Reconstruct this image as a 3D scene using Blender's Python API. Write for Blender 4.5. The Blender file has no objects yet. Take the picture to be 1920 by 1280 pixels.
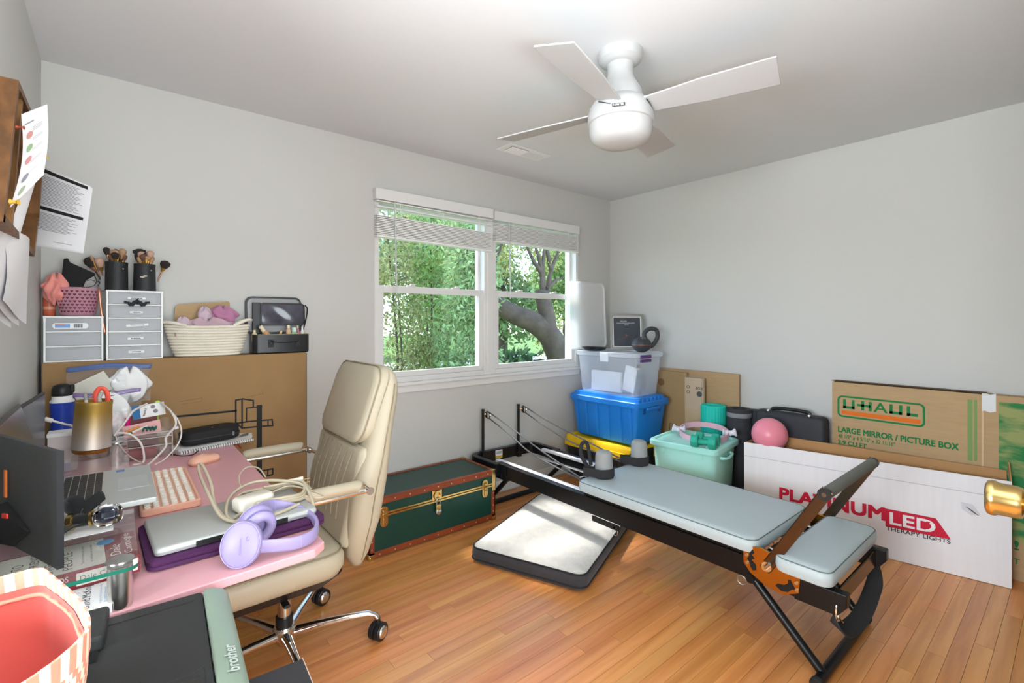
import bpy, math, random
import numpy as np
from mathutils import Vector, Matrix, Euler
random.seed(7); RNG = np.random.default_rng(7)
C = bpy.context.scene.collection
SC = bpy.context.scene
PI = math.pi
# ------------------------------------------------------------------ camera, world, sun, lamps, exposure
cam = bpy.data.cameras.new('camera'); cam_o = bpy.data.objects.new('camera', cam); C.objects.link(cam_o)
cam.sensor_width = 36; cam.lens = 895/1920*36; cam.shift_y = -40/1920; cam.clip_start = .01; cam.clip_end = 300
cam_o.location = (0, 0, 1.315); cam_o.rotation_euler = (PI/2, 0, -math.radians(39.67))
SC.camera = cam_o
SC.view_settings.view_transform = 'Standard'; SC.view_settings.look = 'None'
SC.view_settings.gamma = 1; SC.view_settings.use_curve_mapping = False
SC.view_settings.exposure = 0.12
w = bpy.data.worlds.new('sky'); SC.world = w; w.use_nodes = True
nt = w.node_tree; bg = nt.nodes['Background']
sky = nt.nodes.new('ShaderNodeTexSky'); sky.sky_type = 'HOSEK_WILKIE'; sky.turbidity = 3.5; sky.ground_albedo = .4
sky.sun_direction = Vector((-.15, .55, .83)).normalized()
nt.links.new(sky.outputs[0], bg.inputs[0]); bg.inputs[1].default_value = 15.0
def lamp(name, kind, loc, energy, col=(1, 1, 1), **kw):
    l = bpy.data.lights.new(name, kind); o = bpy.data.objects.new(name, l); C.objects.link(o)
    l.energy = energy; l.color = col; o.location = loc
    for k, v in kw.items():
        if k == 'aim': o.rotation_euler = Vector(v).to_track_quat('-Z', 'Y').to_euler()
        else: setattr(l, k, v)
    return o
lamp('sun', 'SUN', (1, 6, 8), 6.0, (1, .97, .92), angle=math.radians(7), aim=(.15, -.55, -.83))
lamp('fill_light_left', 'AREA', (-1.7, .35, 1.35), 140, (.86, .94, 1), shape='RECTANGLE', size=1.5, size_y=.9, aim=(1, .25, .28))  # unseen lamp added to brighten the right wall through the left opening
lamp('fill_light_behind', 'AREA', (.4, -1.4, 1.2), 92, (.86, .94, 1), shape='RECTANGLE', size=1.8, size_y=2.0, aim=(.1, 1, 0))  # added fill lamp, out of view behind the camera
lamp('ceiling_fill', 'AREA', (.35, .02, 1.45), 50, (.86, .94, 1), shape='DISK', size=.5, aim=(-.1, -.1, 1))  # unseen upward lamp added to fill the room off the ceiling

# ------------------------------------------------------------------ helpers
def lin(c):
    if isinstance(c, str): c = [int(c[i:i+2], 16)/255 for i in (0, 2, 4)]
    return tuple((x/12.92 if x <= .04045 else ((x+.055)/1.055)**2.4) for x in c) + (1,)
MATS = {}
def mat(name, col='cccccc', rough=.5, metal=0, bump=0, bscale=80, var=0, vscale=6, spec=.5, coat=0, trans=0, ior=1.45, stretch=None, island=0, sheen=0, objrand=0):
    """procedural principled material: optional noise relief (bump) and slow colour variation (var)"""
    if name in MATS: return MATS[name]
    m = bpy.data.materials.new(name); m.use_nodes = True; n = m.node_tree.nodes; L = m.node_tree.links
    b = n['Principled BSDF']; c = lin(col)
    b.inputs['Base Color'].default_value = c; b.inputs['Roughness'].default_value = rough
    b.inputs['Metallic'].default_value = metal; b.inputs['Specular IOR Level'].default_value = spec
    b.inputs['Coat Weight'].default_value = coat; b.inputs['Transmission Weight'].default_value = trans; b.inputs['IOR'].default_value = ior
    if sheen: b.inputs['Sheen Weight'].default_value = sheen
    tc = n.new('ShaderNodeTexCoord'); src = tc.outputs['Object']
    if stretch:
        mp = n.new('ShaderNodeMapping'); mp.inputs['Scale'].default_value = stretch; L.new(src, mp.inputs[0]); src = mp.outputs[0]
    if var or island or objrand:
        hsv = n.new('ShaderNodeHueSaturation'); hsv.inputs['Color'].default_value = c
        val = None
        if var:
            t = n.new('ShaderNodeTexNoise'); t.inputs['Scale'].default_value = vscale; t.inputs['Detail'].default_value = 5; L.new(src, t.inputs['Vector'])
            r = n.new('ShaderNodeMapRange'); r.inputs[1].default_value = .25; r.inputs[2].default_value = .75; r.inputs[3].default_value = 1-var; r.inputs[4].default_value = 1+var
            L.new(t.outputs[0], r.inputs[0]); val = r.outputs[0]
        if island or objrand:
            g = n.new('ShaderNodeNewGeometry') if island else n.new('ShaderNodeObjectInfo')
            r2 = n.new('ShaderNodeMapRange'); k = island or objrand; r2.inputs[3].default_value = 1-k; r2.inputs[4].default_value = 1+k
            L.new(g.outputs['Random Per Island' if island else 'Random'], r2.inputs[0])
            if val:
                mu = n.new('ShaderNodeMath'); mu.operation = 'MULTIPLY'; L.new(val, mu.inputs[0]); L.new(r2.outputs[0], mu.inputs[1]); val = mu.outputs[0]
            else: val = r2.outputs[0]
            if island:
                r3 = n.new('ShaderNodeMapRange'); r3.inputs[3].default_value = .47; r3.inputs[4].default_value = .53
                L.new(g.outputs['Random Per Island'], r3.inputs[0]); L.new(r3.outputs[0], hsv.inputs['Hue'])
        L.new(val, hsv.inputs['Value']); L.new(hsv.outputs[0], b.inputs['Base Color'])
    if bump:
        t = n.new('ShaderNodeTexNoise'); t.inputs['Scale'].default_value = bscale; t.inputs['Detail'].default_value = 3; L.new(src, t.inputs['Vector'])
        bp = n.new('ShaderNodeBump'); bp.inputs['Strength'].default_value = bump; bp.inputs['Distance'].default_value = .004
        L.new(t.outputs[0], bp.inputs['Height']); L.new(bp.outputs[0], b.inputs['Normal'])
    MATS[name] = m; return m
def clearmat(name, tint='ffffff', alpha=.15, rough=.1, gloss=.12):
    """thin clear or frosted plastic / glass sheet: mostly see-through with a faint film and reflections"""
    if name in MATS: return MATS[name]
    m = bpy.data.materials.new(name); m.use_nodes = True; n = m.node_tree.nodes; L = m.node_tree.links
    out = n['Material Output']; n.remove(n['Principled BSDF'])
    tr = n.new('ShaderNodeBsdfTransparent'); df = n.new('ShaderNodeBsdfDiffuse'); tl = n.new('ShaderNodeBsdfTranslucent'); gl = n.new('ShaderNodeBsdfGlossy')
    df.inputs[0].default_value = lin(tint); tl.inputs[0].default_value = lin(tint); gl.inputs['Roughness'].default_value = rough
    ml = n.new('ShaderNodeMixShader'); ml.inputs[0].default_value = .4; L.new(df.outputs[0], ml.inputs[1]); L.new(tl.outputs[0], ml.inputs[2])
    m1 = n.new('ShaderNodeMixShader'); m1.inputs[0].default_value = alpha; L.new(tr.outputs[0], m1.inputs[1]); L.new(ml.outputs[0], m1.inputs[2])
    fr = n.new('ShaderNodeFresnel'); fr.inputs[0].default_value = 1.45
    ad = n.new('ShaderNodeMath'); ad.operation = 'MULTIPLY'; ad.inputs[1].default_value = gloss*8; ad.use_clamp = True
    gm = n.new('ShaderNodeNewGeometry'); fb = n.new('ShaderNodeMath'); fb.operation = 'SUBTRACT'; fb.inputs[0].default_value = 1; L.new(gm.outputs['Backfacing'], fb.inputs[1])
    fm_ = n.new('ShaderNodeMath'); fm_.operation = 'MULTIPLY'; L.new(fr.outputs[0], fm_.inputs[0]); L.new(fb.outputs[0], fm_.inputs[1]); L.new(fm_.outputs[0], ad.inputs[0])
    m2 = n.new('ShaderNodeMixShader'); L.new(ad.outputs[0], m2.inputs[0]); L.new(m1.outputs[0], m2.inputs[1]); L.new(gl.outputs[0], m2.inputs[2])
    L.new(m2.outputs[0], out.inputs[0]); MATS[name] = m; return m
def leafmat(name, col):
    m = mat(name, col, .55, island=.45, spec=.3); n = m.node_tree.nodes; L = m.node_tree.links
    b = n['Principled BSDF']; out = n['Material Output']
    tl = n.new('ShaderNodeBsdfTranslucent'); mx = n.new('ShaderNodeMixShader'); mx.inputs[0].default_value = .4
    src = b.inputs['Base Color'].links[0].from_socket; L.new(src, tl.inputs[0])
    L.new(b.outputs[0], mx.inputs[1]); L.new(tl.outputs[0], mx.inputs[2]); L.new(mx.outputs[0], out.inputs[0]); return m

WM = {}
def tag(o, label=None, cat=None, group=None, kind=None):
    if label: o['label'] = label
    if cat: o['category'] = cat
    if group: o['group'] = group
    if kind: o['kind'] = kind
    return o
def thing(name, label, cat, loc=(0, 0, 0), rz=0, group=None, rot=None):
    o = bpy.data.objects.new(name, None); C.objects.link(o); o.location = loc
    o.rotation_euler = rot if rot else (0, 0, rz); o.empty_display_size = .05
    WM[o] = Matrix.Translation(loc) @ Euler(o.rotation_euler).to_matrix().to_4x4()
    return tag(o, label, cat, group)
def copy_tree(o, M, label=None, group=None, parent=None):
    """a thing, its parts and their sub-parts, placed by matrix M"""
    c = o.copy(); C.objects.link(c)
    if parent: c.parent = parent
    else: c.matrix_world = M; WM[c] = M.copy()
    if label: c['label'] = label
    if group: c['group'] = group
    for ch in list(o.children): copy_tree(ch, None, None, None, c)
    return c
def V(*a): return Vector(a[0] if len(a) == 1 else a)
def frame(z, x=None):
    z = V(z).normalized()
    x = V(x) if x is not None else (V(1, 0, 0) if abs(z.x) < .9 else V(0, 1, 0))
    y = z.cross(x).normalized(); x = y.cross(z).normalized()
    return Matrix((x, y, z)).transposed()
def rrect(sx, sy, r, z=0, n=4, cx=0, cy=0):
    out = []
    r = min(r, sx/2-1e-4, sy/2-1e-4)
    for qx, qy, a0 in ((1, 1, 0), (-1, 1, 90), (-1, -1, 180), (1, -1, 270)):
        for i in range(n+1):
            a = math.radians(a0+90*i/n); out.append(V(cx+qx*(sx/2-r)+r*math.cos(a), cy+qy*(sy/2-r)+r*math.sin(a), z))
    return out
class MB:
    def __init__(s): s.v = []; s.f = []
    def add(s, vs, fs):
        b = len(s.v); s.v += [tuple(q) for q in vs]; s.f += [tuple(i+b for i in f) for f in fs]; return s
    def box(s, x0, x1, y0, y1, z0, z1):
        return s.add([(x0,y0,z0),(x1,y0,z0),(x1,y1,z0),(x0,y1,z0),(x0,y0,z1),(x1,y0,z1),(x1,y1,z1),(x0,y1,z1)],
                     [(3,2,1,0),(4,5,6,7),(0,1,5,4),(1,2,6,5),(2,3,7,6),(3,0,4,7)])
    def obox(s, c, size, R=None, rz=0):
        R = R or Matrix.Rotation(rz, 3, 'Z'); x, y, z = [q/2 for q in size]
        vs = [V(c)+R@V(a*x, b*y, d*z) for d in (-1, 1) for a, b in ((-1,-1),(1,-1),(1,1),(-1,1))]
        return s.add(vs, [(3,2,1,0),(4,5,6,7),(0,1,5,4),(1,2,6,5),(2,3,7,6),(3,0,4,7)])
    def loft(s, loops, cap0=True, cap1=True, closed=False):
        n = len(loops[0]); b = len(s.v)
        for l in loops: s.v += [tuple(q) for q in l]
        m = len(loops)
        for k in range(m if closed else m-1):
            k2 = (k+1) % m
            for i in range(n):
                j = (i+1) % n; s.f.append((b+k*n+i, b+k*n+j, b+k2*n+j, b+k2*n+i))
        if not closed:
            if cap0: s.f.append(tuple(b+i for i in reversed(range(n))))
            if cap1: s.f.append(tuple(b+(m-1)*n+i for i in range(n)))
        return s
    def tube(s, pts, r, n=8, closed=False, flat=None):
        pts = [V(p) for p in pts]; m = len(pts); loops = []
        t0 = (pts[1]-pts[0]).normalized(); R = frame(t0); up = R.col[0]
        for i, p in enumerate(pts):
            a = pts[i-1] if (i > 0 or closed) else p; c = pts[(i+1) % m] if (i < m-1 or closed) else p
            t = (c-a).normalized(); up = (up-t*up.dot(t)).normalized(); sd = t.cross(up)
            rr = r[i] if isinstance(r, (list, tuple)) else r; fl = flat or 1
            loops.append([p+up*math.cos(q)*rr+sd*math.sin(q)*rr*fl for q in [2*PI*k/n for k in range(n)]])
        return s.loft(loops, closed=closed)
    def band(s, pts, h, t, closed=True):
        """upright strap along pts, h tall and t thick"""
        pts = [V(p) for p in pts]; m = len(pts); L = []
        for i, p in enumerate(pts):
            a = pts[i-1] if (i or closed) else p; c = pts[(i+1) % m] if (i < m-1 or closed) else p
            d = c-a; n = V(d.y, -d.x, 0).normalized()*t/2; z = V(0, 0, h/2)
            L.append([p-n-z, p+n-z, p+n+z, p-n+z])
        return s.loft(L, closed=closed)
    def cyl(s, p0, p1, r0, r1=None, n=16): return s.tube([p0, p1], [r0, r0 if r1 is None else r1], n)
    def lathe(s, prof, o=(0, 0, 0), n=24, axis=(0, 0, 1), cap0=True, cap1=True):
        R = frame(axis)
        loops = [[V(o)+R@V(r*math.cos(2*PI*k/n), r*math.sin(2*PI*k/n), z) for k in range(n)] for r, z in prof]
        return s.loft(loops, cap0, cap1)
    def sphere(s, c, r, nu=20, nv=12, sq=(1, 1, 1)):
        b = len(s.v); s.v.append((c[0], c[1], c[2]-r*sq[2]))
        for j in range(1, nv):
            a = -PI/2+PI*j/nv
            for i in range(nu): s.v.append((c[0]+r*sq[0]*math.cos(a)*math.cos(2*PI*i/nu), c[1]+r*sq[1]*math.cos(a)*math.sin(2*PI*i/nu), c[2]+r*sq[2]*math.sin(a)))
        s.v.append((c[0], c[1], c[2]+r*sq[2])); t = len(s.v)-1
        for i in range(nu):
            k = (i+1) % nu; s.f.append((b, b+1+k, b+1+i)); s.f.append((t, b+1+(nv-2)*nu+i, b+1+(nv-2)*nu+k))
            for j in range(nv-2): s.f.append((b+1+j*nu+i, b+1+j*nu+k, b+1+(j+1)*nu+k, b+1+(j+1)*nu+i))
        return s
    def grid(s, fn, nu, nv, th=0, nrm=None):
        """sheet fn(u,v) with optional thickness th along nrm"""
        P = [[V(fn(i/nu, j/nv)) for i in range(nu+1)] for j in range(nv+1)]; b = len(s.v)
        idx = lambda i, j, k=0: b+k*(nu+1)*(nv+1)+j*(nu+1)+i
        s.v += [tuple(q) for row in P for q in row]
        for j in range(nv):
            for i in range(nu): s.f.append((idx(i, j), idx(i+1, j), idx(i+1, j+1), idx(i, j+1)))
        if th:
            for j in range(nv+1):
                for i in range(nu+1):
                    if nrm is not None: q = V(nrm)
                    else:
                        du = P[j][min(i+1, nu)]-P[j][max(i-1, 0)]; dv = P[min(j+1, nv)][i]-P[max(j-1, 0)][i]; q = du.cross(dv).normalized()
                    s.v.append(tuple(P[j][i]-q*th))
            for j in range(nv):
                for i in range(nu): s.f.append((idx(i, j+1, 1), idx(i+1, j+1, 1), idx(i+1, j, 1), idx(i, j, 1)))
            for i in range(nu):
                s.f.append((idx(i, 0, 1), idx(i+1, 0, 1), idx(i+1, 0), idx(i, 0))); s.f.append((idx(i, nv), idx(i+1, nv), idx(i+1, nv, 1), idx(i, nv, 1)))
            for j in range(nv):
                s.f.append((idx(0, j), idx(0, j+1), idx(0, j+1, 1), idx(0, j, 1))); s.f.append((idx(nu, j, 1), idx(nu, j+1, 1), idx(nu, j+1), idx(nu, j)))
        return s
    def prism(s, poly, o, u, v, d):
        """2-D polygon in the plane o + a*u + b*v, pushed d along u x v"""
        o, u, v = V(o), V(u), V(v); nn = u.cross(v).normalized()*d
        a = [o+u*p[0]+v*p[1] for p in poly]
        return s.loft([a, [q+nn for q in a]]) if d else s.add(a, [tuple(range(len(a)))])
    def build(s, name, m, parent=None, world=False, smooth=None, bevel=0, seg=2, sub=0, solid=0):
        me = bpy.data.meshes.new(name); vs = s.v
        if world and parent is not None:
            I = WM[parent].inverted(); vs = [tuple(I @ V(q)) for q in vs]
        me.from_pydata(vs, [], s.f); me.validate()
        me.materials.append(m)
        if smooth is not None:
            me.shade_smooth()
            if smooth < 180: me.set_sharp_from_angle(angle=math.radians(smooth))
        o = bpy.data.objects.new(name, me); C.objects.link(o)
        if parent is not None: o.parent = parent; WM[o] = WM[parent]
        else: WM[o] = Matrix.Identity(4)
        if solid:
            q = o.modifiers.new('solid', 'SOLIDIFY'); q.thickness = solid; q.offset = 0
        if bevel:
            q = o.modifiers.new('bevel', 'BEVEL'); q.width = bevel; q.segments = seg; q.limit_method = 'ANGLE'; q.angle_limit = math.radians(40)
        if sub:
            q = o.modifiers.new('sub', 'SUBSURF'); q.levels = sub; q.render_levels = sub
        return o
def one(name, m, label, cat, mb, group=None, **kw):
    """a thing that is one mesh; its origin is moved to the middle of its base"""
    o = mb.build(name, m, **kw); tag(o, label, cat, group); recenter(o); return o
def recenter(o):
    co = [v.co for v in o.data.vertices]
    c = V((min(v.x for v in co)+max(v.x for v in co))/2, (min(v.y for v in co)+max(v.y for v in co))/2, min(v.z for v in co))
    o.data.transform(Matrix.Translation(-c)); o.location = c; WM[o] = Matrix.Translation(c)
def part(parent, name, m, mb, **kw): return mb.build(name, m, parent, **kw)
_TXT = {}
def text_mesh(txt, bold):
    k = (txt, bold)
    if k not in _TXT:
        cu = bpy.data.curves.new('t', 'FONT'); cu.body = txt; cu.size = 1; cu.offset = bold; cu.resolution_u = 3
        o = bpy.data.objects.new('t', cu); C.objects.link(o)
        dg = bpy.context.evaluated_depsgraph_get(); me = bpy.data.meshes.new_from_object(o.evaluated_get(dg))
        vs = [tuple(v.co) for v in me.vertices]; fs = [tuple(p.vertices) for p in me.polygons]
        bpy.data.objects.remove(o); bpy.data.meshes.remove(me)
        x0 = min(v[0] for v in vs); x1 = max(v[0] for v in vs); y0 = min(v[1] for v in vs); y1 = max(v[1] for v in vs)
        _TXT[k] = ([((v[0]-x0)/(x1-x0), (v[1]-y0)/(y1-y0)) for v in vs], fs)
    return _TXT[k]
def text(mb, txt, o, u, v, w, h, bold=.0, lift=.0006):
    """printed lettering filling the box w x h at o, along u and v"""
    vs, fs = text_mesh(txt, 0); u = V(u).normalized(); v = V(v).normalized(); n = u.cross(v); k = bold*h
    for i, (dx, dy) in enumerate(((0, 0),) if not bold else ((-k, -k), (k, -k), (-k, k), (k, k), (0, 0))):   # shifted overprints thicken the strokes
        q = V(o)+n*(lift+i*.00006)+u*dx+v*dy
        mb.add([q+u*(a*w)+v*(b*h) for a, b in vs], fs)
    return mb
def rect(mb, o, u, v, a0, a1, b0, b1, lift=.0005):
    u = V(u).normalized(); v = V(v).normalized(); o = V(o)+u.cross(v)*lift
    return mb.add([o+u*a0+v*b0, o+u*a1+v*b0, o+u*a1+v*b1, o+u*a0+v*b1], [(0, 1, 2, 3)])
def bez(pts, n=8):
    """Catmull-Rom through the points"""
    P = [V(p) for p in pts]; P = [P[0]*2-P[1]]+P+[P[-1]*2-P[-2]]; out = []
    for i in range(1, len(P)-2):
        for k in range(n):
            t = k/n; a, b, c, d = P[i-1:i+3]
            out.append(.5*((2*b)+(c-a)*t+(2*a-5*b+4*c-d)*t*t+(3*b-a-3*c+d)*t**3))
    return out+[P[-2]]
# ------------------------------------------------------------------ common materials
M_wall = mat('wall_paint', 'cbcac5', .85, bump=.06, bscale=220, spec=.2)
M_ceil = mat('ceiling_paint', 'dadbdc', .9, bump=.05, bscale=200, spec=.1)
M_trim = mat('trim_paint', 'e2e1de', .4)
M_white = mat('white_plastic', 'f0f0ee', .4)
M_black = mat('black_plastic', '1b1b1c', .45, bump=.05, bscale=400)
M_blackmetal = mat('black_powder_coat', '17181a', .33, metal=.3)
M_chrome = mat('chrome', 'e6e4e0', .08, metal=1)
M_steel = mat('brushed_steel', 'c9c9c7', .28, metal=1)
M_brass = mat('brass', 'cdb071', .24, metal=1)
M_card = mat('cardboard', 'b79a74', .85, var=.06, vscale=9, bump=.08, bscale=120, stretch=(1, 1, 8), spec=.15)
M_cardin = mat('cardboard_inside', 'bb8f62', .88, var=.05, vscale=8, spec=.15)
M_paper = mat('paper', 'f1f0ee', .8, spec=.2)
M_ink = mat('black_ink', '1d1c1b', .7)
M_glass = clearmat('window_glass', 'ffffff', .0, .02, .03)
# ------------------------------------------------------------------ setting
def struct(o): o['kind'] = 'structure'; return o
W0, W1, YB, HC = -.25, 3.605, 2.89, 2.44
# floor with narrow strips
def floor_mat():
    m = bpy.data.materials.new('oak_strip'); m.use_nodes = True; n = m.node_tree.nodes; L = m.node_tree.links; b = n['Principled BSDF']
    g = n.new('ShaderNodeNewGeometry'); oi = n.new('ShaderNodeObjectInfo')
    mp = n.new('ShaderNodeVectorMath'); mp.operation = 'MULTIPLY'; mp.inputs[1].default_value = (1.0, 15, 4); L.new(g.outputs['Position'], mp.inputs[0])
    of = n.new('ShaderNodeMath'); of.operation = 'MULTIPLY'; of.inputs[1].default_value = 57; L.new(oi.outputs['Random'], of.inputs[0])
    ad = n.new('ShaderNodeVectorMath'); ad.operation = 'ADD'; L.new(mp.outputs[0], ad.inputs[0]); L.new(of.outputs[0], ad.inputs[1])
    t = n.new('ShaderNodeTexNoise'); t.inputs['Scale'].default_value = 1.6; t.inputs['Detail'].default_value = 7; t.inputs['Roughness'].default_value = .6; t.inputs['Distortion'].default_value = 1.4
    L.new(ad.outputs[0], t.inputs['Vector'])
    wv = n.new('ShaderNodeTexWave'); wv.wave_type = 'BANDS'; wv.bands_direction = 'Y'; wv.inputs['Scale'].default_value = .22; wv.inputs['Distortion'].default_value = 7; wv.inputs['Detail'].default_value = 3; wv.inputs['Detail Scale'].default_value = 1.2
    L.new(ad.outputs[0], wv.inputs['Vector'])
    cr = n.new('ShaderNodeValToRGB'); e = cr.color_ramp.elements
    e[0].position = .12; e[0].color = lin('b56f33'); e[1].position = .88; e[1].color = lin('ecab6a')
    q = cr.color_ramp.elements.new(.5); q.color = lin('d8924e')
    mx0 = n.new('ShaderNodeMix'); mx0.data_type = 'FLOAT'; mx0.inputs[0].default_value = .22; L.new(t.outputs[0], mx0.inputs[2]); L.new(wv.outputs['Fac'], mx0.inputs[3])
    L.new(mx0.outputs[0], cr.inputs[0])
    hs = n.new('ShaderNodeHueSaturation'); L.new(cr.outputs[0], hs.inputs['Color'])
    r = n.new('ShaderNodeMapRange'); r.inputs[3].default_value = .9; r.inputs[4].default_value = 1.1; L.new(oi.outputs['Random'], r.inputs[0]); L.new(r.outputs[0], hs.inputs['Value'])
    m2 = n.new('ShaderNodeMath'); m2.operation = 'FRACT'; m3 = n.new('ShaderNodeMath'); m3.operation = 'MULTIPLY'; m3.inputs[1].default_value = 13.7; L.new(oi.outputs['Random'], m3.inputs[0]); L.new(m3.outputs[0], m2.inputs[0])
    r2 = n.new('ShaderNodeMapRange'); r2.inputs[3].default_value = .49; r2.inputs[4].default_value = .505; L.new(m2.outputs[0], r2.inputs[0]); L.new(r2.outputs[0], hs.inputs['Hue'])
    L.new(hs.outputs[0], b.inputs['Base Color'])
    rr = n.new('ShaderNodeMapRange'); rr.inputs[3].default_value = .30; rr.inputs[4].default_value = .48; L.new(t.outputs[0], rr.inputs[0]); L.new(rr.outputs[0], b.inputs['Roughness'])
    b.inputs['Specular IOR Level'].default_value = .5; b.inputs['Coat Weight'].default_value = .3; b.inputs['Coat Roughness'].default_value = .2
    bp = n.new('ShaderNodeBump'); bp.inputs['Strength'].default_value = .12; bp.inputs['Distance'].default_value = .002; L.new(t.outputs[0], bp.inputs['Height']); L.new(bp.outputs[0], b.inputs['Normal'])
    return m
fl = MB().box(W0-.1, W1+.1, -.7, YB+.1, -.06, -.021).build('floor', mat('subfloor', '3a2412', .9)); struct(fl)
M_oak = floor_mat()
bme = None; y = -.62
BW = .0572
while y < YB:
    x = W0-random.uniform(0, .9)
    while x < W1:
        ln = random.uniform(.55, 1.7); x0 = max(x, W0); x1 = min(x+ln, W1)
        if x1-x0 > .02:
            if bme is None:
                o = MB().box(-.5, .5, -.5, .5, -.02, 0).build('floorboard', M_oak, fl); bme = o.data
            else:
                o = bpy.data.objects.new('floorboard', bme); C.objects.link(o); o.parent = fl
            o.location = ((x0+x1)/2, y+BW/2, random.uniform(-.0004, 0)); o.scale = (x1-x0-.0012, min(BW, YB-y)-.0011, 1)
        x += ln
    y += BW
struct(MB().box(W0-.2, W1+.2, -1.4, YB+.2, HC, HC+.1).build('ceiling', M_ceil))
OX0, OX1, OZ0, OZ1 = 1.262, 3.158, .905, 2.10
struct(MB().box(W0-.2, OX0, YB, YB+.16, -.05, HC+.05).box(OX1, W1+.2, YB, YB+.16, -.05, HC+.05).box(OX0, OX1, YB, YB+.16, -.05, OZ0).box(OX0, OX1, YB, YB+.16, OZ1, HC+.05).build('wall_back', M_wall))
struct(MB().box(W0-.16, W0, 1.12, YB, -.05, HC+.05).box(W0-.16, W0, -.10, 1.12, 2.08, HC+.05).build('wall_left', M_wall))  # opening under the header is added to let the left fill lamp in
struct(MB().box(W1, W1+.16, -.7, YB, -.05, HC+.05).build('wall_right', M_wall))
struct(MB().box(1.075, W1, -.10, 0, -.05, HC+.05).box(W0, 1.075, -.10, 0, 2.10, HC+.05).build('wall_near', M_wall))  # opening widened so more of the added fill gets through
def baseboard(name, x0, x1, y0, y1, d):
    m = MB().box(x0, x1, y0, y1, 0, .085)
    if d == 'y': m.box(x0, x1, y0-.014, y0, 0, .018)
    elif d == 'x': m.box(x0-.014, x0, y0, y1, 0, .018)
    struct(m.build(name, M_trim, bevel=.004))
baseboard('baseboard_back', W0, W1-.014, YB-.014, YB, 'y'); baseboard('baseboard_right', W1-.014, W1, .0, YB-.03, 'x')
struct(MB().box(W0, W0+.014, 1.12, YB-.03, 0, .085).build('baseboard_left', M_trim, bevel=.004))
# windows
M_sash = mat('window_vinyl', 'e2e1df', .35)
def window(n, x0, x1):
    e = thing('window_%d' % n, None, None, ((x0+x1)/2, YB+.05, OZ0)); struct(e)
    ft = .030
    f = MB()
    for a, b, c, d in ((x0, x0+ft, OZ0, OZ1), (x1-ft, x1, OZ0, OZ1), (x0+ft, x1-ft, OZ1-ft, OZ1), (x0+ft, x1-ft, OZ0, OZ0+.035)): f.box(a, b, YB-.004, YB+.12, c, d)
    part(e, 'jamb_frame', M_sash, f, world=True, bevel=.003)
    def sash(nm, y0, z0, z1, st, rb, rt, xi0, xi1):
        s = MB().box(xi0, xi0+st, y0, y0+.03, z0, z1).box(xi1-st, xi1, y0, y0+.03, z0, z1).box(xi0+st, xi1-st, y0, y0+.03, z0, z0+rb).box(xi0+st, xi1-st, y0, y0+.03, z1-rt, z1)
        so = part(e, nm, M_sash, s, world=True, bevel=.003)
        part(so, 'pane', M_glass, MB().box(xi0+st-.003, xi1-st+.003, y0+.012, y0+.017, z0+rb-.003, z1-rt+.003), world=True)
        return so
    lo = sash('lower_sash', YB+.012, OZ0+.035, 1.540, .038, .036, .045, x0+ft, x1-ft)
    sash('upper_sash', YB+.052, 1.498, OZ1-ft, .022, .045, .03, x0+ft, x1-ft)
    for k in (.3, .7):
        xx = x0+(x1-x0)*k
        part(e, 'sash_lock', M_sash, MB().box(xx-.03, xx+.03, YB+.014, YB+.040, 1.540, 1.549).box(xx-.006, xx+.028, YB+.006, YB+.03, 1.549, 1.556), world=True, bevel=.002)
    part(e, 'jamb_track', mat('vinyl_shadow_gap', '8b8f94', .5), MB().box(x1-ft-.006, x1-ft-.001, YB+.045, YB+.05, OZ0+.05, 1.49), world=True)
window(1, 1.262, 2.155); window(2, 2.205, 3.158)
struct(MB().box(2.150, 2.210, YB-.012, YB+.12, OZ0, OZ1).build('trim_1', M_trim, bevel=.003))
struct(MB().box(OX0-.025, OX1+.02, YB-.030, YB+.01, OZ0-.022, OZ0).box(OX0-.01, OX1+.01, YB-.012, YB, OZ0-.07, OZ0-.022).build('trim_2', M_trim, bevel=.004))
# closet door in the near wall, knob towards the room
d1 = thing('door_1', None, None, (1.46, .035, 0)); struct(d1)
part(d1, 'door_slab', M_trim, MB().box(1.085, 1.85, .012, .048, .01, 2.03), world=True, bevel=.003)
kb = part(d1, 'door_knob', M_brass, MB().lathe([(.032, .0), (.033, .006), (.014, .008), (.013, .016), (.0245, .020), (.0262, .026), (.0268, .048), (.0290, .052), (.0295, .057), (.0275, .0615), (.022, .064), (.012, .0625), (0.004, .062)], (1.150, .048-.0, 1.013), 36, (0, 1, 0)), world=True, smooth=40)
part(kb, 'knob_button', M_brass, MB().lathe([(.006, 0), (.006, .003), (.003, .004)], (1.150, .110, 1.013), 16, (0, 1, 0)), world=True, smooth=40)
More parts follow.
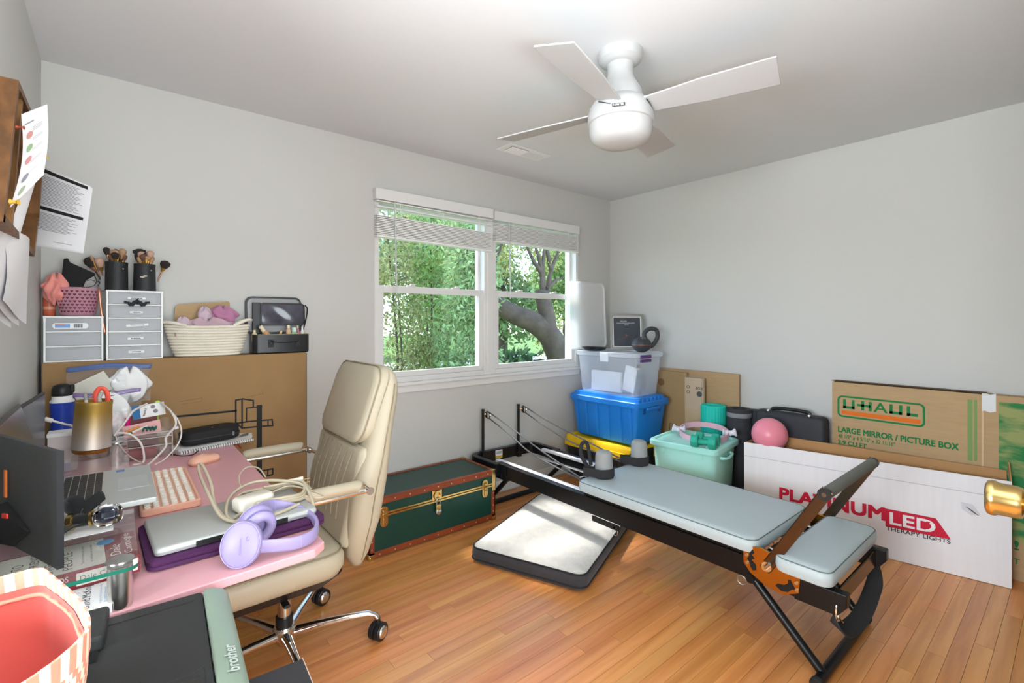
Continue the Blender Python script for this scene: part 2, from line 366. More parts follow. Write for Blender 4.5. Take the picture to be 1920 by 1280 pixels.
# blinds
M_slat = mat('blind_slat', 'efeeea', .5)
def blind(label, x0, x1, ztop, loose, zs, wandx, wl, tilt):
    e = thing('window_blind', label, 'blind', ((x0+x1)/2, 2.855, ztop)); 
    part(e, 'valance', M_trim, MB().box(x0, x1, 2.835, 2.842, ztop-.07, ztop).box(x0, x0+.006, 2.842, 2.89, ztop-.07, ztop).box(x1-.006, x1, 2.842, 2.89, ztop-.07, ztop), world=True, bevel=.002)
    part(e, 'headrail', M_white, MB().box(x0+.008, x1-.008, 2.846, 2.889, ztop-.055, ztop-.005), world=True)
    sl = None; n = 12
    for k in range(n+len(loose)):
        if k < n: z = zs+.0106*k
        else: z = loose[k-n]
        z_l = z+tilt*(1 if k < n else .6)
        s = MB().add([(x0+.008, 2.84, z_l), (x1-.008, 2.84, z), (x1-.008, 2.886, z+.002), (x0+.008, 2.886, z_l+.002), (x0+.008, 2.84, z_l+.0066), (x1-.008, 2.84, z+.0066), (x1-.008, 2.886, z+.0086), (x0+.008, 2.886, z_l+.0086)],
                     [(3,2,1,0),(4,5,6,7),(0,1,5,4),(1,2,6,5),(2,3,7,6),(3,0,4,7)])
        part(e, 'slat', M_slat, s, world=True)
    s = MB().add([(x0+.008, 2.838, zs-.016+tilt), (x1-.008, 2.838, zs-.016), (x1-.008, 2.888, zs-.016), (x0+.008, 2.888, zs-.016+tilt), (x0+.008, 2.838, zs-.002+tilt), (x1-.008, 2.838, zs-.002), (x1-.008, 2.888, zs-.002), (x0+.008, 2.888, zs-.002+tilt)],
                 [(3,2,1,0),(4,5,6,7),(0,1,5,4),(1,2,6,5),(2,3,7,6),(3,0,4,7)])
    part(e, 'bottom_rail', M_white, s, world=True, bevel=.003)
    for f in (.18, .52, .85):
        xx = x0+(x1-x0)*f; zz = zs+tilt*(1-f)
        part(e, 'ladder_cord', M_white, MB().tube(bez([(xx, 2.836, ztop-.06), (xx+.002, 2.833, zs+.12), (xx-.003, 2.833, zz+.05), (xx, 2.835, zz-.01)], 4), .0014, 6).tube([(xx+.012, 2.836, ztop-.06), (xx+.012, 2.835, zz-.01)], .0012, 6), world=True)
    part(e, 'tilt_wand', mat('wand_plastic', 'c9cbca', .25), MB().cyl((wandx, 2.828, ztop-.075), (wandx+.012, 2.826, ztop-.075-wl), .0045, n=8), world=True, smooth=60)
    return e
blind('white slatted blind over the wider left window, raised, two loose slats', 1.250, 2.172, 2.145, [2.02, 2.055], 1.842, 1.372, .59, .014)
blind('white slatted blind over the right window beside the corner, raised level', 2.188, 3.118, 2.135, [], 1.918, 2.318, .58, .004)
# ceiling vent
vt = thing('ceiling_vent', 'white metal air vent grille in the ceiling beyond the fan', 'vent', (2.10, 2.41, HC))
part(vt, 'vent_frame', M_trim, MB().box(1.925, 2.285, 2.338, 2.478, HC-.006, HC-.0005), world=True, bevel=.002)
part(vt, 'vent_opening', mat('vent_dark', '2b2c2e', .8), MB().box(1.965, 2.105, 2.362, 2.455, HC-.0075, HC-.006), world=True)
part(vt, 'damper', mat('vent_blade', 'dfdfdf', .5), MB().box(2.108, 2.245, 2.362, 2.455, HC-.0085, HC-.006), world=True)
for k in range(8):
    yy = 2.367+k*.0117
    part(vt, 'louver', M_trim, MB().obox((2.035, yy, HC-.010), (.14, .0022, .008), Matrix.Rotation(.6, 3, 'X')), world=True)
# ceiling fan
FX, FY = 1.637, 1.258
M_fan = mat('fan_white', 'bcbcbb', .5); M_blade = mat('fan_blade', 'bdbdbd', .55)
fan = thing('ceiling_fan', 'white four-bladed ceiling fan with a round frosted light bowl', 'fan', (FX, FY, HC))
part(fan, 'canopy', M_fan, MB().lathe([(.092, 0), (.094, -.012), (.088, -.034), (.074, -.044), (.072, -.046), (.056, -.052)], (FX, FY, HC), 40), world=True, smooth=35)
body = part(fan, 'motor_housing', M_fan, MB().lathe([(.056, -.050), (.054, -.062), (.053, -.09), (.060, -.115), (.078, -.145), (.088, -.165), (.094, -.20), (.115, -.215), (.128, -.235), (.135, -.265), (.137, -.290), (.136, -.300), (.128, -.303)], (FX, FY, HC), 48), world=True, smooth=35)
part(fan, 'light_bowl', mat('frosted_bowl', 'bfbfbe', .5), MB().lathe([(.129, -.302), (.130, -.316), (.127, -.345), (.118, -.366), (.095, -.381), (.06, -.388), (.02, -.390), (.002, -.390)], (FX, FY, HC), 48), world=True, smooth=60)
for k in range(4):
    a = math.radians(16.5+90*k); u = V(math.cos(a), math.sin(a), 0); r = V(u.y, -u.x, 0); p = math.radians(13); cr = (r*math.cos(p)+V(0, 0, 1)*math.sin(p)); nn = cr.cross(u).normalized()
    o0 = V(FX, FY, HC-.245)
    outl = [(.10, -.048), (.22, -.058), (.34, -.070), (.585, -.076), (.585, .076), (.34, .070), (.22, .058), (.10, .048)]
    bl = MB(); A = [o0+u*x+cr*yv for x, yv in outl]; bl.loft([A, [q+nn*.006 for q in A]])
    b = part(fan, 'fan_blade', M_blade, bl, world=True, bevel=.002)
    part(b, 'blade_slot', mat('dark_gap', '3a3a3a', .8), MB().tube([o0+u*.1335+cr*t+V(0, 0, -.016)-u*(t*t*3.9)+V(0, 0, .23)*t for t in (-.045, -.02, 0, .02, .045)], .0022, 6), world=True)
a = math.radians(212); u = V(-.82, -.57, 0).normalized(); t = V(u.y, -u.x, 0)
bp = part(fan, 'badge', mat('badge_dark', '4a4a4a', .4), MB().obox(V(FX, FY, HC-.276)+u*.1385, (.05, .003, .013), Matrix((-t, u, V(0, 0, 1))).transposed()), world=True)
part(bp, 'lettering', mat('badge_letters', 'dddddd', .4), text(MB(), 'HUNTER', V(FX, FY, HC-.280)+u*.1402+t*.0205, -t, (0, 0, 1), .041, .008, .02), world=True)
# hallway round the doorway behind the camera and the added fill opening at left
HX, HY = -3.3, -3.2
struct(MB().box(HX-.1, HX, HY-.1, YB+.1, -.05, HC+.1).build('wall_hall_left', M_wall))
struct(MB().box(HX, W1+.1, HY-.1, HY, -.05, HC+.1).build('wall_hall_near', M_wall))
struct(MB().box(HX, W0-.2, YB, YB+.1, -.05, HC+.1).build('wall_hall_back', M_wall))
struct(MB().box(W1, W1+.1, HY, -.7, -.05, HC+.1).build('wall_hall_right', M_wall))
struct(MB().box(HX, W0-.2, HY, YB, HC, HC+.1).box(W0-.2, W1+.2, HY, -1.4, HC, HC+.1).build('ceiling_hall', M_ceil))
struct(MB().box(HX, W0-.003, HY, YB, -.06, -.001).box(W0-.003, W1, HY, -.63, -.06, -.001).build('floor_hall', mat('hall_floor_wood', 'c08a55', .4, var=.12, vscale=3, stretch=(1, 12, 1))))
# ------------------------------------------------------------------ trunk
M_green = mat('green_vinyl', '123f36', .38, bump=.12, bscale=300, var=.08, vscale=4)
M_leather = mat('brown_trim', '8a3f1f', .5, bump=.1, bscale=60, var=.15, vscale=14)
tr = thing('footlocker', 'dark green trunk with brown edging and brass latches beneath the window', 'trunk', (1.4925, 2.68, 0))
x0, x1, y0, y1 = 1.06, 1.925, 2.495, 2.868
part(tr, 'trunk_body', M_green, MB().box(x0+.004, x1-.004, y0+.004, y1-.004, .012, .232), world=True, bevel=.004)
part(tr, 'trunk_lid', M_green, MB().box(x0+.004, x1-.004, y0+.004, y1-.004, .238, .326), world=True, bevel=.004)
e = MB(); b = .032; t = .0035
for yy in (y0, y1-t-.004): e.box(x0, x1, yy, yy+t+.004, .010, .010+b); e.box(x0, x1, yy, yy+t+.004, .328-b, .329)
for xx in (x0, x1-t-.004): e.box(xx, xx+t+.004, y0, y1, .010, .010+b); e.box(xx, xx+t+.004, y0, y1, .328-b, .329)
for xx in (x0, x1-.030):
    for yy in (y0, y1-t-.004): e.box(xx, xx+.03, yy, yy+t+.004, .012, .19)
for yy in (y0, y1-.026): e.box(x0, x1, yy, yy+.026, .3255, .3295)
for xx in (x0, x1-.026): e.box(xx, xx+.026, y0, y1, .3255, .3295)
for xx in (x0, x1-t-.004):
    for yy in (y0, y1-.03): e.box(xx, xx+t+.004, yy, yy+.03, .012, .19)
part(tr, 'edging', M_leather, e, world=True, bevel=.0012)
s = MB()
for z0_, z1_ in ((.222, .2335), (.2365, .248)):
    s.box(x0-.001, x1+.001, y0-.002, y0+.003, z0_, z1_).box(x1-.003, x1+.002, y0, y1, z0_, z1_).box(x0-.002, x0+.003, y0, y1, z0_, z1_)
part(tr, 'brass_band', M_brass, s, world=True, bevel=.0015)
for xx, yy in ((x0, y0), (x1, y0), (x0, y1), (x1, y1)):
    sx = 1 if xx == x0 else -1; sy = 1 if yy == y0 else -1; q = MB()
    def bb(a, b, c, d, z0_, z1_): q.box(min(a, b), max(a, b), min(c, d), max(c, d), z0_, z1_)
    bb(xx-sx*.003, xx+sx*.028, yy-sy*.003, yy+sy*.004, .195, .331); bb(xx-sx*.003, xx+sx*.004, yy-sy*.003, yy+sy*.028, .195, .331)
    bb(xx-sx*.003, xx+sx*.028, yy-sy*.003, yy+sy*.028, .327, .333)
    part(tr, 'corner_cap', M_brass, q, world=True, bevel=.002)
    q = MB(); bb(xx-sx*.004, xx+sx*.03, yy-sy*.004, yy+sy*.03, .0, .032); part(tr, 'corner_foot', M_brass, q, world=True, bevel=.003)
    part(tr, 'corner_button', M_brass, MB().sphere((xx+sx*.006, yy+sy*.006, .014), .013, 12, 8), world=True, smooth=60)
r = MB()
for i in range(9):
    xx = x0+.06+i*(x1-x0-.12)/8
    for z in (.024, .313): r.sphere((xx, y0-.001, z), .0042, 8, 5, (1, .5, 1))
for z in (.06, .10, .145, .18):
    for xx in (x0+.015, x1-.015): r.sphere((xx, y0-.001, z), .0042, 8, 5, (1, .5, 1))
o = part(tr, 'rivets', M_steel, r, world=True, smooth=60); o['kind'] = 'stuff'
for xx in (x0+.085, x1-.085):
    l = part(tr, 'latch', M_brass, MB().prism([(q.x, q.y) for q in rrect(.046, .115, .023, n=6)], (xx, y0-.002, .225), (1, 0, 0), (0, 0, 1), .004), world=True, bevel=.001)
    part(l, 'latch_hasp', M_brass, MB().box(xx-.011, xx+.011, y0-.013, y0-.005, .215, .262).box(xx-.008, xx+.008, y0-.011, y0-.005, .178, .216).cyl((xx-.013, y0-.010, .24), (xx+.013, y0-.010, .24), .0065, n=10), world=True, bevel=.0025)
xx = (x0+x1)/2-.01
pl = part(tr, 'lock_plate', M_brass, MB().box(xx-.034, xx+.034, y0-.005, y0-.001, .236, .296), world=True, bevel=.002)
part(pl, 'lock_ring', M_brass, MB().lathe([(.017, -.003), (.017, .010), (.025, .010), (.028, .0), (.028, -.003)], (xx, y0-.005, .268), 24, (0, -1, 0), False, False), world=True, smooth=40)
pk = part(tr, 'padlock', M_brass, MB().prism([(q.x, q.y) for q in rrect(.034, .042, .008, n=4)], (xx+.002, y0-.006, .194), (1, 0, 0), (0, 0, 1), .016), world=True, bevel=.002)
part(pk, 'padlock_dial', M_steel, MB().lathe([(.017, 0), (.0175, .014), (.013, .016)], (xx+.002, y0-.010, .170), 24, (0, -1, 0)), world=True, smooth=40)
part(pk, 'shackle', M_steel, MB().tube(bez([(xx-.009, y0-.015, .212), (xx-.010, y0-.015, .236), (xx+.002, y0-.014, .248), (xx+.013, y0-.015, .236), (xx+.012, y0-.015, .212)], 5), .003, 8), world=True, smooth=60)
# ------------------------------------------------------------------ dog bed
db = thing('dog_bed', 'flat rectangular pet bed with white fleece top and dark grey sides on floor', 'pet bed', (2.03, 2.016, 0), math.radians(22))
hb = MB()
prof = [(.0, .012), (-.006, .002), (.0, 0.0)]
lv = [(.002, -.012), (.02, 0), (.045, .003), (.072, 0), (.083, -.010)]
hb.loft([rrect(.92+2*d, .66+2*d, .05, z, 6) for z, d in lv])
part(db, 'side_band', mat('charcoal_fabric', '3c3c40', .9, bump=.35, bscale=220, var=.12, vscale=10, sheen=.2), hb, smooth=50)
part(db, 'piping', mat('charcoal_piping', '2c2c30', .9), MB().tube(rrect(.924, .664, .05, .024, 6), .004, 6, True).tube(rrect(.912, .652, .05, .082, 6), .004, 6, True), smooth=60)
def fleece():
    m = mat('fleece', 'd0cdc6', .95, bump=1.0, bscale=120, var=.10, vscale=22, sheen=.4); return m
def ft(u, v):
    x, y = (u-.5)*.905, (v-.5)*.645
    ex = min(.4525-abs(x), .3225-abs(y)); q = min(1, max(0, ex/.07)); cc = 0
    ddx, ddy = max(0, abs(x)-.4025), max(0, abs(y)-.2725)
    if ddx > 0 and ddy > 0:
        l = math.hypot(ddx, ddy)
        if l > .05: x = math.copysign(.4025+ddx*.05/l, x); y = math.copysign(.2725+ddy*.05/l, y); q = 0
    return (x, y, .082+.018*math.sqrt(q)+.004*math.sin(9*x+3)*math.sin(11*y+1)*q+.0015*math.sin(70*x+40*y)*math.sin(55*y)*q)
part(db, 'fleece_top', fleece(), MB().grid(ft, 70, 50), smooth=180)
# ------------------------------------------------------------------ reformer
M_pad = mat('grey_vinyl', 'b4c1c4', .42, bump=.05, bscale=350)
M_bronze = mat('bronze_gloss', '5a4a3c', .18, metal=1)
M_felt = mat('black_felt', '2f2f31', .95, bump=.5, bscale=260)
M_alu = mat('white_track', 'eef0f4', .25, metal=.2)
M_rope = mat('grey_rope', '5f6163', .8, bump=.4, bscale=500)
rf = thing('pilates_reformer', 'folding pilates reformer with grey pads and black steel frame', 'exercise machine', (2.255, 1.75, 0))
P_ = lambda n, m, b, **k: part(rf, n, m, b, world=True, **k)
for xa in (1.985, 2.49):
    P_('side_rail', M_blackmetal, MB().box(xa, xa+.04, .70, 2.50, .262, .350), bevel=.004)
    xi = xa+.040 if xa < 2.2 else xa-.030
    P_('track', M_alu, MB().box(xi, xi+.036 if xa < 2.2 else xi+.03, .84, 2.62, .334, .3515).box(xi, xi+.03, .84, 2.62, .27, .276), bevel=.002)
    P_('rail_hinge', M_blackmetal, MB().box(xa-.004, xa+.044, 2.46, 2.56, .25, .352).cyl((xa-.008, 2.51, .275), (xa+.048, 2.51, .275), .011, n=12), bevel=.003)
end = [V(1.972, 2.52, 0), V(1.968, 2.76, 0)]+[V(1.968+.06*(1-math.cos(a)), 2.77+.06*math.sin(a), 0) for a in (0, .5, 1.0, PI/2)]+[V(2.546-.06*(1-math.cos(a)), 2.77+.06*math.sin(a), 0) for a in (PI/2, 1.0, .5, 0)]+[V(2.546, 2.76, 0), V(2.542, 2.52, 0)]
ef = MB(); loops = []
for i, p in enumerate(end):
    a = end[max(0, i-1)]; c = end[min(len(end)-1, i+1)]; tt = (c-a).normalized(); sd = V(tt.y, -tt.x, 0)*.02
    loops.append([p-sd+V(0, 0, .27), p+sd+V(0, 0, .27), p+sd+V(0, 0, .352), p-sd+V(0, 0, .352)])
P_('end_frame', M_blackmetal, ef.loft(loops), bevel=.004)
sk = P_('sticker', M_paper, MB().box(2.17, 2.235, 2.808, 2.8096, .285, .345))
part(sk, 'sticker_band', mat('sticker_yellow', 'd7b43a', .6), MB().box(2.17, 2.235, 2.8072, 2.8082, .286, .303), world=True)
part(sk, 'sticker_print', mat('sticker_grey', 'a9abad', .6), MB().box(2.178, 2.228, 2.8072, 2.8082, .318, .337), world=True)
P_('front_crossbar', M_blackmetal, MB().box(1.985, 2.53, .655, .70, .262, .350), bevel=.004)
for xx in (1.976, 2.49):
    P_('end_block', M_blackmetal, MB().prism([(0, .26), (.14, .26), (.17, .30), (.17, .345), (0, .345)], (xx+.04, .71, 0), (0, -1, 0), (0, 0, 1), .04), bevel=.004)
P_('front_plate', M_bronze, MB().box(2.02, 2.50, .575, .585, .268, .335), bevel=.003)
P_('spring_bar', M_blackmetal, MB().box(2.025, 2.49, .82, .845, .325, .37).box(2.025, 2.49, .775, .795, .325, .36), bevel=.003)
for i in range(5):
    xx = 2.075+i*.09; hel = [V(xx+.011*math.cos(a), .79+a*.0042, .315+.011*math.sin(a)) for a in [k*.9 for k in range(70)]]
    P_('spring', mat('spring_bronze', 'b98a55', .3, metal=1), MB().tube(hel, .0028, 5), smooth=60)
    P_('spring_hook', M_chrome, MB().cyl((xx, .77, .368), (xx, .84, .375), .006, n=8), smooth=60)
# carriage
def pad(cx, cy, sx, sy, z0, z1, r, name):
    lv = [(z0, -.010), (z0+.004, 0), (z0+(z1-z0)*.35, .004), (z0+(z1-z0)*.78, .002), (z1-.006, -.006), (z1-.001, -.02), (z1, -.04)]
    o = P_(name, M_pad, MB().loft([rrect(sx+2*d, sy+2*d, r+d*.5, z, 6, cx, cy) for z, d in lv]), smooth=50)
    part(o, 'seam', mat('vinyl_seam', '6d7674', .6), MB().tube(rrect(sx-.004, sy-.004, r, z1-.008, 6, cx, cy), .0022, 6, True), world=True, smooth=60)
    return o
P_('carriage', M_blackmetal, MB().box(1.99, 2.52, .87, 1.78, .352, .376), bevel=.003)
pad(2.245, 1.325, .575, .955, .376, .436, .045, 'carriage_pad')
P_('platform', M_blackmetal, MB().box(1.99, 2.52, .60, .76, .345, .362), bevel=.003)
pad(2.232, .672, .60, .190, .362, .424, .04, 'foot_pad')
for xx, yy in ((2.109, 1.735), (2.457, 1.748)):
    sh = P_('shoulder_rest', mat('grey_rest', '9a9d9c', .7, bump=.1, bscale=300), MB().lathe([(.049, .437), (.051, .445), (.050, .50), (.047, .555), (.043, .574), (.034, .581), (.01, .583)], (xx, yy, 0), 28), smooth=50)
    st = [V(xx+.055*math.cos(a), yy+.055*math.sin(a), .468) for a in [math.radians(d) for d in range(-110, 131, 20)]]
    st += [V(xx-.085, yy+.075, .472), V(xx-.105, yy+.055, .474), V(xx-.06, yy-.03, .468)]
    part(sh, 'strap_loop', M_felt, MB().band(st, .046, .007), world=True, bevel=.002)
    part(sh, 'rest_base', M_felt, MB().lathe([(.054, .436), (.055, .446), (.05, .447)], (xx, yy, 0), 24), world=True)
# rope handle standing by the near shoulder rest
P_('rope_handle', M_felt, MB().tube(bez([(2.045, 1.80, .49), (2.028, 1.83, .55), (2.045, 1.845, .60), (2.072, 1.845, .615), (2.090, 1.84, .60), (2.085, 1.82, .55), (2.075, 1.80, .49)], 6), .011, 8), smooth=60)
for xx, px in ((2.06, 2.085), (2.40, 2.432)):
    ps = P_('riser_post', M_blackmetal, MB().cyl((xx, 2.815, .275), (xx, 2.815, .662), .0105, n=12).cyl((xx, 2.815, .655), (xx, 2.815, .666), .0125, n=12), smooth=40)
    part(ps, 'post_clamp', M_blackmetal, MB().box(xx-.018, xx+.018, 2.795, 2.835, .262, .36).cyl((xx-.03, 2.80, .30), (xx+.04, 2.80, .30), .008, n=8), world=True, bevel=.003)
    part(ps, 'pulley_bracket', M_chrome, MB().box(xx, px+.004, 2.808, 2.814, .622, .634).box(px-.011, px-.006, 2.775, 2.812, .607, .643).box(px+.009, px+.014, 2.775, 2.812, .607, .643), world=True, bevel=.002)
    pu = part(ps, 'pulley_wheel', M_chrome, MB().lathe([(.010, -.009), (.024, -.008), (.019, -.002), (.019, .002), (.024, .008), (.010, .009)], (px+.001, 2.79, .625), 24, (1, 0, 0)), world=True, smooth=40)
    ex = 2.02 if xx < 2.2 else 2.465; ey = 1.835
    R1 = [(px, 2.772, .645), (px-.02, 2.5, .585), ((px+ex)/2, 2.25, .515), (ex, ey, .425)]
    R2 = [(px, 2.775, .603), (px-.025, 2.5, .535), ((px+ex)/2-.012, 2.25, .462), (ex+.018, ey, .405)]
    P_('rope', M_rope, MB().tube(bez(R1, 6), .0048, 6).tube(bez([(px, 2.772, .645), (px, 2.80, .648), (px, 2.814, .625), (px, 2.80, .602), (px, 2.775, .603)], 4), .0048, 6), smooth=60)
    P_('rope', M_rope, MB().tube(bez(R2, 6), .0048, 6), smooth=60)
    P_('rope_clip', M_steel, MB().box(ex-.008, ex+.026, ey-.03, ey-.005, .40, .414).tube(bez([(ex, ey, .425), (ex+.02, ey-.02, .432), (ex+.03, ey-.045, .42), (ex+.01, ey-.05, .41), (ex, ey-.02, .405)], 4), .003, 6), bevel=.002)
# foot bar, side discs
for s_, xd in ((-1, 1.967), (1, 2.532)):
    ol = [(.897, .372), (.895, .330), (.868, .298), (.81, .270), (.745, .262), (.690, .292), (.686, .345), (.705, .372), (.76, .400), (.83, .412), (.875, .403)]
    d_ = .010
    dp = P_('side_disc', mat('steel_floor_reflection', 'c48d42', .22, metal=1), MB().prism([(a, b) for a, b in (ol if s_ < 0 else ol)], (xd, 0, 0), (0, 1, 0), (0, 0, 1), d_ if s_ > 0 else .010), bevel=.0015)  # dark steel tinted orange to stand for the wood floor's reflection
    xo = xd-.0015 if s_ < 0 else xd+.0105
    for pts in ([(.871, .383), (.859, .395), (.852, .382), (.862, .372), (.851, .362), (.862, .350), (.846, .338), (.844, .318), (.856, .312), (.866, .322), (.870, .338), (.880, .352), (.871, .366)],
                [(.772, .288), (.752, .276), (.729, .280), (.712, .298), (.700, .300), (.708, .312), (.718, .330), (.727, .326), (.727, .314), (.742, .302), (.765, .298)]):
        part(dp, 'disc_slot', mat('slot_black', '0d0b0a', .7), MB().prism(pts, (xo, 0, 0), (0, 1, 0), (0, 0, 1), .001), world=True)
    for yy, zz in ((.882, .365), (.880, .335), (.698, .328), (.697, .302)):
        part(dp, 'bolt', M_steel, MB().cyl((xd-.004*(1 if s_ < 0 else -4), yy, zz), (xd+.002, yy, zz), .006, n=10), world=True, smooth=40)
    xr = xd-.009 if s_ < 0 else xd+.019
    u = V(0, .602-.799, .690-.354).normalized(); vv = V(1, 0, 0).cross(u)
    am = P_('foot_bar_arm', mat('dark_steel_arm', '6a5a4c', .25, metal=1), MB().obox(V(xr, (.799+.602)/2, (.354+.690)/2), (.006, .040, .43), Matrix((V(1, 0, 0), vv, u)).transposed()), bevel=.004)
    part(am, 'pivot_knob', M_chrome, MB().cyl((xr-.02*(-s_)*-1 if s_ < 0 else xr, .799, .354), (xr+.028*s_, .799, .354), .009, n=12).cyl((xr+.001*s_, .799, .354), (xr+.008*s_, .799, .354), .019, n=16).tube([(xr+.02*s_, .801, .35), (xr+.04*s_, .775, .385)], .006, 8), world=True, smooth=45)
hb_ = P_('foot_bar', mat('grey_foam', '6f6f68', .85, bump=.15, bscale=300), MB().cyl((1.966, .602, .690), (2.545, .602, .690), .021, n=20), smooth=50)
for xx in (1.950, 2.545):
    part(hb_, 'foot_bar_cap', M_black, MB().cyl((xx, .602, .690), (xx+.016, .602, .690), .0225, n=20), world=True, smooth=50)
part(hb_, 'cap_screw', M_chrome, MB().cyl((1.947, .602, .690), (1.951, .602, .690), .008, n=12), world=True)
# legs
for y_t, y_b, nm in ((.875, .615, 'front'), (2.45, 2.695, 'rear')):
    for xt, xb in ((2.000, 1.985), (2.515, 2.470)):
        l = P_('leg', M_blackmetal, MB().cyl((xt, y_t, .27), (xb, y_b, .025), .0165, n=14), smooth=40)
        part(l, 'leg_pivot', M_blackmetal, MB().cyl((xt-.022, y_t, .266), (xt+.022, y_t, .266), .018, n=14), world=True, smooth=40)
    xb0 = 1.93 if nm == 'front' else 1.962
    fb = P_('floor_bar', M_blackmetal, MB().cyl((xb0, y_b, .022), (2.50, y_b, .022), .0185, n=16), smooth=40)
    for xx, sg in ((2.495, 1), (xb0, -1)):
        part(fb, 'end_cap', M_black, MB().lathe([(.0215, 0), (.022, .004), (.020, .008), (.022, .012), (.020, .016), (.022, .02), (.018, .026)], (xx, y_b, .022), 18, (sg, 0, 0)), world=True, smooth=30)
P_('pull_pin', M_steel, MB().cyl((1.978, 1.56, .245), (1.99, 1.56, .245), .007, n=8).tube([(1.98, 1.555+.017*math.cos(a), .224+.019*math.sin(a)) for a in [k*PI/8 for k in range(16)]], .0018, 6, True), smooth=60)
P_('rail_bracket', M_blackmetal, MB().box(1.978, 1.984, 1.53, 1.71, .232, .262), bevel=.002)
P_('pull_ring', M_steel, MB().tube([(1.975, .905+.018*math.cos(a), .25+.018*math.sin(a)) for a in [k*PI/8 for k in range(16)]], .002, 6, True), smooth=60)
for xx in (2.005, 2.535):
    P_('strap_stub', M_blackmetal, MB().cyl((xx, .62, .318), (xx, .555, .318), .0175, n=16), smooth=40)
cl = lambda x: MB().tube([(x+.012*math.cos(a), .572, .275+.030*math.sin(a)) for a in [k*PI/8 for k in range(16)]], .0032, 6, True)
P_('carabiner', M_chrome, cl(1.985), smooth=60); P_('carabiner', M_chrome, cl(2.545), smooth=60)
sp = bez([(1.985, .575, .246), (2.0, .575, .215), (2.035, .572, .188), (2.10, .568, .168), (2.20, .565, .158), (2.32, .566, .170), (2.43, .57, .20), (2.50, .573, .232), (2.545, .575, .247)], 5)
P_('foot_strap', M_felt, MB().grid(lambda u, v: V(sp[round(u*(len(sp)-1))])+V(0, (v-.5)*.052*min(1, 4*u+.25, 4*(1-u)+.25), (v-.5)*.03), len(sp)-1, 4, .005), smooth=50)
P_('strap_ring', M_brass, MB().tube([(1.985+.004*k, .553+.044*k/10, .243) for k in range(11)], .003, 6), smooth=60)
# ------------------------------------------------------------------ corner totes
def tote(parent, name, m, cx, cy, bx, by, tx, ty, z0, z1, r=.03, lip=.012):
    lv = [(bx-.02, by-.02, z0), (bx, by, z0+.008), (tx, ty, z1-.03), (tx+lip, ty+lip, z1-.028), (tx+lip, ty+lip, z1)]
    return part(parent, name, m, MB().loft([rrect(a, b, r, z, 5, cx, cy) for a, b, z in lv]), world=True, smooth=35)
M_yel = mat('yellow_plastic', 'f2c518', .4, bump=.04, bscale=300); M_dkgrey = mat('dark_grey_plastic', '2c2d30', .5, bump=.05, bscale=300)
yt = thing('storage_tote', 'black storage tote with yellow lid, bottom of the corner stack', 'storage bin', (3.165, 2.487, 0))
tote(yt, 'bin_body', M_dkgrey, 3.165, 2.487, .42, .62, .455, .672, 0, .292)
for k in range(4):
    part(yt, 'body_rib', M_dkgrey, MB().box(2.928, 2.942, 2.25+k*.155, 2.275+k*.155, .19, .285), world=True, bevel=.003)
yl = part(yt, 'lid', M_yel, MB().loft([rrect(.478+2*d, .702+2*d, .035, z, 5, 3.165, 2.487) for z, d in ((.268, 0), (.268, .006), (.310, .006), (.312, -.002), (.345, -.004), (.356, -.012), (.356, -.03), (.345, -.04))]), world=True, smooth=35)
for k in range(3):
    part(yl, 'lid_ridge', M_yel, MB().box(2.935, 2.958, 2.21+k*.22, 2.34+k*.22, .330, .360), world=True, bevel=.006)
lt = part(yt, 'latch', M_black, MB().box(3.06, 3.16, 2.114, 2.130, .255, .345), world=True, bevel=.006)
M_blue = mat('blue_plastic', '1f7fd8', .38, bump=.05, bscale=250)
bt = thing('storage_tote', 'bright blue plastic storage tote with ribbed sides, middle of corner stack', 'storage bin', (3.185, 2.474, .361))
tote(bt, 'bin_body', M_blue, 3.185, 2.474, .35, .585, .40, .655, .361, .672)
for k, yy in enumerate((2.205, 2.30, 2.415, 2.53, 2.645, 2.74)):
    part(bt, 'side_rib', M_blue, MB().add([(2.974, yy-.012, .655), (2.974, yy+.012, .655), (3.002, yy+.012, .38), (3.002, yy-.012, .38), (3.03, yy-.012, .66), (3.03, yy+.012, .66), (3.05, yy+.012, .38), (3.05, yy-.012, .38)], [(3,2,1,0),(4,5,6,7),(0,1,5,4),(1,2,6,5),(2,3,7,6),(3,0,4,7)]), world=True, bevel=.004)
bl_ = part(bt, 'lid', M_blue, MB().loft([rrect(.42+2*d, .685+2*d, .03, z, 5, 3.185, 2.474) for z, d in ((.655, 0), (.655, .005), (.690, .005), (.696, 0), (.696, -.02), (.722, -.025), (.726, -.035))]), world=True, smooth=35)
for k in range(7):
    part(bl_, 'lid_tooth', M_blue, MB().box(3.0+k*.052, 3.03+k*.052, 2.138, 2.165, .690, .716), world=True, bevel=.003)
for xx in (3.07, 3.27):
    part(bt, 'handle_slot', mat('slot_blue', '0c4a8c', .5), MB().box(xx, xx+.022, 2.141, 2.150, .60, .66), world=True, bevel=.002)
part(bt, 'handle_bar', M_blue, MB().box(3.10, 3.27, 2.128, 2.145, .625, .650), world=True, bevel=.005)
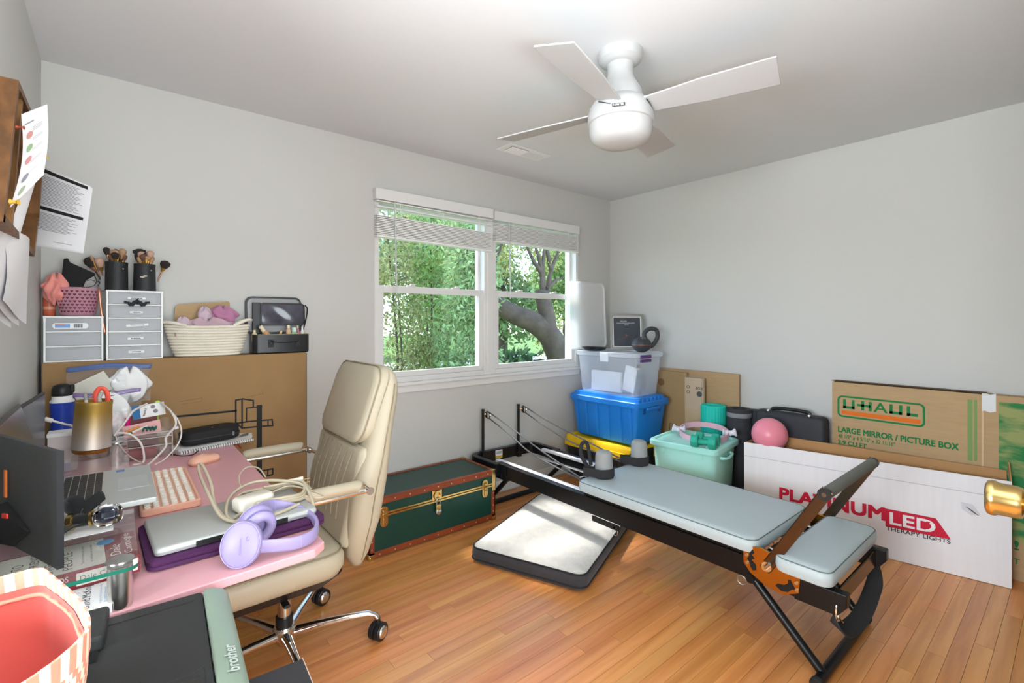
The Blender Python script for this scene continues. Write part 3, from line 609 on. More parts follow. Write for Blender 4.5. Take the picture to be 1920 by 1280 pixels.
# clear tote
M_clear = clearmat('frosted_polypropylene', 'f0f7ff', .42, .25, .08); M_clear2 = clearmat('frosted_lid', 'eef3f8', .55, .25, .08)
ct = thing('storage_tote', 'clear plastic storage tote with purple latches on the blue tote', 'storage bin', (3.19, 2.472, .727))
part(ct, 'bin_body', M_clear, MB().loft([rrect(a, b, .035, z, 6, 3.19, 2.472) for a, b, z in ((.31, .53, .727), (.318, .54, .733), (.355, .585, 1.02), (.375, .605, 1.024), (.375, .605, 1.034))], True, False), world=True, smooth=40)
cl_ = part(ct, 'lid', M_clear2, MB().loft([rrect(.385+2*d, .615+2*d, .035, z, 6, 3.19, 2.472) for z, d in ((1.030, 0), (1.058, .002), (1.062, -.004), (1.062, -.012), (1.052, -.016), (1.052, -.03))]), world=True, smooth=40)
M_purple = mat('purple_plastic', '5a2f74', .35)
for zz, dz in ((1.022, .026), (.992, .022)):
    part(ct, 'latch_clip', M_purple, MB().box(3.06, 3.19, 2.152, 2.170, zz, zz+dz), world=True, bevel=.005)
part(ct, 'lid_clip', M_clear2, MB().box(2.985, 3.0, 2.42, 2.50, .985, 1.055), world=True, bevel=.005)
lb_ = part(ct, 'label_sticker', M_paper, MB().box(3.045, 3.10, 2.196, 2.1972, .93, .985), world=True)
part(lb_, 'label_print', mat('label_grey', '777b80', .6), MB().box(3.05, 3.095, 2.1945, 2.1958, .95, .98), world=True)
M_cont = mat('stored_papers', 'f2f4f5', .8)
def loose(name, m, label, cat, mb, group=None, **k): return one(name, m, label, cat, mb, group, **k)
loose('paper_stack', M_cont, 'pale stack of papers standing inside the clear tote', 'papers', MB().box(3.07, 3.10, 2.36, 2.66, .737, .90), bevel=.004)
loose('storage_pouch', mat('grey_pouch', '8a93a3', .7), 'grey cloth pouch lying inside the clear tote behind the papers', 'pouch', MB().loft([rrect(.17+2*d, .42+2*d, .05, z, 4, 3.215, 2.5) for z, d in ((.737, 0), (.80, .01), (.86, 0), (.885, -.04))]), smooth=60)
loose('paper_card', M_cont, 'tilted white card leaning inside the clear tote behind its near side', 'card', MB().obox((3.085, 2.28, .855), (.004, .11, .20), Matrix.Rotation(.2, 3, 'X')), bevel=.001)
# translucent spare lid standing in the corner
sl_ = thing('container_lid', 'white translucent plastic lid standing upright in the corner beside the window', 'lid', (3.225, 2.83, 1.064))
A = Matrix.Translation((3.225, 2.83, 1.064)) @ Matrix.Rotation(-.05, 4, 'X'); WM[sl_] = A; sl_.matrix_world = A
part(sl_, 'lid_panel', clearmat('milky_lid', 'ffffff', .62, .3, .08), MB().loft([[V(q.x, z, q.y+.295) for q in rrect(.47+2*d, .59+2*d, .05, 0, 6)] for z, d in ((.012, -.02), (.012, -.004), (.0, 0), (-.022, 0), (-.022, -.006), (-.008, -.012), (-.006, -.03))]), smooth=40)
# picture frame
pf = thing('picture_frame', 'silver-grey picture frame with dark print leaning behind the kettlebell', 'picture', (3.355, 2.505, 1.064), math.radians(-42))
WM[pf] = Matrix.Translation((3.355, 2.505, 1.064)) @ Matrix.Rotation(math.radians(-42), 4, 'Z') @ Matrix.Rotation(math.radians(-7), 4, 'X'); pf.matrix_world = WM[pf]
fw, fh, fb_ = .285, .305, .022
m_ = MB().box(-fw/2, fw/2, -.012, .006, 0, fb_).box(-fw/2, fw/2, -.012, .006, fh-fb_, fh).box(-fw/2, -fw/2+fb_, -.012, .006, fb_, fh-fb_).box(fw/2-fb_, fw/2, -.012, .006, fb_, fh-fb_)
part(pf, 'frame_moulding', mat('pewter_frame', '9b9b97', .4, metal=.6), m_, bevel=.003)
part(pf, 'mat_board', M_paper, MB().box(-fw/2+fb_, fw/2-fb_, -.002, .004, fb_, fh-fb_))
pr = part(pf, 'print', mat('navy_print', '27303f', .5, var=.25, vscale=5), MB().box(-fw/2+fb_+.008, fw/2-fb_-.008, -.0032, -.002, fb_+.008, fh-fb_-.008))
tx = MB()
for z, a, b in ((.238, -.055, .0), (.222, -.085, .07), (.206, -.02, .02)):
    q = a
    while q < b-.004:
        ww = random.uniform(.005, .009); tx.box(q, q+ww*.75, -.0040, -.0033, z, z+random.uniform(.008, .011)); q += ww
o = part(pr, 'print_lettering', mat('print_pale', '9fa6ae', .6), tx); o['kind'] = 'stuff'
part(pr, 'print_branch', mat('print_orange', 'a5644a', .6), MB().tube(bez([(-.075, -.0036, .085), (-.03, -.0036, .098), (.01, -.0036, .118), (.03, -.0036, .108), (.06, -.0036, .112)], 4), .006, 6, flat=.3).tube(bez([(.0, -.0036, .112), (-.012, -.0036, .13)], 3), .004, 6, flat=.3))
part(pf, 'picture_glass', clearmat('picture_glass', 'ffffff', .02, .03, .12), MB().box(-fw/2+fb_, fw/2-fb_, -.008, -.0065, fb_, fh-fb_))
# kettlebell
kx, ky, kz = 3.175, 2.235, 1.062
kbell = thing('kettlebell', 'dark grey adjustable kettlebell with looped handle standing on the clear tote', 'kettlebell', (kx, ky, kz))
M_kb = mat('kettlebell_grey', '3b3d42', .5, bump=.05, bscale=200)
ax = V(-.55, -.62, .56).normalized()
kb_ = part(kbell, 'bell', M_kb, MB().sphere((kx, ky, kz+.062), .075, 28, 16, (1, 1, .83)), world=True, smooth=180)
ring = [V(kx, ky, kz+.064)+V(.0745*math.cos(a), .0745*math.sin(a), -.004) for a in [k*PI/16 for k in range(32)]]
part(kb_, 'bell_stripe', mat('copper_stripe', 'c2735a', .35, metal=.6), MB().tube(ring, .0016, 6, True), world=True, smooth=60)
part(kb_, 'bell_dial', mat('dial_grey', '6c6f76', .4), MB().lathe([(.022, 0), (.02, .003), (.002, .0035)], V(kx, ky, kz+.062)+V(-.02, -.03, .051), 20, (-.3, -.45, .85)), world=True, smooth=40)
hd = V(.7697, -.6384, 0)
part(kbell, 'handle', M_kb, MB().tube(bez([V(kx, ky, kz+.09)+hd*.035, V(kx, ky, kz+.145)+hd*.02, V(kx, ky, kz+.185)+hd*.062, V(kx, ky, kz+.175)+hd*.115, V(kx, ky, kz+.12)+hd*.125, V(kx, ky, kz+.06)+hd*.09, V(kx, ky, kz+.04)+hd*.05], 6), .017, 12), world=True, smooth=60)
dd_ = thing('serving_dish', 'shallow black oval dish lying on the far end of the clear tote', 'dish', (3.05, 2.61, 1.062))
part(dd_, 'dish_shell', mat('gloss_black', '141517', .25), MB().loft([[V(q.x*1.0, q.y, z) for q in rrect(.16*s, .20*s, .08*s, 0, 6, 3.05, 2.61)] and [V(3.05+.085*s*math.cos(a), 2.61+.115*s*math.sin(a), z) for a in [k*PI/14 for k in range(28)]] for s, z in ((.5, 1.0625), (.85, 1.07), (1, 1.09), (1.02, 1.092), (.97, 1.09), (.8, 1.074), (.3, 1.070))]), world=True, smooth=50)
# ------------------------------------------------------------------ teal bin
M_mint = mat('mint_plastic', 'b2f3e8', .4, bump=.04, bscale=250)
a7 = math.radians(7)
tb = thing('storage_tote', 'mint green lidded storage bin with dumbbells and ring on top', 'storage bin', (3.0715, 1.735, 0), a7)
part(tb, 'bin_body', M_mint, MB().loft([rrect(a, b, .047, z, 6) for a, b, z in ((.345, .375, 0), (.355, .385, .008), (.40, .425, .455), (.417, .44, .457), (.417, .44, .48))]), smooth=35)
part(tb, 'lid', M_mint, MB().loft([rrect(.426+2*d, .45+2*d, .047, z, 6) for z, d in ((.463, 0), (.463, .008), (.491, .008), (.499, .002), (.5, -.015), (.490, -.022), (.490, -.05), (.496, -.054), (.496, -.075))]), smooth=35)
part(tb, 'side_handle', M_mint, MB().tube(bez([(-.085, -.200, .425), (-.08, -.226, .42), (0, -.232, .41), (.08, -.226, .42), (.085, -.200, .425)], 5), .011, 8), smooth=60)
for xx in (-.18, .18):
    part(tb, 'lid_rib', M_mint, MB().box(xx-.02, xx+.02, -.14, .14, .493, .499), bevel=.002)
for q in (-.13, .13): part(tb, 'corner_tab', M_mint, MB().box(-.206, -.198, q-.012, q+.012, .415, .463), bevel=.002)
# pilates ring
pr_ = thing('pilates_ring', 'pale pink pilates ring with white side grips lying on mint bin lid', 'exercise ring', (3.165, 1.715, .5005), math.radians(-62))
pr_.rotation_euler = (math.radians(9), 0, math.radians(-62)); pr_.location.z = .512; WM[pr_] = Matrix.Translation(pr_.location) @ pr_.rotation_euler.to_matrix().to_4x4()
R_ = .158
part(pr_, 'hoop', mat('pink_hoop', 'e9b8c6', .45), MB().loft([[V((R_+s)*math.cos(a), (R_+s)*math.sin(a), z) for s, z in ((-.004, 0), (.004, 0), (.005, .019), (.004, .038), (-.004, .038), (-.005, .019))] for a in [k*PI/28 for k in range(56)]], closed=True), smooth=50)
M_grip = mat('white_grip', 'e6e2ee', .5)
for s_ in (-1, 1):
    g = part(pr_, 'outer_grip', M_grip, MB().lathe([(.019, 0), (.020, .004), (.018, .010), (.017, .02), (.019, .028), (.027, .036), (.028, .042), (.023, .047), (.006, .048)], (s_*(R_+.004), 0, .027), 20, (s_, 0, .25)), smooth=40)
    part(pr_, 'inner_grip', M_grip, MB().lathe([(.020, 0), (.019, .010), (.018, .018), (.026, .028), (.025, .033), (.006, .034)], (s_*(R_-.004), 0, .028), 20, (-s_, 0, .1)), smooth=40)
# dumbbells
M_teal = mat('teal_neoprene', '24b096', .55, bump=.08, bscale=300)
def dumbbell(label, p0, p1, first=None):
    p0, p1 = V(p0), V(p1); c = (p0+p1)/2; L = (p1-p0).length
    e = thing('dumbbell', label, 'dumbbell', (c.x, c.y, c.z-.037), math.atan2(p1.y-p0.y, p1.x-p0.x), 'teal dumbbells on the mint bin')
    part(e, 'bar', M_teal, MB().lathe([(.015, -L/2), (.017, 0), (.015, L/2)], (0, 0, .037), 16, (1, 0, 0)), smooth=60)
    for s_ in (-1, 1):
        part(e, 'weight_head', M_teal, MB().lathe([(.022, -.024), (.038, -.022), (.041, -.014), (.041, .014), (.038, .022), (.022, .024)], (s_*(L/2-.024), 0, .0375), 8, (1, 0, 0)), bevel=.004, smooth=30)
    return e
dumbbell('teal dumbbell in front, nearest the mint bin edge', (2.855, 1.635, .5385), (2.905, 1.49, .5385))
dumbbell('teal dumbbell half hidden behind the front one on mint bin', (2.955, 1.655, .5385), (2.999, 1.515, .5385))
# ------------------------------------------------------------------ flat cardboard by right wall
M_tape = mat('packing_tape', 'b9a98a', .25, spec=.6)
def sheetbox(name, label, x0, x1, y0, y1, z0, z1, m, lean=0, cat='cardboard', group=None):
    e = thing(name, label, cat, ((x0+x1)/2, (y0+y1)/2, z0), 0, group)
    part(e, 'panel', m, MB().add([(x0, y0, z0), (x1, y0, z0), (x1, y1, z0), (x0, y1, z0), (x0+lean, y0, z1), (x1+lean, y0, z1), (x1+lean, y1, z1), (x0+lean, y1, z1)], [(3,2,1,0),(4,5,6,7),(0,1,5,4),(1,2,6,5),(2,3,7,6),(3,0,4,7)]), world=True, bevel=.0015)
    return e
c1 = sheetbox('flattened_box', 'plain wide flattened cardboard box against the right wall behind teal roller', 3.564, 3.586, 1.655, 2.33, 0, .912, M_card)
c2 = sheetbox('flattened_box', 'flattened brown carton with round stamp beside the blue tote', 3.50, 3.52, 2.045, 2.33, 0, .895, mat('cardboard_brown', 'a98d66', .85, var=.06, vscale=9, spec=.15))
part(c2, 'round_stamp', mat('stamp_brown', '8a6540', .85), MB().lathe([(.030, 0), (.030, .0006)], (3.4995, 2.27, .80), 24, (-1, 0, 0)), world=True)
st_ = MB()
for yy in (2.13, 2.16, 2.19): st_.box(3.4988, 3.4996, yy, yy+.004, .40, .47)
st_.box(3.4988, 3.4996, 2.13, 2.194, .466, .47)
o = part(c2, 'printed_mark', M_ink, st_, world=True); o['kind'] = 'stuff'
c3 = thing('carton_bundle', 'bundle of slim folded cartons in plastic wrap beside the teal roller', 'cartons', (3.50, 1.95, 0))
for k in range(5):
    part(c3, 'folded_carton', mat('carton_tan', 'c4ad8c', .85, var=.06, vscale=9), MB().box(3.475+k*.0075, 3.4815+k*.0075, 1.90-.012*(k % 2), 2.04, 0, .862-.006*(k % 3)), world=True, bevel=.001)
part(c3, 'plastic_wrap', clearmat('cling_wrap', 'ffffff', .12, .15, .14), MB().grid(lambda u, v: (3.4725-.002*abs(math.sin(9*u+4*v)), 2.043-.160*u, .62+.262*v+.004*math.sin(17*u)), 14, 10), world=True, smooth=180)
tx = text(MB(), 'BOX', (3.4745, 1.948, .775), (0, -1, 0), (0, 0, 1), .06, .022, .02)
tx.lathe([(.022, 0), (.021, .0005)], (3.474, 1.918, .742), 16, (-1, 0, 0))
for z in (.79, .75): tx.tube([(3.4742, 2.012+.012*math.cos(a), z+.010*math.sin(a)) for a in [k*PI/6 for k in range(12)]], .0018, 4, True)
o = part(c3, 'printed_symbols', M_ink, tx, world=True); o['kind'] = 'stuff'
# rollers
def rolled(name, label, x, y, r, h, m, spiral=False, cat='roller'):
    e = thing(name, label, cat, (x, y, 0)); return e
tr_ = thing('foam_roller', 'ribbed teal foam roller standing on end beside the folded cartons', 'foam roller', (3.455, 1.795, 0))
mb = MB(); N = 56
mb.loft([[V(3.455+(.084+(.003 if k % 2 else 0)+d)*math.cos(2*PI*k/N), 1.795+(.088+(.003 if k % 2 else 0)+d)*math.sin(2*PI*k/N), z) for k in range(N)] for z, d in ((0, -.006), (.01, 0), (.672, 0), (.680, -.006), (.680, -.03), (.66, -.032))])
part(tr_, 'roller_body', mat('teal_foam', '22cdb8', .7, bump=.1, bscale=200), mb, world=True, smooth=30)
bm_ = thing('yoga_mat', 'rolled black exercise mat with grey band standing beside the teal roller', 'mat roll', (3.475, 1.612, 0))
M_matt = mat('black_mat', '36373b', .8, bump=.5, bscale=150)
part(bm_, 'mat_roll', M_matt, MB().lathe([(.078, 0), (.082, .01), (.082, .668), (.078, .676), (.05, .676), (.048, .66), (.022, .66), (.02, .672), (.003, .672)], (3.475, 1.612, 0), 36), world=True, smooth=40)
part(bm_, 'band', mat('grey_band', '85878c', .6), MB().lathe([(.0828, .618), (.0838, .62), (.0838, .648), (.0828, .65)], (3.475, 1.612, 0), 36, cap0=False, cap1=False), world=True, smooth=40)
b2_ = thing('yoga_mat', 'slim black rolled mat half hidden behind the black case', 'mat roll', (3.555, 1.53, 0))
part(b2_, 'mat_roll', M_matt, MB().lathe([(.036, 0), (.038, .01), (.038, .66), (.034, .668), (.01, .668)], (3.555, 1.53, 0), 24), world=True, smooth=40)
# black case
bc = thing('carrying_case', 'black hard carrying case with top handle standing beside the green printed box', 'case', (3.468, 1.262, 0))
M_case = mat('case_vinyl', '2e2f34', .6, bump=.25, bscale=260)
part(bc, 'case_shell', M_case, MB().loft([rrect(.105+2*d, .43+2*d, .03, z, 5, 3.468, 1.265) for z, d in ((0, -.01), (.01, 0), (.66, 0), (.682, -.004), (.694, -.014), (.698, -.03))]), world=True, smooth=40)
part(bc, 'handle', M_black, MB().tube(bez([(3.468, 1.387, .70), (3.468, 1.362, .714), (3.468, 1.267, .718), (3.468, 1.172, .714), (3.468, 1.147, .70)], 5), .008, 8, flat=1.5), world=True, smooth=60)
for yy in (1.392, 1.142): part(bc, 'handle_stud', M_chrome, MB().lathe([(.012, 0), (.011, .006), (.004, .009)], (3.428, yy, .698), 14), world=True, smooth=50)
# ------------------------------------------------------------------ printed mirror box
G_ = mat('green_print', '1f7a3f', .8); O_ = mat('orange_print', 'e0701f', .8); GL = mat('pale_green_print', '7d9a5c', .85)
ub = thing('mirror_carton', 'tall brown mirror carton with green lettering leaning by the right wall', 'cardboard box', (3.545, .53, 0))
X_ = 3.50; U_ = (0, -1, 0); Z_ = (0, 0, 1)
part(ub, 'carton_body', M_card, MB().box(X_, 3.585, .06, 1.036, 0, .926), world=True, bevel=.003)
part(ub, 'top_flap', mat('carton_dark_edge', '5a4127', .9), MB().obox((3.532, .69, .932), (.082, .70, .003), Matrix.Rotation(.05, 3, 'Y')), world=True)
part(ub, 'tear_strip', mat('carton_pale_strip', 'd2b690', .8), rect(MB(), (X_, 0, 0), U_, Z_, -.355, -.348, .02, .925), world=True)
lg = MB()
def ring2(mb, o, u, v, w_, h_, r, t, lift=.0008):
    u, v, o = V(u), V(v), V(o); nn = u.cross(v).normalized()*lift; A = rrect(w_, h_, r, n=6); B = rrect(w_-2*t, h_-2*t, r-t, n=6); b = len(mb.v); n = len(A)
    mb.v += [tuple(o+nn+u*q.x+v*q.y) for q in A]+[tuple(o+nn+u*q.x+v*q.y) for q in B]
    for i in range(n): j = (i+1) % n; mb.f.append((b+i, b+j, b+n+j, b+n+i))
ring2(lg, (X_, .7945, .7765), U_, Z_, .424, .135, .028, .011)
# block letters of the badge
def block(mb, o, strokes, lift=.0008):
    for a0, a1, b0, b1 in strokes: rect(mb, o, U_, Z_, a0, a1, b0, b1, lift)
o0 = (X_, .976, .766); h = .056; t = .0155
block(lg, o0, [(0, t, 0, h), (.045, .045+t, 0, h), (0, .06, 0, t)])
block(lg, o0, [(.072, .094, .022, .036), (.094, .094+t, 0, h), (.132, .132+t, 0, h), (.094, .14, .021, .036)])
text(lg, 'A', V(o0)+V(0, -.157, 0), U_, Z_, .066, h, .02, .0008)
block(lg, o0, [(.232, .232+t, 0, h), (.277, .277+t, 0, h), (.232, .29, 0, t)])
block(lg, o0, [(.312, .312+t, 0, h), (.312, .362, 0, t)])
part(ub, 'badge_print', G_, lg, world=True)
part(ub, 'badge_bar', O_, rect(MB(), (X_, 0, 0), U_, Z_, -.983, -.603, .727, .752, .0008), world=True)
for nm_, t_, o_, w_, h_, b_ in (('title_lettering', 'LARGE MIRROR / PICTURE BOX', (X_, 1.002, .613), .558, .034, .045), ('size_lettering', '48 1/2" x 4 5/16" x 32 11/16"', (X_, 1.002, .577), .285, .024, .02), ('volume_lettering', '3.9 CU FT', (X_, 1.002, .538), .147, .025, .045), ('exclamation_lettering', '!', (X_, .236, .155), .014, .045, .03), ('corner_lettering', 'T', (X_, .238, .085), .02, .026, .02)):
    part(ub, nm_, G_, text(MB(), t_, o_, U_, Z_, w_, h_, b_), world=True)
part(ub, 'green_stripes', GL, rect(rect(MB(), (X_, 0, 0), U_, Z_, -.409, -.390, .567, .893), (X_, 0, 0), U_, Z_, -.384, -.372, .57, .893), world=True)
def green_photo():
    m = mat('green_picture_print', '3f8f55', .85, var=.0); n = m.node_tree.nodes; L = m.node_tree.links
    t = n.new('ShaderNodeTexNoise'); t.inputs['Scale'].default_value = 7; t.inputs['Detail'].default_value = 6
    mp = n.new('ShaderNodeMapping'); mp.inputs['Scale'].default_value = (1, 1, 3); tc = n.new('ShaderNodeTexCoord'); L.new(tc.outputs['Object'], mp.inputs[0]); L.new(mp.outputs[0], t.inputs['Vector'])
    r = n.new('ShaderNodeValToRGB'); r.color_ramp.elements[0].position = .42; r.color_ramp.elements[0].color = lin('2f7f48'); r.color_ramp.elements[1].position = .6; r.color_ramp.elements[1].color = lin('9aa066')
    L.new(t.outputs[0], r.inputs[0]); L.new(r.outputs[0], n['Principled BSDF'].inputs['Base Color']); return m
part(ub, 'picture_print', green_photo(), rect(MB(), (X_, 0, 0), U_, Z_, -.292, -.062, .20, .895), world=True)
tp = part(ub, 'tape_strip', mat('clear_tape', 'dfe2e2', .15, spec=.7), MB().grid(lambda u, v: (X_-.0012-.0015*abs(math.sin(14*u+6*v)), .354-.052*u, .838+.093*v+.003*math.sin(8*u)), 10, 8), world=True, smooth=180)
# ------------------------------------------------------------------ white printed box
wa, wb = V(3.132, 1.421, 0), V(3.369, .236, 0); du = (wb-wa).normalized(); wn = V(du.y, -du.x, 0)   # wn points to the room
if wn.x > 0: wn = -wn
M_wc = mat('white_cardboard', 'eeedf0', .75, var=.025, vscale=6, bump=.12, bscale=60, stretch=(6, 6, .4))
wt = thing('light_panel_box', 'long open white cardboard box with red and black lettering near right wall', 'cardboard box', ((wa+wb)/2).to_tuple())
ca, cb = V(3.345, 1.43, 0), V(3.478, .262, 0)
def wall_panel(nm, m, p, q, z0, z1, th, n_):
    b = MB(); n_ = V(n_); b.loft([[p+V(0, 0, z0), q+V(0, 0, z0), q+V(0, 0, z1), p+V(0, 0, z1)], [p+n_*th+V(0, 0, z0), q+n_*th+V(0, 0, z0), q+n_*th+V(0, 0, z1), p+n_*th+V(0, 0, z1)]])
    return part(wt, nm, m, b, world=True, bevel=.0012)
wall_panel('front_panel', M_wc, wa, wb, .002, .440, .006, -wn)
wall_panel('front_flap', M_wc, wa+wn*.001, wb+wn*.001, .441, .526, .005, -wn)
wall_panel('front_lining', M_cardin, wa-wn*.0065, wb-wn*.0065, .01, .5255, .001, -wn)
wall_panel('back_panel', M_cardin, ca, cb, .002, .553, .006, (1, 0, 0))
wall_panel('near_end_panel', M_cardin, wb-wn*.007, cb, .002, .50, .006, (0, 1, 0))
wall_panel('far_end_panel', M_cardin, wa-wn*.007, ca, .002, .522, .006, (0, -1, 0))
part(wt, 'bottom_panel', M_cardin, MB().add([wa-wn*.007+V(0, 0, .003), wb-wn*.007+V(0, 0, .003), cb+V(0, 0, .003), ca+V(0, 0, .003)], [(0, 1, 2, 3)]), world=True)
part(wt, 'end_flap', M_cardin, MB().prism([(0, .50), (.06, .50), (.10, .545), (.115, .60), (.09, .60)], wb-wn*.008, -wn, (0, 0, 1), .004), world=True)
rt_ = MB(); bk = MB(); Q = wa+wn*.0012
def lt2(mb, s, a, z, w_, h_, bold): text(mb, s, Q+du*a+V(0, 0, z), du, Z_, w_, h_, bold, .0005)
lt2(rt_, 'PLATINUM', .206, .208, .512, .068, .055)
rect(rt_, Q, du, Z_, .722, .93, .178, .275, .0005)
rt_.add([Q+wn*.0005+du*a+V(0, 0, b) for a, b in ((.93, .178), (.988, .182), (.93, .275))], [(0, 1, 2)])
part(wt, 'red_lettering', mat('red_print', 'd0103a', .6), rt_, world=True)
wl = MB(); lt2(wl, 'LED', .742, .196, .185, .062, .035); wl.v = [tuple(V(q)+wn*.0008) for q in wl.v]
part(wt, 'white_lettering', mat('white_print', 'f4f2f4', .7), wl, world=True)
bo = MB(); bo.add([Q+wn*.002+du*a+V(0, 0, b) for a, b in ((.893, .250), (.908, .250), (.900, .230), (.912, .230), (.884, .200), (.892, .222), (.882, .222))], [(0, 1, 2, 3, 4, 5, 6)])
part(wt, 'bolt_symbol', MATS['red_print'], bo, world=True)
lt2(bk, 'THERAPY LIGHTS', .724, .157, .263, .022, .016)
part(wt, 'black_lettering', mat('dark_print', '2c2a30', .7), bk, world=True)
ss = part(wt, 'shipping_label', mat('label_silver', 'd9d9df', .3), MB().add([Q+wn*.0006+du*a+V(0, 0, b) for a, b in ((1.027, .385), (1.07, .382), (1.10, .335), (1.065, .325), (1.03, .348))], [(0, 1, 2, 3, 4)]), world=True)
lp = MB()
for k in range(5): lp.add([Q+wn*.0012+du*(1.045+.006*k+a)+V(0, 0, .362-.005*k+b) for a, b in ((0, 0), (.022, -.012), (.024, -.010), (.002, .003))], [(0, 1, 2, 3)])
o = part(ss, 'label_lines', mat('label_ink', '5b5b60', .7), lp, world=True); o['kind'] = 'stuff'
part(wt, 'fold_crease', mat('crease_grey', 'c4c3c6', .8), rect(MB(), Q, du, Z_, .004, 1.2, .4385, .4415, .0004), world=True)
# ball
one('exercise_ball', mat('pink_rubber', 'f08ea0', .33, bump=.02, bscale=60), 'pink inflated exercise ball resting in the end of long white box', 'ball', MB().sphere((3.245, 1.31, .577), .106, 40, 24), smooth=180)
# ------------------------------------------------------------------ big printed carton behind the desk
bx = thing('desk_carton', 'large brown carton with black line drawing standing against wall behind pink desk', 'cardboard box', (.284, 2.81, 0))
M_card2 = mat('carton_kraft', '9c7c56', .85, var=.06, vscale=7, bump=.08, bscale=120, stretch=(1, 8, 1), spec=.15)
part(bx, 'carton_body', M_card2, MB().box(-.235, .805, 2.74, 2.876, 0, 1.138), world=True, bevel=.003)
O = V(0, 2.74, 0); UX, UZ = V(1, 0, 0), V(0, 0, 1)
def line(mb, pts, w_, closed=False, y=2.74):
    n = len(pts)
    for i in range(n if closed else n-1):
        a, b = V(pts[i][0], pts[i][1]), V(pts[(i+1) % n][0], pts[(i+1) % n][1]); d = (b-a).normalized(); s = V(-d.y, d.x)*w_/2; a = a-d*w_*.4; b = b+d*w_*.4
        q = [a-s, b-s, b+s, a+s]; mb.add([(p.x, y-.0008-.00004*(i % 5), p.y) for p in q], [(0, 1, 2, 3)])
dr = MB()
line(dr, [(.217, .861), (.465, .858)], .010)
line(dr, [(.464, .800), (.464, .912), (.495, .915), (.543, .902), (.543, .868)], .0075); line(dr, [(.492, .910), (.492, .766)], .0075)
line(dr, [(.512, .800), (.512, .866), (.583, .866)], .006); line(dr, [(.571, .866), (.571, .515)], .025)
line(dr, [(.468, .795), (.520, .797), (.632, .792), (.635, .760), (.560, .765), (.492, .767), (.468, .795)], .0075); line(dr, [(.612, .792), (.612, .762)], .006)
line(dr, [(.583, .533), (.635, .533), (.635, .503), (.589, .499), (.583, .512)], .0075); line(dr, [(.612, .532), (.610, .502)], .006)
part(bx, 'line_drawing', M_ink, dr, world=True)
M_slot = mat('slot_kraft', '8a6640', .9)
for (a, za, b, zb) in ((.234, .930, .322, .938), (.512, .922, .588, .932)):
    sl = MB(); P = [(a+(b-a)*k/10, za+(zb-za)*k/10) for k in range(11)]
    line(sl, P, .003); line(sl, [(a+.004, za-.014), (b-.004, zb-.016), (b, zb)], .002) if a < .4 else line(sl, [(b, zb), (b-.004, zb+.012)], .003)
    part(bx, 'hand_slot', M_slot, sl, world=True)
line(q := MB(), [(.452, .688), (.470, .692), (.486, .668)], .008); part(bx, 'red_print', mat('red_carton_print', 'a8402a', .85), q, world=True)
part(bx, 'carton_seam', mat('seam_shadow', '5d4529', .9), MB().box(.8035, .8062, 2.7385, 2.742, .01, 1.135), world=True)
ZB = 1.1385
# drawer units
M_frost = clearmat('frosted_drawer', 'e8eaec', .5, .35, .06)
M_inner = mat('drawer_contents', 'b9b9bd', .8, var=.25, vscale=18)
def drawers(label, x0, x1, z1, n, labels):
    e = thing('drawer_unit', label, 'drawers', ((x0+x1)/2, 2.81, ZB)); y0, y1 = 2.752, 2.882; w_ = .0075
    h = (z1-ZB-w_)/n; c = MB().box(x0, x0+w_, y0, y1, ZB, z1).box(x1-w_, x1, y0, y1, ZB, z1).box(x0+w_, x1-w_, y1-.004, y1, ZB, z1).box(x0-.001, x1+.001, y0-.001, y1, z1-.008, z1)
    for k in range(n): c.box(x0+w_, x1-w_, y0, y1-.004, ZB+k*h, ZB+k*h+.006)
    part(e, 'cabinet', M_white, c, world=True, bevel=.0015)
    for k in range(n):
        za, zb = ZB+k*h+.007, ZB+(k+1)*h-.001; xm = (x0+x1)/2
        d = part(e, 'drawer', M_frost, MB().box(x0+w_+.001, x1-w_-.001, y0+.002, y0+.004, za, zb), world=True)
        part(d, 'drawer_pull', M_frost, MB().grid(lambda u, v: (xm-.034+.068*u, y0-.007*math.sin(PI*u)*(.4+.6*v)+.002, zb-.011*math.sin(PI*u)*(1-v)-.001), 10, 3), world=True, smooth=180)
        part(d, 'drawer_bin', M_inner, MB().box(x0+w_+.01, x1-w_-.01, y0+.020, y1-.02, za+.001, zb-.010), world=True, bevel=.004)
        lb = [q for q in labels if q[0] == k]
        for _, a, b, c0, c1, tl in lb:
            l = part(d, 'label', M_paper, MB().add([(a, y0-.0065, c0), (b, y0-.0065, c0+tl), (b, y0-.0065, c1+tl), (a, y0-.0065, c1)], [(0, 1, 2, 3)]), world=True)
            lm = MB(); x = a+(b-a)*.2
            while x < b-(b-a)*.2: lm.box(x, x+.0035, y0-.0072, y0-.0067, (c0+c1)/2-.002+tl*.5, (c0+c1)/2+.002+tl*.5); x += .005
            o = part(l, 'label_text', M_ink, lm, world=True); o['kind'] = 'stuff'
    return e
d5 = drawers('tall white five-drawer plastic organizer with labelled frosted drawers', -.034, .168, 1.449, 5, [(4, .040, .103, 1.409, 1.419, 0), (3, .047, .094, 1.346, 1.355, 0), (2, .034, .114, 1.284, 1.295, .006), (1, .040, .096, 1.227, 1.237, .003), (0, .042, .099, 1.167, 1.178, 0)])
mo = MB(); N = 26
for k in range(N):
    pass
prof = [(x, .009*math.sin(PI*min(1, abs(x)/.046))*1.0) for x in np.linspace(-.046, .046, 27)]
mo.grid(lambda u, v: (.073+(u-.5)*.092, 2.744, 1.392+.006*math.cos(4.2*PI*(u-.5))*(1 if abs(u-.5) < .42 else .6)+(v-.5)*.022*(math.sin(PI*min(max(u, .03), .97))**.5)+.004*math.sin(40*u)*(v-.5)), 40, 4, .004, (0, 1, 0))
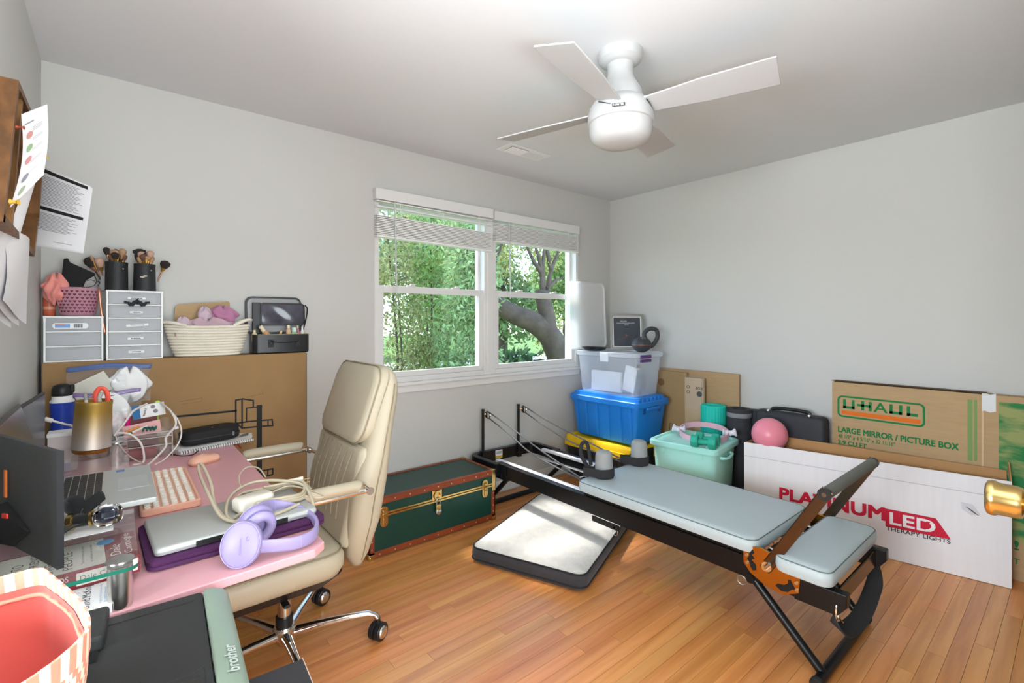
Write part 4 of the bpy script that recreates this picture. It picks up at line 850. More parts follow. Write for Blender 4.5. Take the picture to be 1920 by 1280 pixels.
one('felt_moustache', M_felt, 'black fuzzy moustache stuck on the top drawer of five-drawer unit', 'moustache', mo)
d3 = drawers('short white three-drawer plastic organizer at the left end of carton', -.232, -.043, 1.332, 3, [])
s3 = part(d3, 'bar_label', M_white, MB().prism([(q.x, q.y) for q in rrect(.112, .024, .010, n=5)], (-.148, 2.7455, 1.291), (1, 0, 0), (0, 0, 1), .001), world=True)
part(s3, 'label_blue', mat('label_blue', '7fa6d8', .5), MB().box(-.196, -.150, 2.7425, 2.7442, 1.283, 1.298), world=True)
part(s3, 'label_red', mat('label_red', 'c77a72', .5), MB().box(-.196, -.165, 2.7418, 2.7424, 1.293, 1.298), world=True)
bc_ = MB(); x = -.138
while x < -.112: bc_.box(x, x+.0014, 2.7428, 2.7442, 1.283, 1.299); x += random.uniform(.002, .0032)
o = part(s3, 'barcode', M_ink, bc_, world=True); o['kind'] = 'stuff'
# pink heart basket with cloths
M_pinkp = clearmat('pink_translucent_plastic', 'f3c3d2', .55, .3, .06)
hbk = thing('heart_basket', 'small pink plastic basket with heart cut-outs on the three-drawer unit', 'basket', (-.128, 2.815, 1.333))
part(hbk, 'basket_wall', M_pinkp, MB().loft([[V(-.128+a*math.cos(t), 2.815+b*math.sin(t), z) for t in [k*PI/20 for k in range(40)]] for a, b, z in ((.052, .045, 1.334), (.060, .050, 1.345), (.074, .058, 1.452), (.077, .060, 1.456), (.073, .057, 1.454), (.058, .048, 1.346))], True, False), world=True, smooth=40)
M_heart = mat('heart_shadow', '6b2f45', .8)
for r in range(7):
    for k in range(-5, 6):
        z = 1.352+r*.0145; t = -PI/2+(k+.5*(r % 2))*.235
        if abs(t+PI/2) > 1.15: continue
        f = (z-1.345)/.107; a, b = .060+.014*f+.0012, .050+.008*f+.0012
        c = V(-.128+a*math.cos(t), 2.815+b*math.sin(t), z); tg = V(-math.sin(t)*a, math.cos(t)*b, 0).normalized()
        pts = [(0, -.0052), (.0052, .0005), (.0048, .0036), (.0024, .0044), (0, .0025), (-.0024, .0044), (-.0048, .0036), (-.0052, .0005)]
        part(hbk, 'heart_hole', M_heart, MB().prism(pts, c, tg, (0, 0, 1), 0), world=True)
def cloth_blob(cx, cy, cz, rx, ry, rz, seed, folds=7, amp=.22, nu=36, nv=18):
    rs = random.Random(seed); ph = [rs.uniform(0, 6) for _ in range(4)]; m = MB()
    loops = []
    for j in range(1, nv):
        a = -PI/2+PI*j/nv; L = []
        for i in range(nu):
            t = 2*PI*i/nu; f = 1+amp*math.sin(folds*t+ph[0]+2*math.sin(2*a+ph[1]))*math.cos(a)*.7+amp*.5*math.sin(3*t+5*a+ph[2])
            L.append(V(cx+rx*math.cos(a)*math.cos(t)*f, cy+ry*math.cos(a)*math.sin(t)*f, cz+rz*math.sin(a)*(1+.25*math.sin(4*t+ph[3]))))
        loops.append(L)
    return m.loft(loops)
one('coral_scarf', mat('coral_satin', 'f0958a', .5, sheen=.3, var=.1, vscale=20), 'crumpled coral satin cloth spilling over the left rim of pink basket', 'cloth', cloth_blob(-.196, 2.80, 1.447, .040, .035, .058, 3, 8, .28), smooth=180)
one('pink_cloth', mat('magenta_cloth', 'c8408e', .8), 'magenta cloth balled up inside the pink heart basket', 'cloth', cloth_blob(-.112, 2.815, 1.378, .040, .034, .036, 9), smooth=180)
fm = thing('face_mask', 'folded black cloth face mask with ear loops on the pink basket', 'mask', (-.13, 2.80, 1.459))
part(fm, 'mask_cloth', mat('black_cotton', '1f1f20', .9, bump=.2, bscale=200), MB().prism([(-.046, 0), (-.056, .045), (-.050, .118), (-.036, .122), (-.030, .105), (.052, .062), (.050, .052), (.022, .030), (.012, 0)], (-.123, 2.803, 1.459), (1, 0, 0), (0, 0, 1), .012), world=True, bevel=.004, smooth=60)
part(fm, 'ear_loop', M_black, MB().tube(bez([(-.075, 2.80, 1.515), (-.067, 2.795, 1.49), (-.075, 2.793, 1.468), (-.1, 2.792, 1.458), (-.12, 2.792, 1.461)], 5), .0017, 6).tube(bez([(-.072, 2.797, 1.478), (-.060, 2.795, 1.487), (-.056, 2.795, 1.480), (-.062, 2.795, 1.466)], 4), .0017, 6).tube(bez([(-.1, 2.795, 1.487), (-.085, 2.793, 1.492), (-.072, 2.793, 1.486)], 4), .0017, 6), world=True, smooth=60)
bo_ = thing('orange_bottle', 'translucent orange bottle standing behind the pink basket by left wall', 'bottle', (-.222, 2.852, 1.333))
part(bo_, 'bottle_body', mat('orange_plastic', 'd06a4c', .35), MB().lathe([(.018, 0), (.0205, .004), (.0205, .10), (.018, .118), (.010, .126), (.009, .14)], (-.222, 2.852, 1.333), 24), world=True, smooth=40)
part(bo_, 'bottle_band', mat('peach_band', 'e2a07e', .4), MB().lathe([(.0209, .028), (.0209, .040)], (-.222, 2.852, 1.333), 24, cap0=False, cap1=False), world=True, smooth=60)
one('copper_ribbon', mat('copper_foil', 'c98a70', .3, metal=.7), 'thin copper ribbon hanging between the two drawer units', 'ribbon', MB().grid(lambda u, v: (-.062+.020*u**1.5+.010*v, 2.764-.003*math.sin(6*u), 1.452-.20*u), 14, 2, .001, (0, -1, 0)), smooth=180)
# brush holders and brushes
def cup(nm, label, x, y, r0, r1, z0, z1, m, seam=None):
    e = thing(nm, label, 'brush holder', (x, y, z0))
    part(e, 'cup_wall', m, MB().lathe([(r0, 0), (r0, .002), (r1, z1-z0), (r1-.003, z1-z0), (r0-.003, .004)], (x, y, z0), 28, cap1=True), world=True, smooth=40)
    if seam: part(e, 'rim_band', m, MB().lathe([(r1*.985+.0008, z1-z0-.014), (r1+.001, z1-z0+.0005)], (x, y, z0), 28, cap0=False, cap1=False), world=True, smooth=60); part(e, 'snap_button', M_steel, MB().sphere((x+r1*.55, y-r1*.84, z1-.03), .004, 10, 6), world=True, smooth=60)
    return e
M_bl = mat('black_leatherette', '262628', .55, bump=.25, bscale=240)
ZT = 1.4495
cup('makeup_brush_cup', 'left black leather brush cup on the five-drawer unit', .002, 2.795, .041, .040, ZT, ZT+.125, M_bl, True)
cB = cup('makeup_brush_cup', 'right black leather brush cup with pale emblem on five-drawer unit', .102, 2.795, .043, .040, ZT, ZT+.124, M_bl, True)
part(cB, 'emblem', mat('pale_emblem', 'b9b0a4', .6), MB().sphere((.092, 2.7535, 1.512), .009, 10, 6, (1, .15, .5)).sphere((.103, 2.7535, 1.517), .008, 10, 6, (1, .15, .5)), world=True, smooth=60)['kind'] = 'stuff'
M_frw = clearmat('frosted_white_acrylic', 'e9ecec', .6, .3, .06)
cup('white_brush_cup', 'frosted white cup half hidden behind the left black brush cup', -.036, 2.848, .026, .028, ZT, ZT+.088, M_frw)
cup('white_brush_cup', 'frosted white cup half hidden behind the right black brush cup', .138, 2.850, .021, .023, ZT, ZT+.092, M_frw)
M_gold = mat('gold_handle', 'd9a94a', .3, metal=.8); M_rose = mat('rose_gold', 'c99577', .3, metal=.8); M_bh = mat('brush_black', '1d1b1a', .4)
H_ = {k: mat('bristle_'+k, c, .9, bump=.6, bscale=400) for k, c in dict(dark='2f2825', brown='6b4d3b', tan='b08c6c', blush='c7a08c').items()}
def brush(label, base, tip, hr, hl, hm, handle, flat=1, group='makeup brushes in the cups on the drawers', fan=1.25):
    b, t = V(base), V(tip); d = (t-b).normalized(); e = thing('makeup_brush', label, 'brush', base, 0, group)
    n = t-d*hl; f = n-d*.020
    part(e, 'handle', handle, MB().tube([b, b.lerp(f, .5), f], [.0022, .0038, .0034], 8), world=True, smooth=60)
    part(e, 'ferrule', M_rose if handle is M_bh else M_gold, MB().tube([f, n], [.0042, hr*.75], 10, flat=flat), world=True, smooth=60)
    part(e, 'bristles', hm, MB().tube([n, n+d*hl*.45, n+d*hl*.8, t], [hr*.75, hr*fan, hr*fan*.95, hr*.45], 12, flat=flat), world=True, smooth=60)
cupc = {0: (.002, 2.795), 1: (.102, 2.795)}
spec_ = []
for ci, n_ in ((0, 12), (1, 12)):
    for k in range(n_):
        a = 2*PI*k/n_+.3; r_ = .028 if k % 3 else .012
        cx, cy = cupc[ci]; bx_, by_ = cx-.35*r_*math.cos(a), cy-.35*r_*math.sin(a)
        top = ZT+.158+.034*((k*37) % 7)/7
        spec_.append((ci, k, (bx_, by_, ZT+.006), (cx+r_*1.1*math.cos(a), cy+r_*1.0*math.sin(a), top)))
kinds = ['dark', 'brown', 'tan', 'blush']
for ci, k, b_, t_ in spec_:
    hm = H_[kinds[(k*3+ci) % 4]]
    brush('upright makeup brush with %s bristles and %s handle in %s black cup' % (('dark', 'brown', 'tan', 'blush')[(k*3+ci) % 4], ('gold', 'black', 'rose gold')[(k+ci) % 3], ('left', 'right')[ci]), b_, t_, .0085 if k % 2 else .012, .030, hm, (M_gold, M_bh, M_rose)[(k+ci) % 3], .6 if k % 3 == 0 else 1, 'upright brushes in the %s black cup' % ('left', 'right')[ci])
brush('broad black fan brush leaning far left out of the white cup', (-.034, 2.838, ZT+.008), (-.098, 2.815, ZT+.142), .017, .045, H_['dark'], M_bh, .7)
brush('pale fluffy powder brush leaning left beside the black fan brush', (-.036, 2.845, ZT+.008), (-.060, 2.80, ZT+.142), .014, .040, H_['blush'], M_rose, 1)
brush('thin eyeliner brush leaning left between the fan brush and powder brush', (-.038, 2.85, ZT+.006), (-.086, 2.80, ZT+.150), .005, .030, H_['tan'], M_rose, 1)
brush('dark round brush leaning out at the far right of the brush cups', (.137, 2.845, ZT+.008), (.186, 2.815, ZT+.148), .016, .036, H_['dark'], M_rose, 1, fan=1.3)
brush('tall black fan-shaped brush rising above the right brush cup', (.098, 2.81, ZT+.006), (.082, 2.80, ZT+.195), .017, .032, H_['dark'], M_bh, .4, fan=1.5)
brush('black square-tipped brush rising above the left brush cup', (.004, 2.80, ZT+.006), (-.036, 2.79, ZT+.190), .010, .034, H_['dark'], M_bh, .5)
brush('yellow wide-handled brush in the front of right black cup', (.104, 2.79, ZT+.006), (.108, 2.765, ZT+.160), .013, .018, H_['tan'], M_gold, .5)
# rope basket
M_ropeb = mat('cream_cotton_rope', 'e8e0cf', .95, bump=.6, bscale=180, var=.06, vscale=20)
rb = thing('rope_basket', 'low oval cream cotton rope basket holding mauve fabric on the carton', 'basket', (.352, 2.80, ZB))
nc = 11
for k in range(nc):
    f = k/(nc-1); a, b = .135+.042*f**.8, .056+.012*f; z = ZB+.008+k*.0135
    pts = [V(.356+a*math.copysign(abs(math.cos(t))**.8, math.cos(t)), 2.803+b*math.sin(t), z+(.006*math.cos(t)**2*f)) for t in [i*PI/28 for i in range(56)]]
    part(rb, 'rope_coil', M_ropeb, MB().tube(pts, .0076, 7, True), world=True, smooth=60)
part(rb, 'basket_base', M_ropeb, MB().loft([[V(.352+.13*math.cos(t), 2.803+.052*math.sin(t), z) for t in [i*PI/20 for i in range(40)]] for z in (ZB+.001, ZB+.008)]), world=True)
for s_, zz in ((-1, .005), (1, .016)):
    hx = .356+s_*.174
    part(rb, 'rope_handle', M_ropeb, MB().tube(bez([(hx-s_*.075, 2.742, 1.288), (hx-s_*.02, 2.748, 1.298+zz), (hx+s_*.014, 2.80, 1.300+zz), (hx-s_*.01, 2.855, 1.298+zz), (hx-s_*.06, 2.866, 1.29)], 6), .0085, 8), world=True, smooth=60)
part(rb, 'leather_tag', mat('tag_brown', 'a5806a', .7), MB().box(.212, .217, 2.7375, 2.744, 1.238, 1.256), world=True)
M_mauve = mat('mauve_fabric', 'c3a4ae', .9, bump=.2, bscale=150, sheen=.3); M_mauve2 = mat('rose_fabric', 'b77a9c', .85, sheen=.3); M_lil = mat('pale_lilac_fabric', 'c9b2bf', .9, sheen=.3)
one('fabric_bundle', M_mauve, 'crumpled dusty mauve fabric along the front of the rope basket', 'fabric', cloth_blob(.36, 2.795, 1.282, .12, .038, .040, 5, 9, .2, 60, 18), smooth=180)
one('fabric_bundle', M_mauve2, 'brighter rose-mauve scarf heaped at the right of the rope basket', 'fabric', cloth_blob(.418, 2.815, 1.338, .062, .034, .044, 8, 6, .25, 48), smooth=180)
one('fabric_bundle', M_lil, 'round pale lilac cloth ball on top of the rope basket', 'fabric', cloth_blob(.338, 2.80, 1.342, .030, .028, .034, 12, 5, .08), smooth=180)
one('fabric_bundle', M_lil, 'small lilac cloth roll at the left end of the rope basket', 'fabric', cloth_blob(.248, 2.79, 1.297, .030, .024, .030, 15, 5, .08), smooth=180)
one('cardboard_piece', M_card, 'torn brown cardboard piece standing in the back of the rope basket', 'cardboard', MB().prism([(.215, 1.18), (.455, 1.18), (.455, 1.405), (.450, 1.412), (.235, 1.392), (.222, 1.375)], (0, 2.851, 0), (1, 0, 0), (0, 0, 1), .003))
# cosmetic case
cc = thing('cosmetic_case', 'open black vinyl cosmetic case with clear lid at the right end of carton', 'cosmetic case', (.68, 2.81, ZB))
M_vin = mat('black_vinyl', '1c1c1e', .35, bump=.1, bscale=200)
x0, x1, y0, y1, z0, z1 = .548, .828, 2.755, 2.872, ZB, 1.238
part(cc, 'case_tray', M_vin, MB().loft([rrect(x1-x0-2*d, y1-y0-2*d, r, z, 5, (x0+x1)/2, (y0+y1)/2) for d, r, z in ((.006, .02, z0), (0, .025, z0+.006), (0, .025, z1), (.006, .02, z1), (.006, .02, z0+.02))]), world=True, smooth=40)
part(cc, 'zip_edge', mat('zip_gold', '9c8a5f', .5), MB().tube(rrect(x1-x0-.004, y1-y0-.004, .025, z1+.001, 6, (x0+x1)/2, (y0+y1)/2), .0018, 6, True), world=True, smooth=60)
for xx in (.630, .765):
    s_ = part(cc, 'strap_patch', mat('patch_black', '111112', .6), MB().box(xx-.014, xx+.014, y0-.0025, y0, 1.172, 1.212), world=True)
    st = MB(); line(st, [(xx-.011, 1.176), (xx+.011, 1.208)], .0012, y=y0-.0026); line(st, [(xx-.011, 1.208), (xx+.011, 1.176)], .0012, y=y0-.0026)
    part(s_, 'stitching', mat('grey_thread', '55565a', .7), st, world=True)
part(cc, 'front_strap', M_vin, MB().tube(bez([(.63, y0-.006, 1.203), (.66, y0-.010, 1.196), (.735, y0-.010, 1.196), (.765, y0-.006, 1.203)], 5), .005, 8, flat=.35), world=True, smooth=60)
def lidframe(mb, cx, cy, w_, h, zb, lean, r, t, th):
    mb.loft([[V(cx+q.x, cy+lean*(q.y+h/2)/h+dy, zb+q.y+h/2) for q in rrect(w_+2*d, h+2*d, r+d, 0, 6)] for d, dy in ((0, 0), (-t, 0), (-t, th), (0, th))], closed=True)
lm = MB(); lidframe(lm, .672, 2.858, .285, .205, 1.238, .012, .035, .012, .012)
part(cc, 'back_lid_frame', M_vin, lm, world=True, smooth=40)
part(cc, 'back_lid_window', clearmat('clear_pvc', 'e6e6ee', .18, .08, .14), MB().prism([(q.x, q.y) for q in rrect(.268, .188, .03, n=5)], (.672, 2.866, 1.341), (1, 0, 0), (0, 0, 1), .001), world=True)
lm = MB(); lidframe(lm, .712, 2.842, .232, .125, 1.285, .010, .022, .010, .010)
pk_ = part(cc, 'pocket_frame', M_vin, lm, world=True, smooth=40)
part(pk_, 'pocket_sheet', mat('smoky_pvc', '4b4a58', .12, var=.7, vscale=9, spec=.8), MB().grid(lambda u, v: (.712+(u-.5)*.218, 2.844+.012*v*.7-.004*math.sin(7*u+5*v)*math.sin(PI*u)*math.sin(PI*v), 1.291+.113*v), 18, 12), world=True, smooth=180)
part(cc, 'pocket_back', M_vin, MB().box(.56, .60, 2.846, 2.856, 1.24, 1.41), world=True, bevel=.004)
part(cc, 'side_strap', M_vin, MB().tube(bez([(.825, 2.835, 1.40), (.836, 2.83, 1.375), (.826, 2.828, 1.31), (.808, 2.825, 1.25)], 5), .0035, 6, flat=2), world=True, smooth=60)
def bottle(label, c, r, h, m, capm, ch, tilt=(0, 0, 1), nm='cosmetic_bottle', g='cosmetics in the black case'):
    e = thing(nm, label, 'cosmetic', c, 0, g); a = V(tilt).normalized()
    part(e, 'bottle_body', m, MB().lathe([(r*.9, 0), (r, .003), (r, h*.8), (r*.75, h*.93), (r*.5, h)], c, 16, a), world=True, smooth=40)
    part(e, 'cap', capm, MB().lathe([(r*.62, 0), (r*.62, ch), (r*.5, ch+.002)], V(c)+a*h, 16, a), world=True, smooth=40)
M_cream = mat('cream_plastic', 'e6d9b8', .4); M_found = mat('foundation_tan', 'c79a6d', .3); M_gcap = mat('pale_gold_cap', 'd8cba0', .35, metal=.4)
bottle('tan foundation bottle with cream cap tilting out of the black case', (.640, 2.80, 1.205), .017, .062, M_found, M_cream, .032, (-.55, -.1, .8))
bottle('small cream bottle upright at the left end of black case', (.560, 2.80, 1.20), .013, .05, M_cream, M_gcap, .012)
bottle('peach tube standing in the black case left of the green bottle', (.728, 2.80, 1.20), .013, .070, mat('peach_tube', 'd9b390', .4), M_cream, .016)
bottle('squat pale green bottle in the right half of black case', (.755, 2.79, 1.20), .020, .05, mat('pale_green', 'a9cfa3', .3), mat('mint_cap', 'c7e0d4', .4), .022)
bottle('short orange stick in the middle of the black case', (.678, 2.79, 1.20), .010, .045, mat('orange_stick', 'd98f3f', .4), M_gcap, .012, (.2, 0, 1))
bottle('white slim tube at the right end of black case', (.800, 2.80, 1.20), .008, .065, M_white, M_white, .012)
bottle('pink lipstick leaning beside the white slim tube', (.785, 2.805, 1.20), .007, .07, mat('pink_stick', 'c9738a', .4), M_gcap, .014, (-.1, 0, 1))
bottle('brown cosmetic pot in the middle of black case', (.705, 2.80, 1.20), .011, .038, mat('brown_pot', '7a5a48', .4), M_bl, .012)
# ------------------------------------------------------------------ pink desk
M_pink = mat('pink_laminate', 'd9a2a8', .38, var=.02, vscale=3)
dk = thing('writing_desk', 'long pink desk along the left wall covered with laptops and clutter', 'desk', (.085, 1.96, 0))
part(dk, 'desktop', M_pink, MB().loft([[V(x, y, z) for x, y in ((-.235, 1.212), (.02, 1.220), (.385, 1.238), (.417, 1.268), (.417, 2.665), (.40, 2.69), (-.235, 2.69))] for z in (.718, .74)]), world=True, bevel=.003)
for yy in (1.36, 2.56):
    for xx in (-.19, .10):
        part(dk, 'leg', M_trim, MB().box(xx-.02, xx+.02, yy-.02, yy+.02, 0, .718), world=True, bevel=.003)
part(dk, 'rear_rail', M_trim, MB().box(-.21, -.19, 1.38, 2.54, .64, .70), world=True)
# ------------------------------------------------------------------ office chair
M_lea = mat('cream_leather', 'b3a992', .45, bump=.12, bscale=160, var=.04, vscale=5)
M_leas = mat('leather_seam', '8a7f66', .6)
ch = thing('office_chair', 'cream leather high-back office chair with chrome base at pink desk', 'chair', (.505, 2.0, 0))
Y0, Y1 = 1.715, 2.285; yc = (Y0+Y1)/2
st = MB().loft([rrect(.53+2*d, .57+2*d, .07, z, 6, .385, yc) for z, d in ((.385, -.03), (.392, -.008), (.42, .004), (.455, .004), (.478, -.008), (.488, -.035), (.490, -.08))])
sc = part(ch, 'seat', M_lea, st, world=True, smooth=60)
part(sc, 'seat_piping', M_leas, MB().tube(rrect(.522, .562, .07, .478, 8, .385, yc), .003, 6, True), world=True, smooth=60)
part(ch, 'seat_pan', M_black, MB().loft([rrect(a, b, .06, z, 5, .40, yc) for a, b, z in ((.22, .24, .318), (.42, .46, .345), (.50, .545, .392))]), world=True, smooth=50)
part(ch, 'tilt_mechanism', M_black, MB().box(.38, .60, 1.92, 2.08, .29, .325), world=True, bevel=.006)
part(ch, 'lever', M_black, MB().tube([(.46, 1.93, .335), (.45, 1.76, .335)], .006, 8).tube([(.45, 1.79, .335), (.45, 1.745, .335)], .012, 8, flat=.5), world=True, smooth=60)
bs = MB(); NB = 24; loops = []
def rearX(z): return np.interp(z, [.37, .42, .6, .835, 1.0, 1.08, 1.125], [.735, .760, .800, .842, .882, .888, .86])
def frontX(z): return np.interp(z, [.37, .42, .5, .6, .7, .82, 1.0, 1.08, 1.125], [.70, .672, .665, .672, .692, .742, .802, .830, .842])
def backW(z): return np.interp(z, [.37, .42, .55, .75, .85, .95, 1.05, 1.10, 1.125], [.42, .48, .555, .555, .52, .485, .46, .42, .34])
for z in (.372, .385, .42, .48, .55, .62, .70, .78, .86, .94, 1.01, 1.06, 1.095, 1.115, 1.125):
    xa, xb = frontX(z), rearX(z); wv = backW(z)
    loops.append([V(q.x, q.y, z) for q in rrect(max(xb-xa, .02), wv, .045, 0, 6, (xa+xb)/2, yc)])
bk_ = part(ch, 'backrest', M_lea, bs.loft(loops), world=True, smooth=60)
def bead(z, side, off): return V(frontX(z)*.42+rearX(z)*.58, yc+side*(backW(z)/2+.0005), z)
for s_ in (-1, 1):
    part(bk_, 'back_piping', M_leas, MB().tube([bead(z, s_, 0) for z in np.linspace(.40, 1.06, 18)], .0028, 6), world=True, smooth=60)
for k in range(-3, 4):
    part(bk_, 'pleat_seam', M_leas, MB().tube([(frontX(z)-.0256, yc+k*.058*(1-.25*abs(z-.65)), z) for z in np.linspace(.56, .81, 10)], .0018, 5), world=True, smooth=60)
part(bk_, 'front_cushion', M_lea, MB().loft([[V(frontX(z)-t, yc+s*w_/2, z) for t, s, w_, z in L] for L in [[(.0, -1, .47, .45), (.0, 1, .47, .45), (.0, 1, .50, .83), (.0, -1, .50, .83)], [(.026, -1, .43, .47), (.026, 1, .43, .47), (.026, 1, .46, .82), (.026, -1, .46, .82)]]]), world=True, bevel=.018, seg=4, smooth=60)
hl_ = []
for t, g in ((.0, 0), (.034, .0), (.046, -.012), (.050, -.035)):
    hl_.append([V(frontX(.980+q.y)-t+.004, yc+q.x, .980+q.y) for q in rrect(.452+2*g, .300+2*g, .07+g, 0, 7)])
hr_ = part(ch, 'headrest', M_lea, MB().loft(hl_), world=True, smooth=60)
part(hr_, 'headrest_piping', M_leas, MB().tube([V(frontX(.980+q.y)-.031, yc+q.x, .980+q.y) for q in rrect(.455, .303, .07, 0, 7)], .003, 6, True), world=True, smooth=60)
for s_, yy in ((-1, 1.652), (1, 2.348)):
    ap = part(ch, 'armrest_pad', M_lea, MB().tube(bez([(.425, yy, .722), (.46, yy, .728), (.60, yy, .728), (.655, yy, .726), (.667, yy, .722)], 5), [.012]+[.019]*3+[.0205]*14+[.019, .017, .010], 14), world=True, smooth=60)
    part(ch, 'armrest_bar', M_chrome, MB().tube(bez([(.16, yy, .44), (.19, yy, .60), (.24, yy, .685), (.36, yy, .702), (.56, yy, .702), (.70, yy, .704)], 6), .0095, 12), world=True, smooth=60)
    part(ch, 'armrest_joint', M_chrome, MB().cyl((.70, yy-.016, .704), (.70, yy+.016, .704), .014, n=16).cyl((.70, yy, .704), (.72, yy-s_*.10, .704), .008, n=10), world=True, smooth=45)
    part(ch, 'armrest_bracket', M_chrome, MB().tube([(.16, yy, .44), (.165, yy-s_*.05, .40), (.20, yy-s_*.18, .378)], .0095, 10), world=True, smooth=60)
part(ch, 'gas_lift', M_chrome, MB().cyl((.505, 2.0, .10), (.505, 2.0, .33), .0245, n=24), world=True, smooth=45)
part(ch, 'lift_sleeve', M_black, MB().cyl((.505, 2.0, .105), (.505, 2.0, .165), .031, n=24), world=True, smooth=45)
part(ch, 'hub', M_chrome, MB().lathe([(.030, .06), (.040, .075), (.042, .115), (.036, .128), (.028, .13)], (.505, 2.0, 0), 28), world=True, smooth=45)
for k in range(5):
    a = math.radians(-22+72*k); d = V(math.cos(a), math.sin(a), 0); c = V(.505, 2.0, 0); s = V(-d.y, d.x, 0)
    lg_ = MB(); L = []
    for r_, z, hw, hh in ((.03, .095, .021, .022), (.12, .106, .017, .018), (.24, .114, .014, .014), (.315, .113, .013, .013), (.340, .104, .0125, .012), (.350, .090, .012, .012)):
        u = d if r_ < .33 else (d*.3+V(0, 0, -1)).normalized(); up = s.cross(u)*-1
        if up.z < 0 and r_ < .33: up = -up
        L.append([c+d*r_+V(0, 0, z)+s*hw*math.cos(t)+up*hh*math.sin(t) for t in [i*PI/8 for i in range(16)]])
    part(ch, 'base_leg', M_chrome, lg_.loft(L), world=True, smooth=60)
    ca_ = c+d*.352; yaw = a+.9+k*.5
    wdir = V(math.cos(yaw), math.sin(yaw), 0)
    if k == 0: wdir = V(.45, -.89, 0)
    if k == 1: wdir = V(.35, -.94, 0)
    cs = part(ch, 'castor', M_black, MB().cyl(ca_+V(0, 0, .03), ca_+V(0, 0, .085), .010, n=10).sphere((ca_.x, ca_.y, .042), .022, 12, 8), world=True, smooth=60)
    for t in (-1, 1):
        o_ = ca_+wdir*t*.015
        part(cs, 'castor_wheel', M_black, MB().lathe([(.032, -.011), (.0355, -.009), (.0355, -.001), (.034, 0), (.0355, .001), (.0355, .008), (.032, .011)], o_+V(0, 0, .0357), 24, wdir*t), world=True, smooth=40)
        part(cs, 'castor_cap', M_chrome, MB().lathe([(.025, .010), (.023, .015), (.010, .019), (.002, .0195)], o_+V(0, 0, .0357), 20, wdir*t), world=True, smooth=60)
# ------------------------------------------------------------------ glass riser on the desk and what stands on it
TD = .7402
M_gl = clearmat('clear_tempered_glass', 'e8f2ee', .05, .02, .13); M_gedge = mat('green_glass_edge', '1f6b58', .12, spec=.9)
rs = thing('glass_riser', 'long tempered glass shelf on chrome posts standing on the pink desk', 'riser', (-.10, 1.85, TD))
o = part(rs, 'glass_shelf', M_gl, MB().loft([rrect(.27, 1.31, .02, z, 5, -.1, 1.855) for z in (.8235, .8302)]), world=True)
part(rs, 'glass_edge', M_gedge, MB().loft([rrect(.2706, 1.3106, .02, z, 5, -.1, 1.855) for z in (.8232, .8305)], False, False), world=True)
M_acr = clearmat('clear_acrylic', 'ffffff', .06, .03, .14)
for xx, yy in ((.006, 1.244), (-.205, 1.244), (.0, 2.455), (-.205, 2.455)):
    lg = part(rs, 'riser_post', mat('satin_chrome', 'd9d6cf', .25, metal=1), MB().lathe([(.0205, .7402), (.0205, .8225)], (xx, yy, 0), 28), world=True, smooth=45)
    part(lg, 'post_cap', M_steel, MB().lathe([(.0235, .8306), (.023, .834), (.019, .8345)], (xx, yy, 0), 28), world=True, smooth=45)
# books under the riser
M_maroon = mat('maroon_cover', '7d2028', .35); M_bcream = mat('cream_cover', 'dcdccf', .4); M_pages = mat('page_block', 'e6dfcf', .85)
def book(label, x0, x1, y0, y1, z0, th, cov, rot=0):
    e = thing('book', label, 'book', ((x0+x1)/2, (y0+y1)/2, z0), rot); a, b = (x1-x0)/2, (y1-y0)/2
    part(e, 'cover', cov, MB().box(-a, a, -b, b, 0, .0014).box(-a, a, -b, b, th-.0014, th).box(-a, a, -b, -b+.0014, .0014, th-.0014), bevel=.0004)
    part(e, 'page_block', M_pages, MB().box(-a+.003, a-.003, -b+.002, b-.003, .0015, th-.0015))
    return e, a, b, th
b1, a, b, th = book('white paperback lying on the pink desk under the maroon book', -.225, -.006, 1.2245, 1.46, TD, .017, mat('white_cover', 'eef0f0', .35))
Zt = th+.0001
tb_ = MB(); text(tb_, 'David McKnight', (.080, -.108, Zt), (0, 1, 0), (-1, 0, 0), .125, .017, .0, .0003)
part(b1, 'author_lettering', M_ink, tb_)
for xx, w_, t_ in ((.094, .09, 'to get to the future you want'), (.101, .07, 'in retirement')):
    part(b1, 'small_lettering', mat('blue_ink', '8fb0cf', .6), text(MB(), t_, (xx, -.10, Zt), (0, 1, 0), (-1, 0, 0), w_, .005, 0, .0003))
for xx, t_ in ((.030, 'The Power'), (.045, 'in Retirement')):
    part(b1, 'title_lettering', mat('grey_ink', '5d5d5d', .7), text(MB(), t_, (xx, -.08, Zt), (0, 1, 0), (-1, 0, 0), .07, .008, 0, .0003))
b2, a, b, th = book('thick maroon and cream hardback under the glass riser', -.232, .037, 1.335, 1.50, TD+.0175, .038, M_maroon, .05)
part(b2, 'cover_panel', M_bcream, MB().box(-a+.028, a-.057, -b+.004, b-.006, th, th+.0004))
for xx, t_, h_, w_ in ((-.052, 'HOW TO', .022, .095), (-.029, 'WIN FRIENDS', .018, .135), (-.005, '& INFLUENCE', .018, .135), (.0245, 'PEOPLE', .020, .10)):
    part(b2, 'title_lettering', mat('dark_red_ink', '4a3a38', .6), text(MB(), t_, (xx, -.066, th+.0004), (0, 1, 0), (-1, 0, 0), w_, h_*.8, 0, .0002))
for xx, t_ in ((.044, 'The only book you need'), (.058, 'to lead you to success')):
    part(b2, 'tagline_lettering', MATS['grey_ink'], text(MB(), t_, (xx, -.055, th+.0004), (0, 1, 0), (-1, 0, 0), .105, .006, 0, .0002))
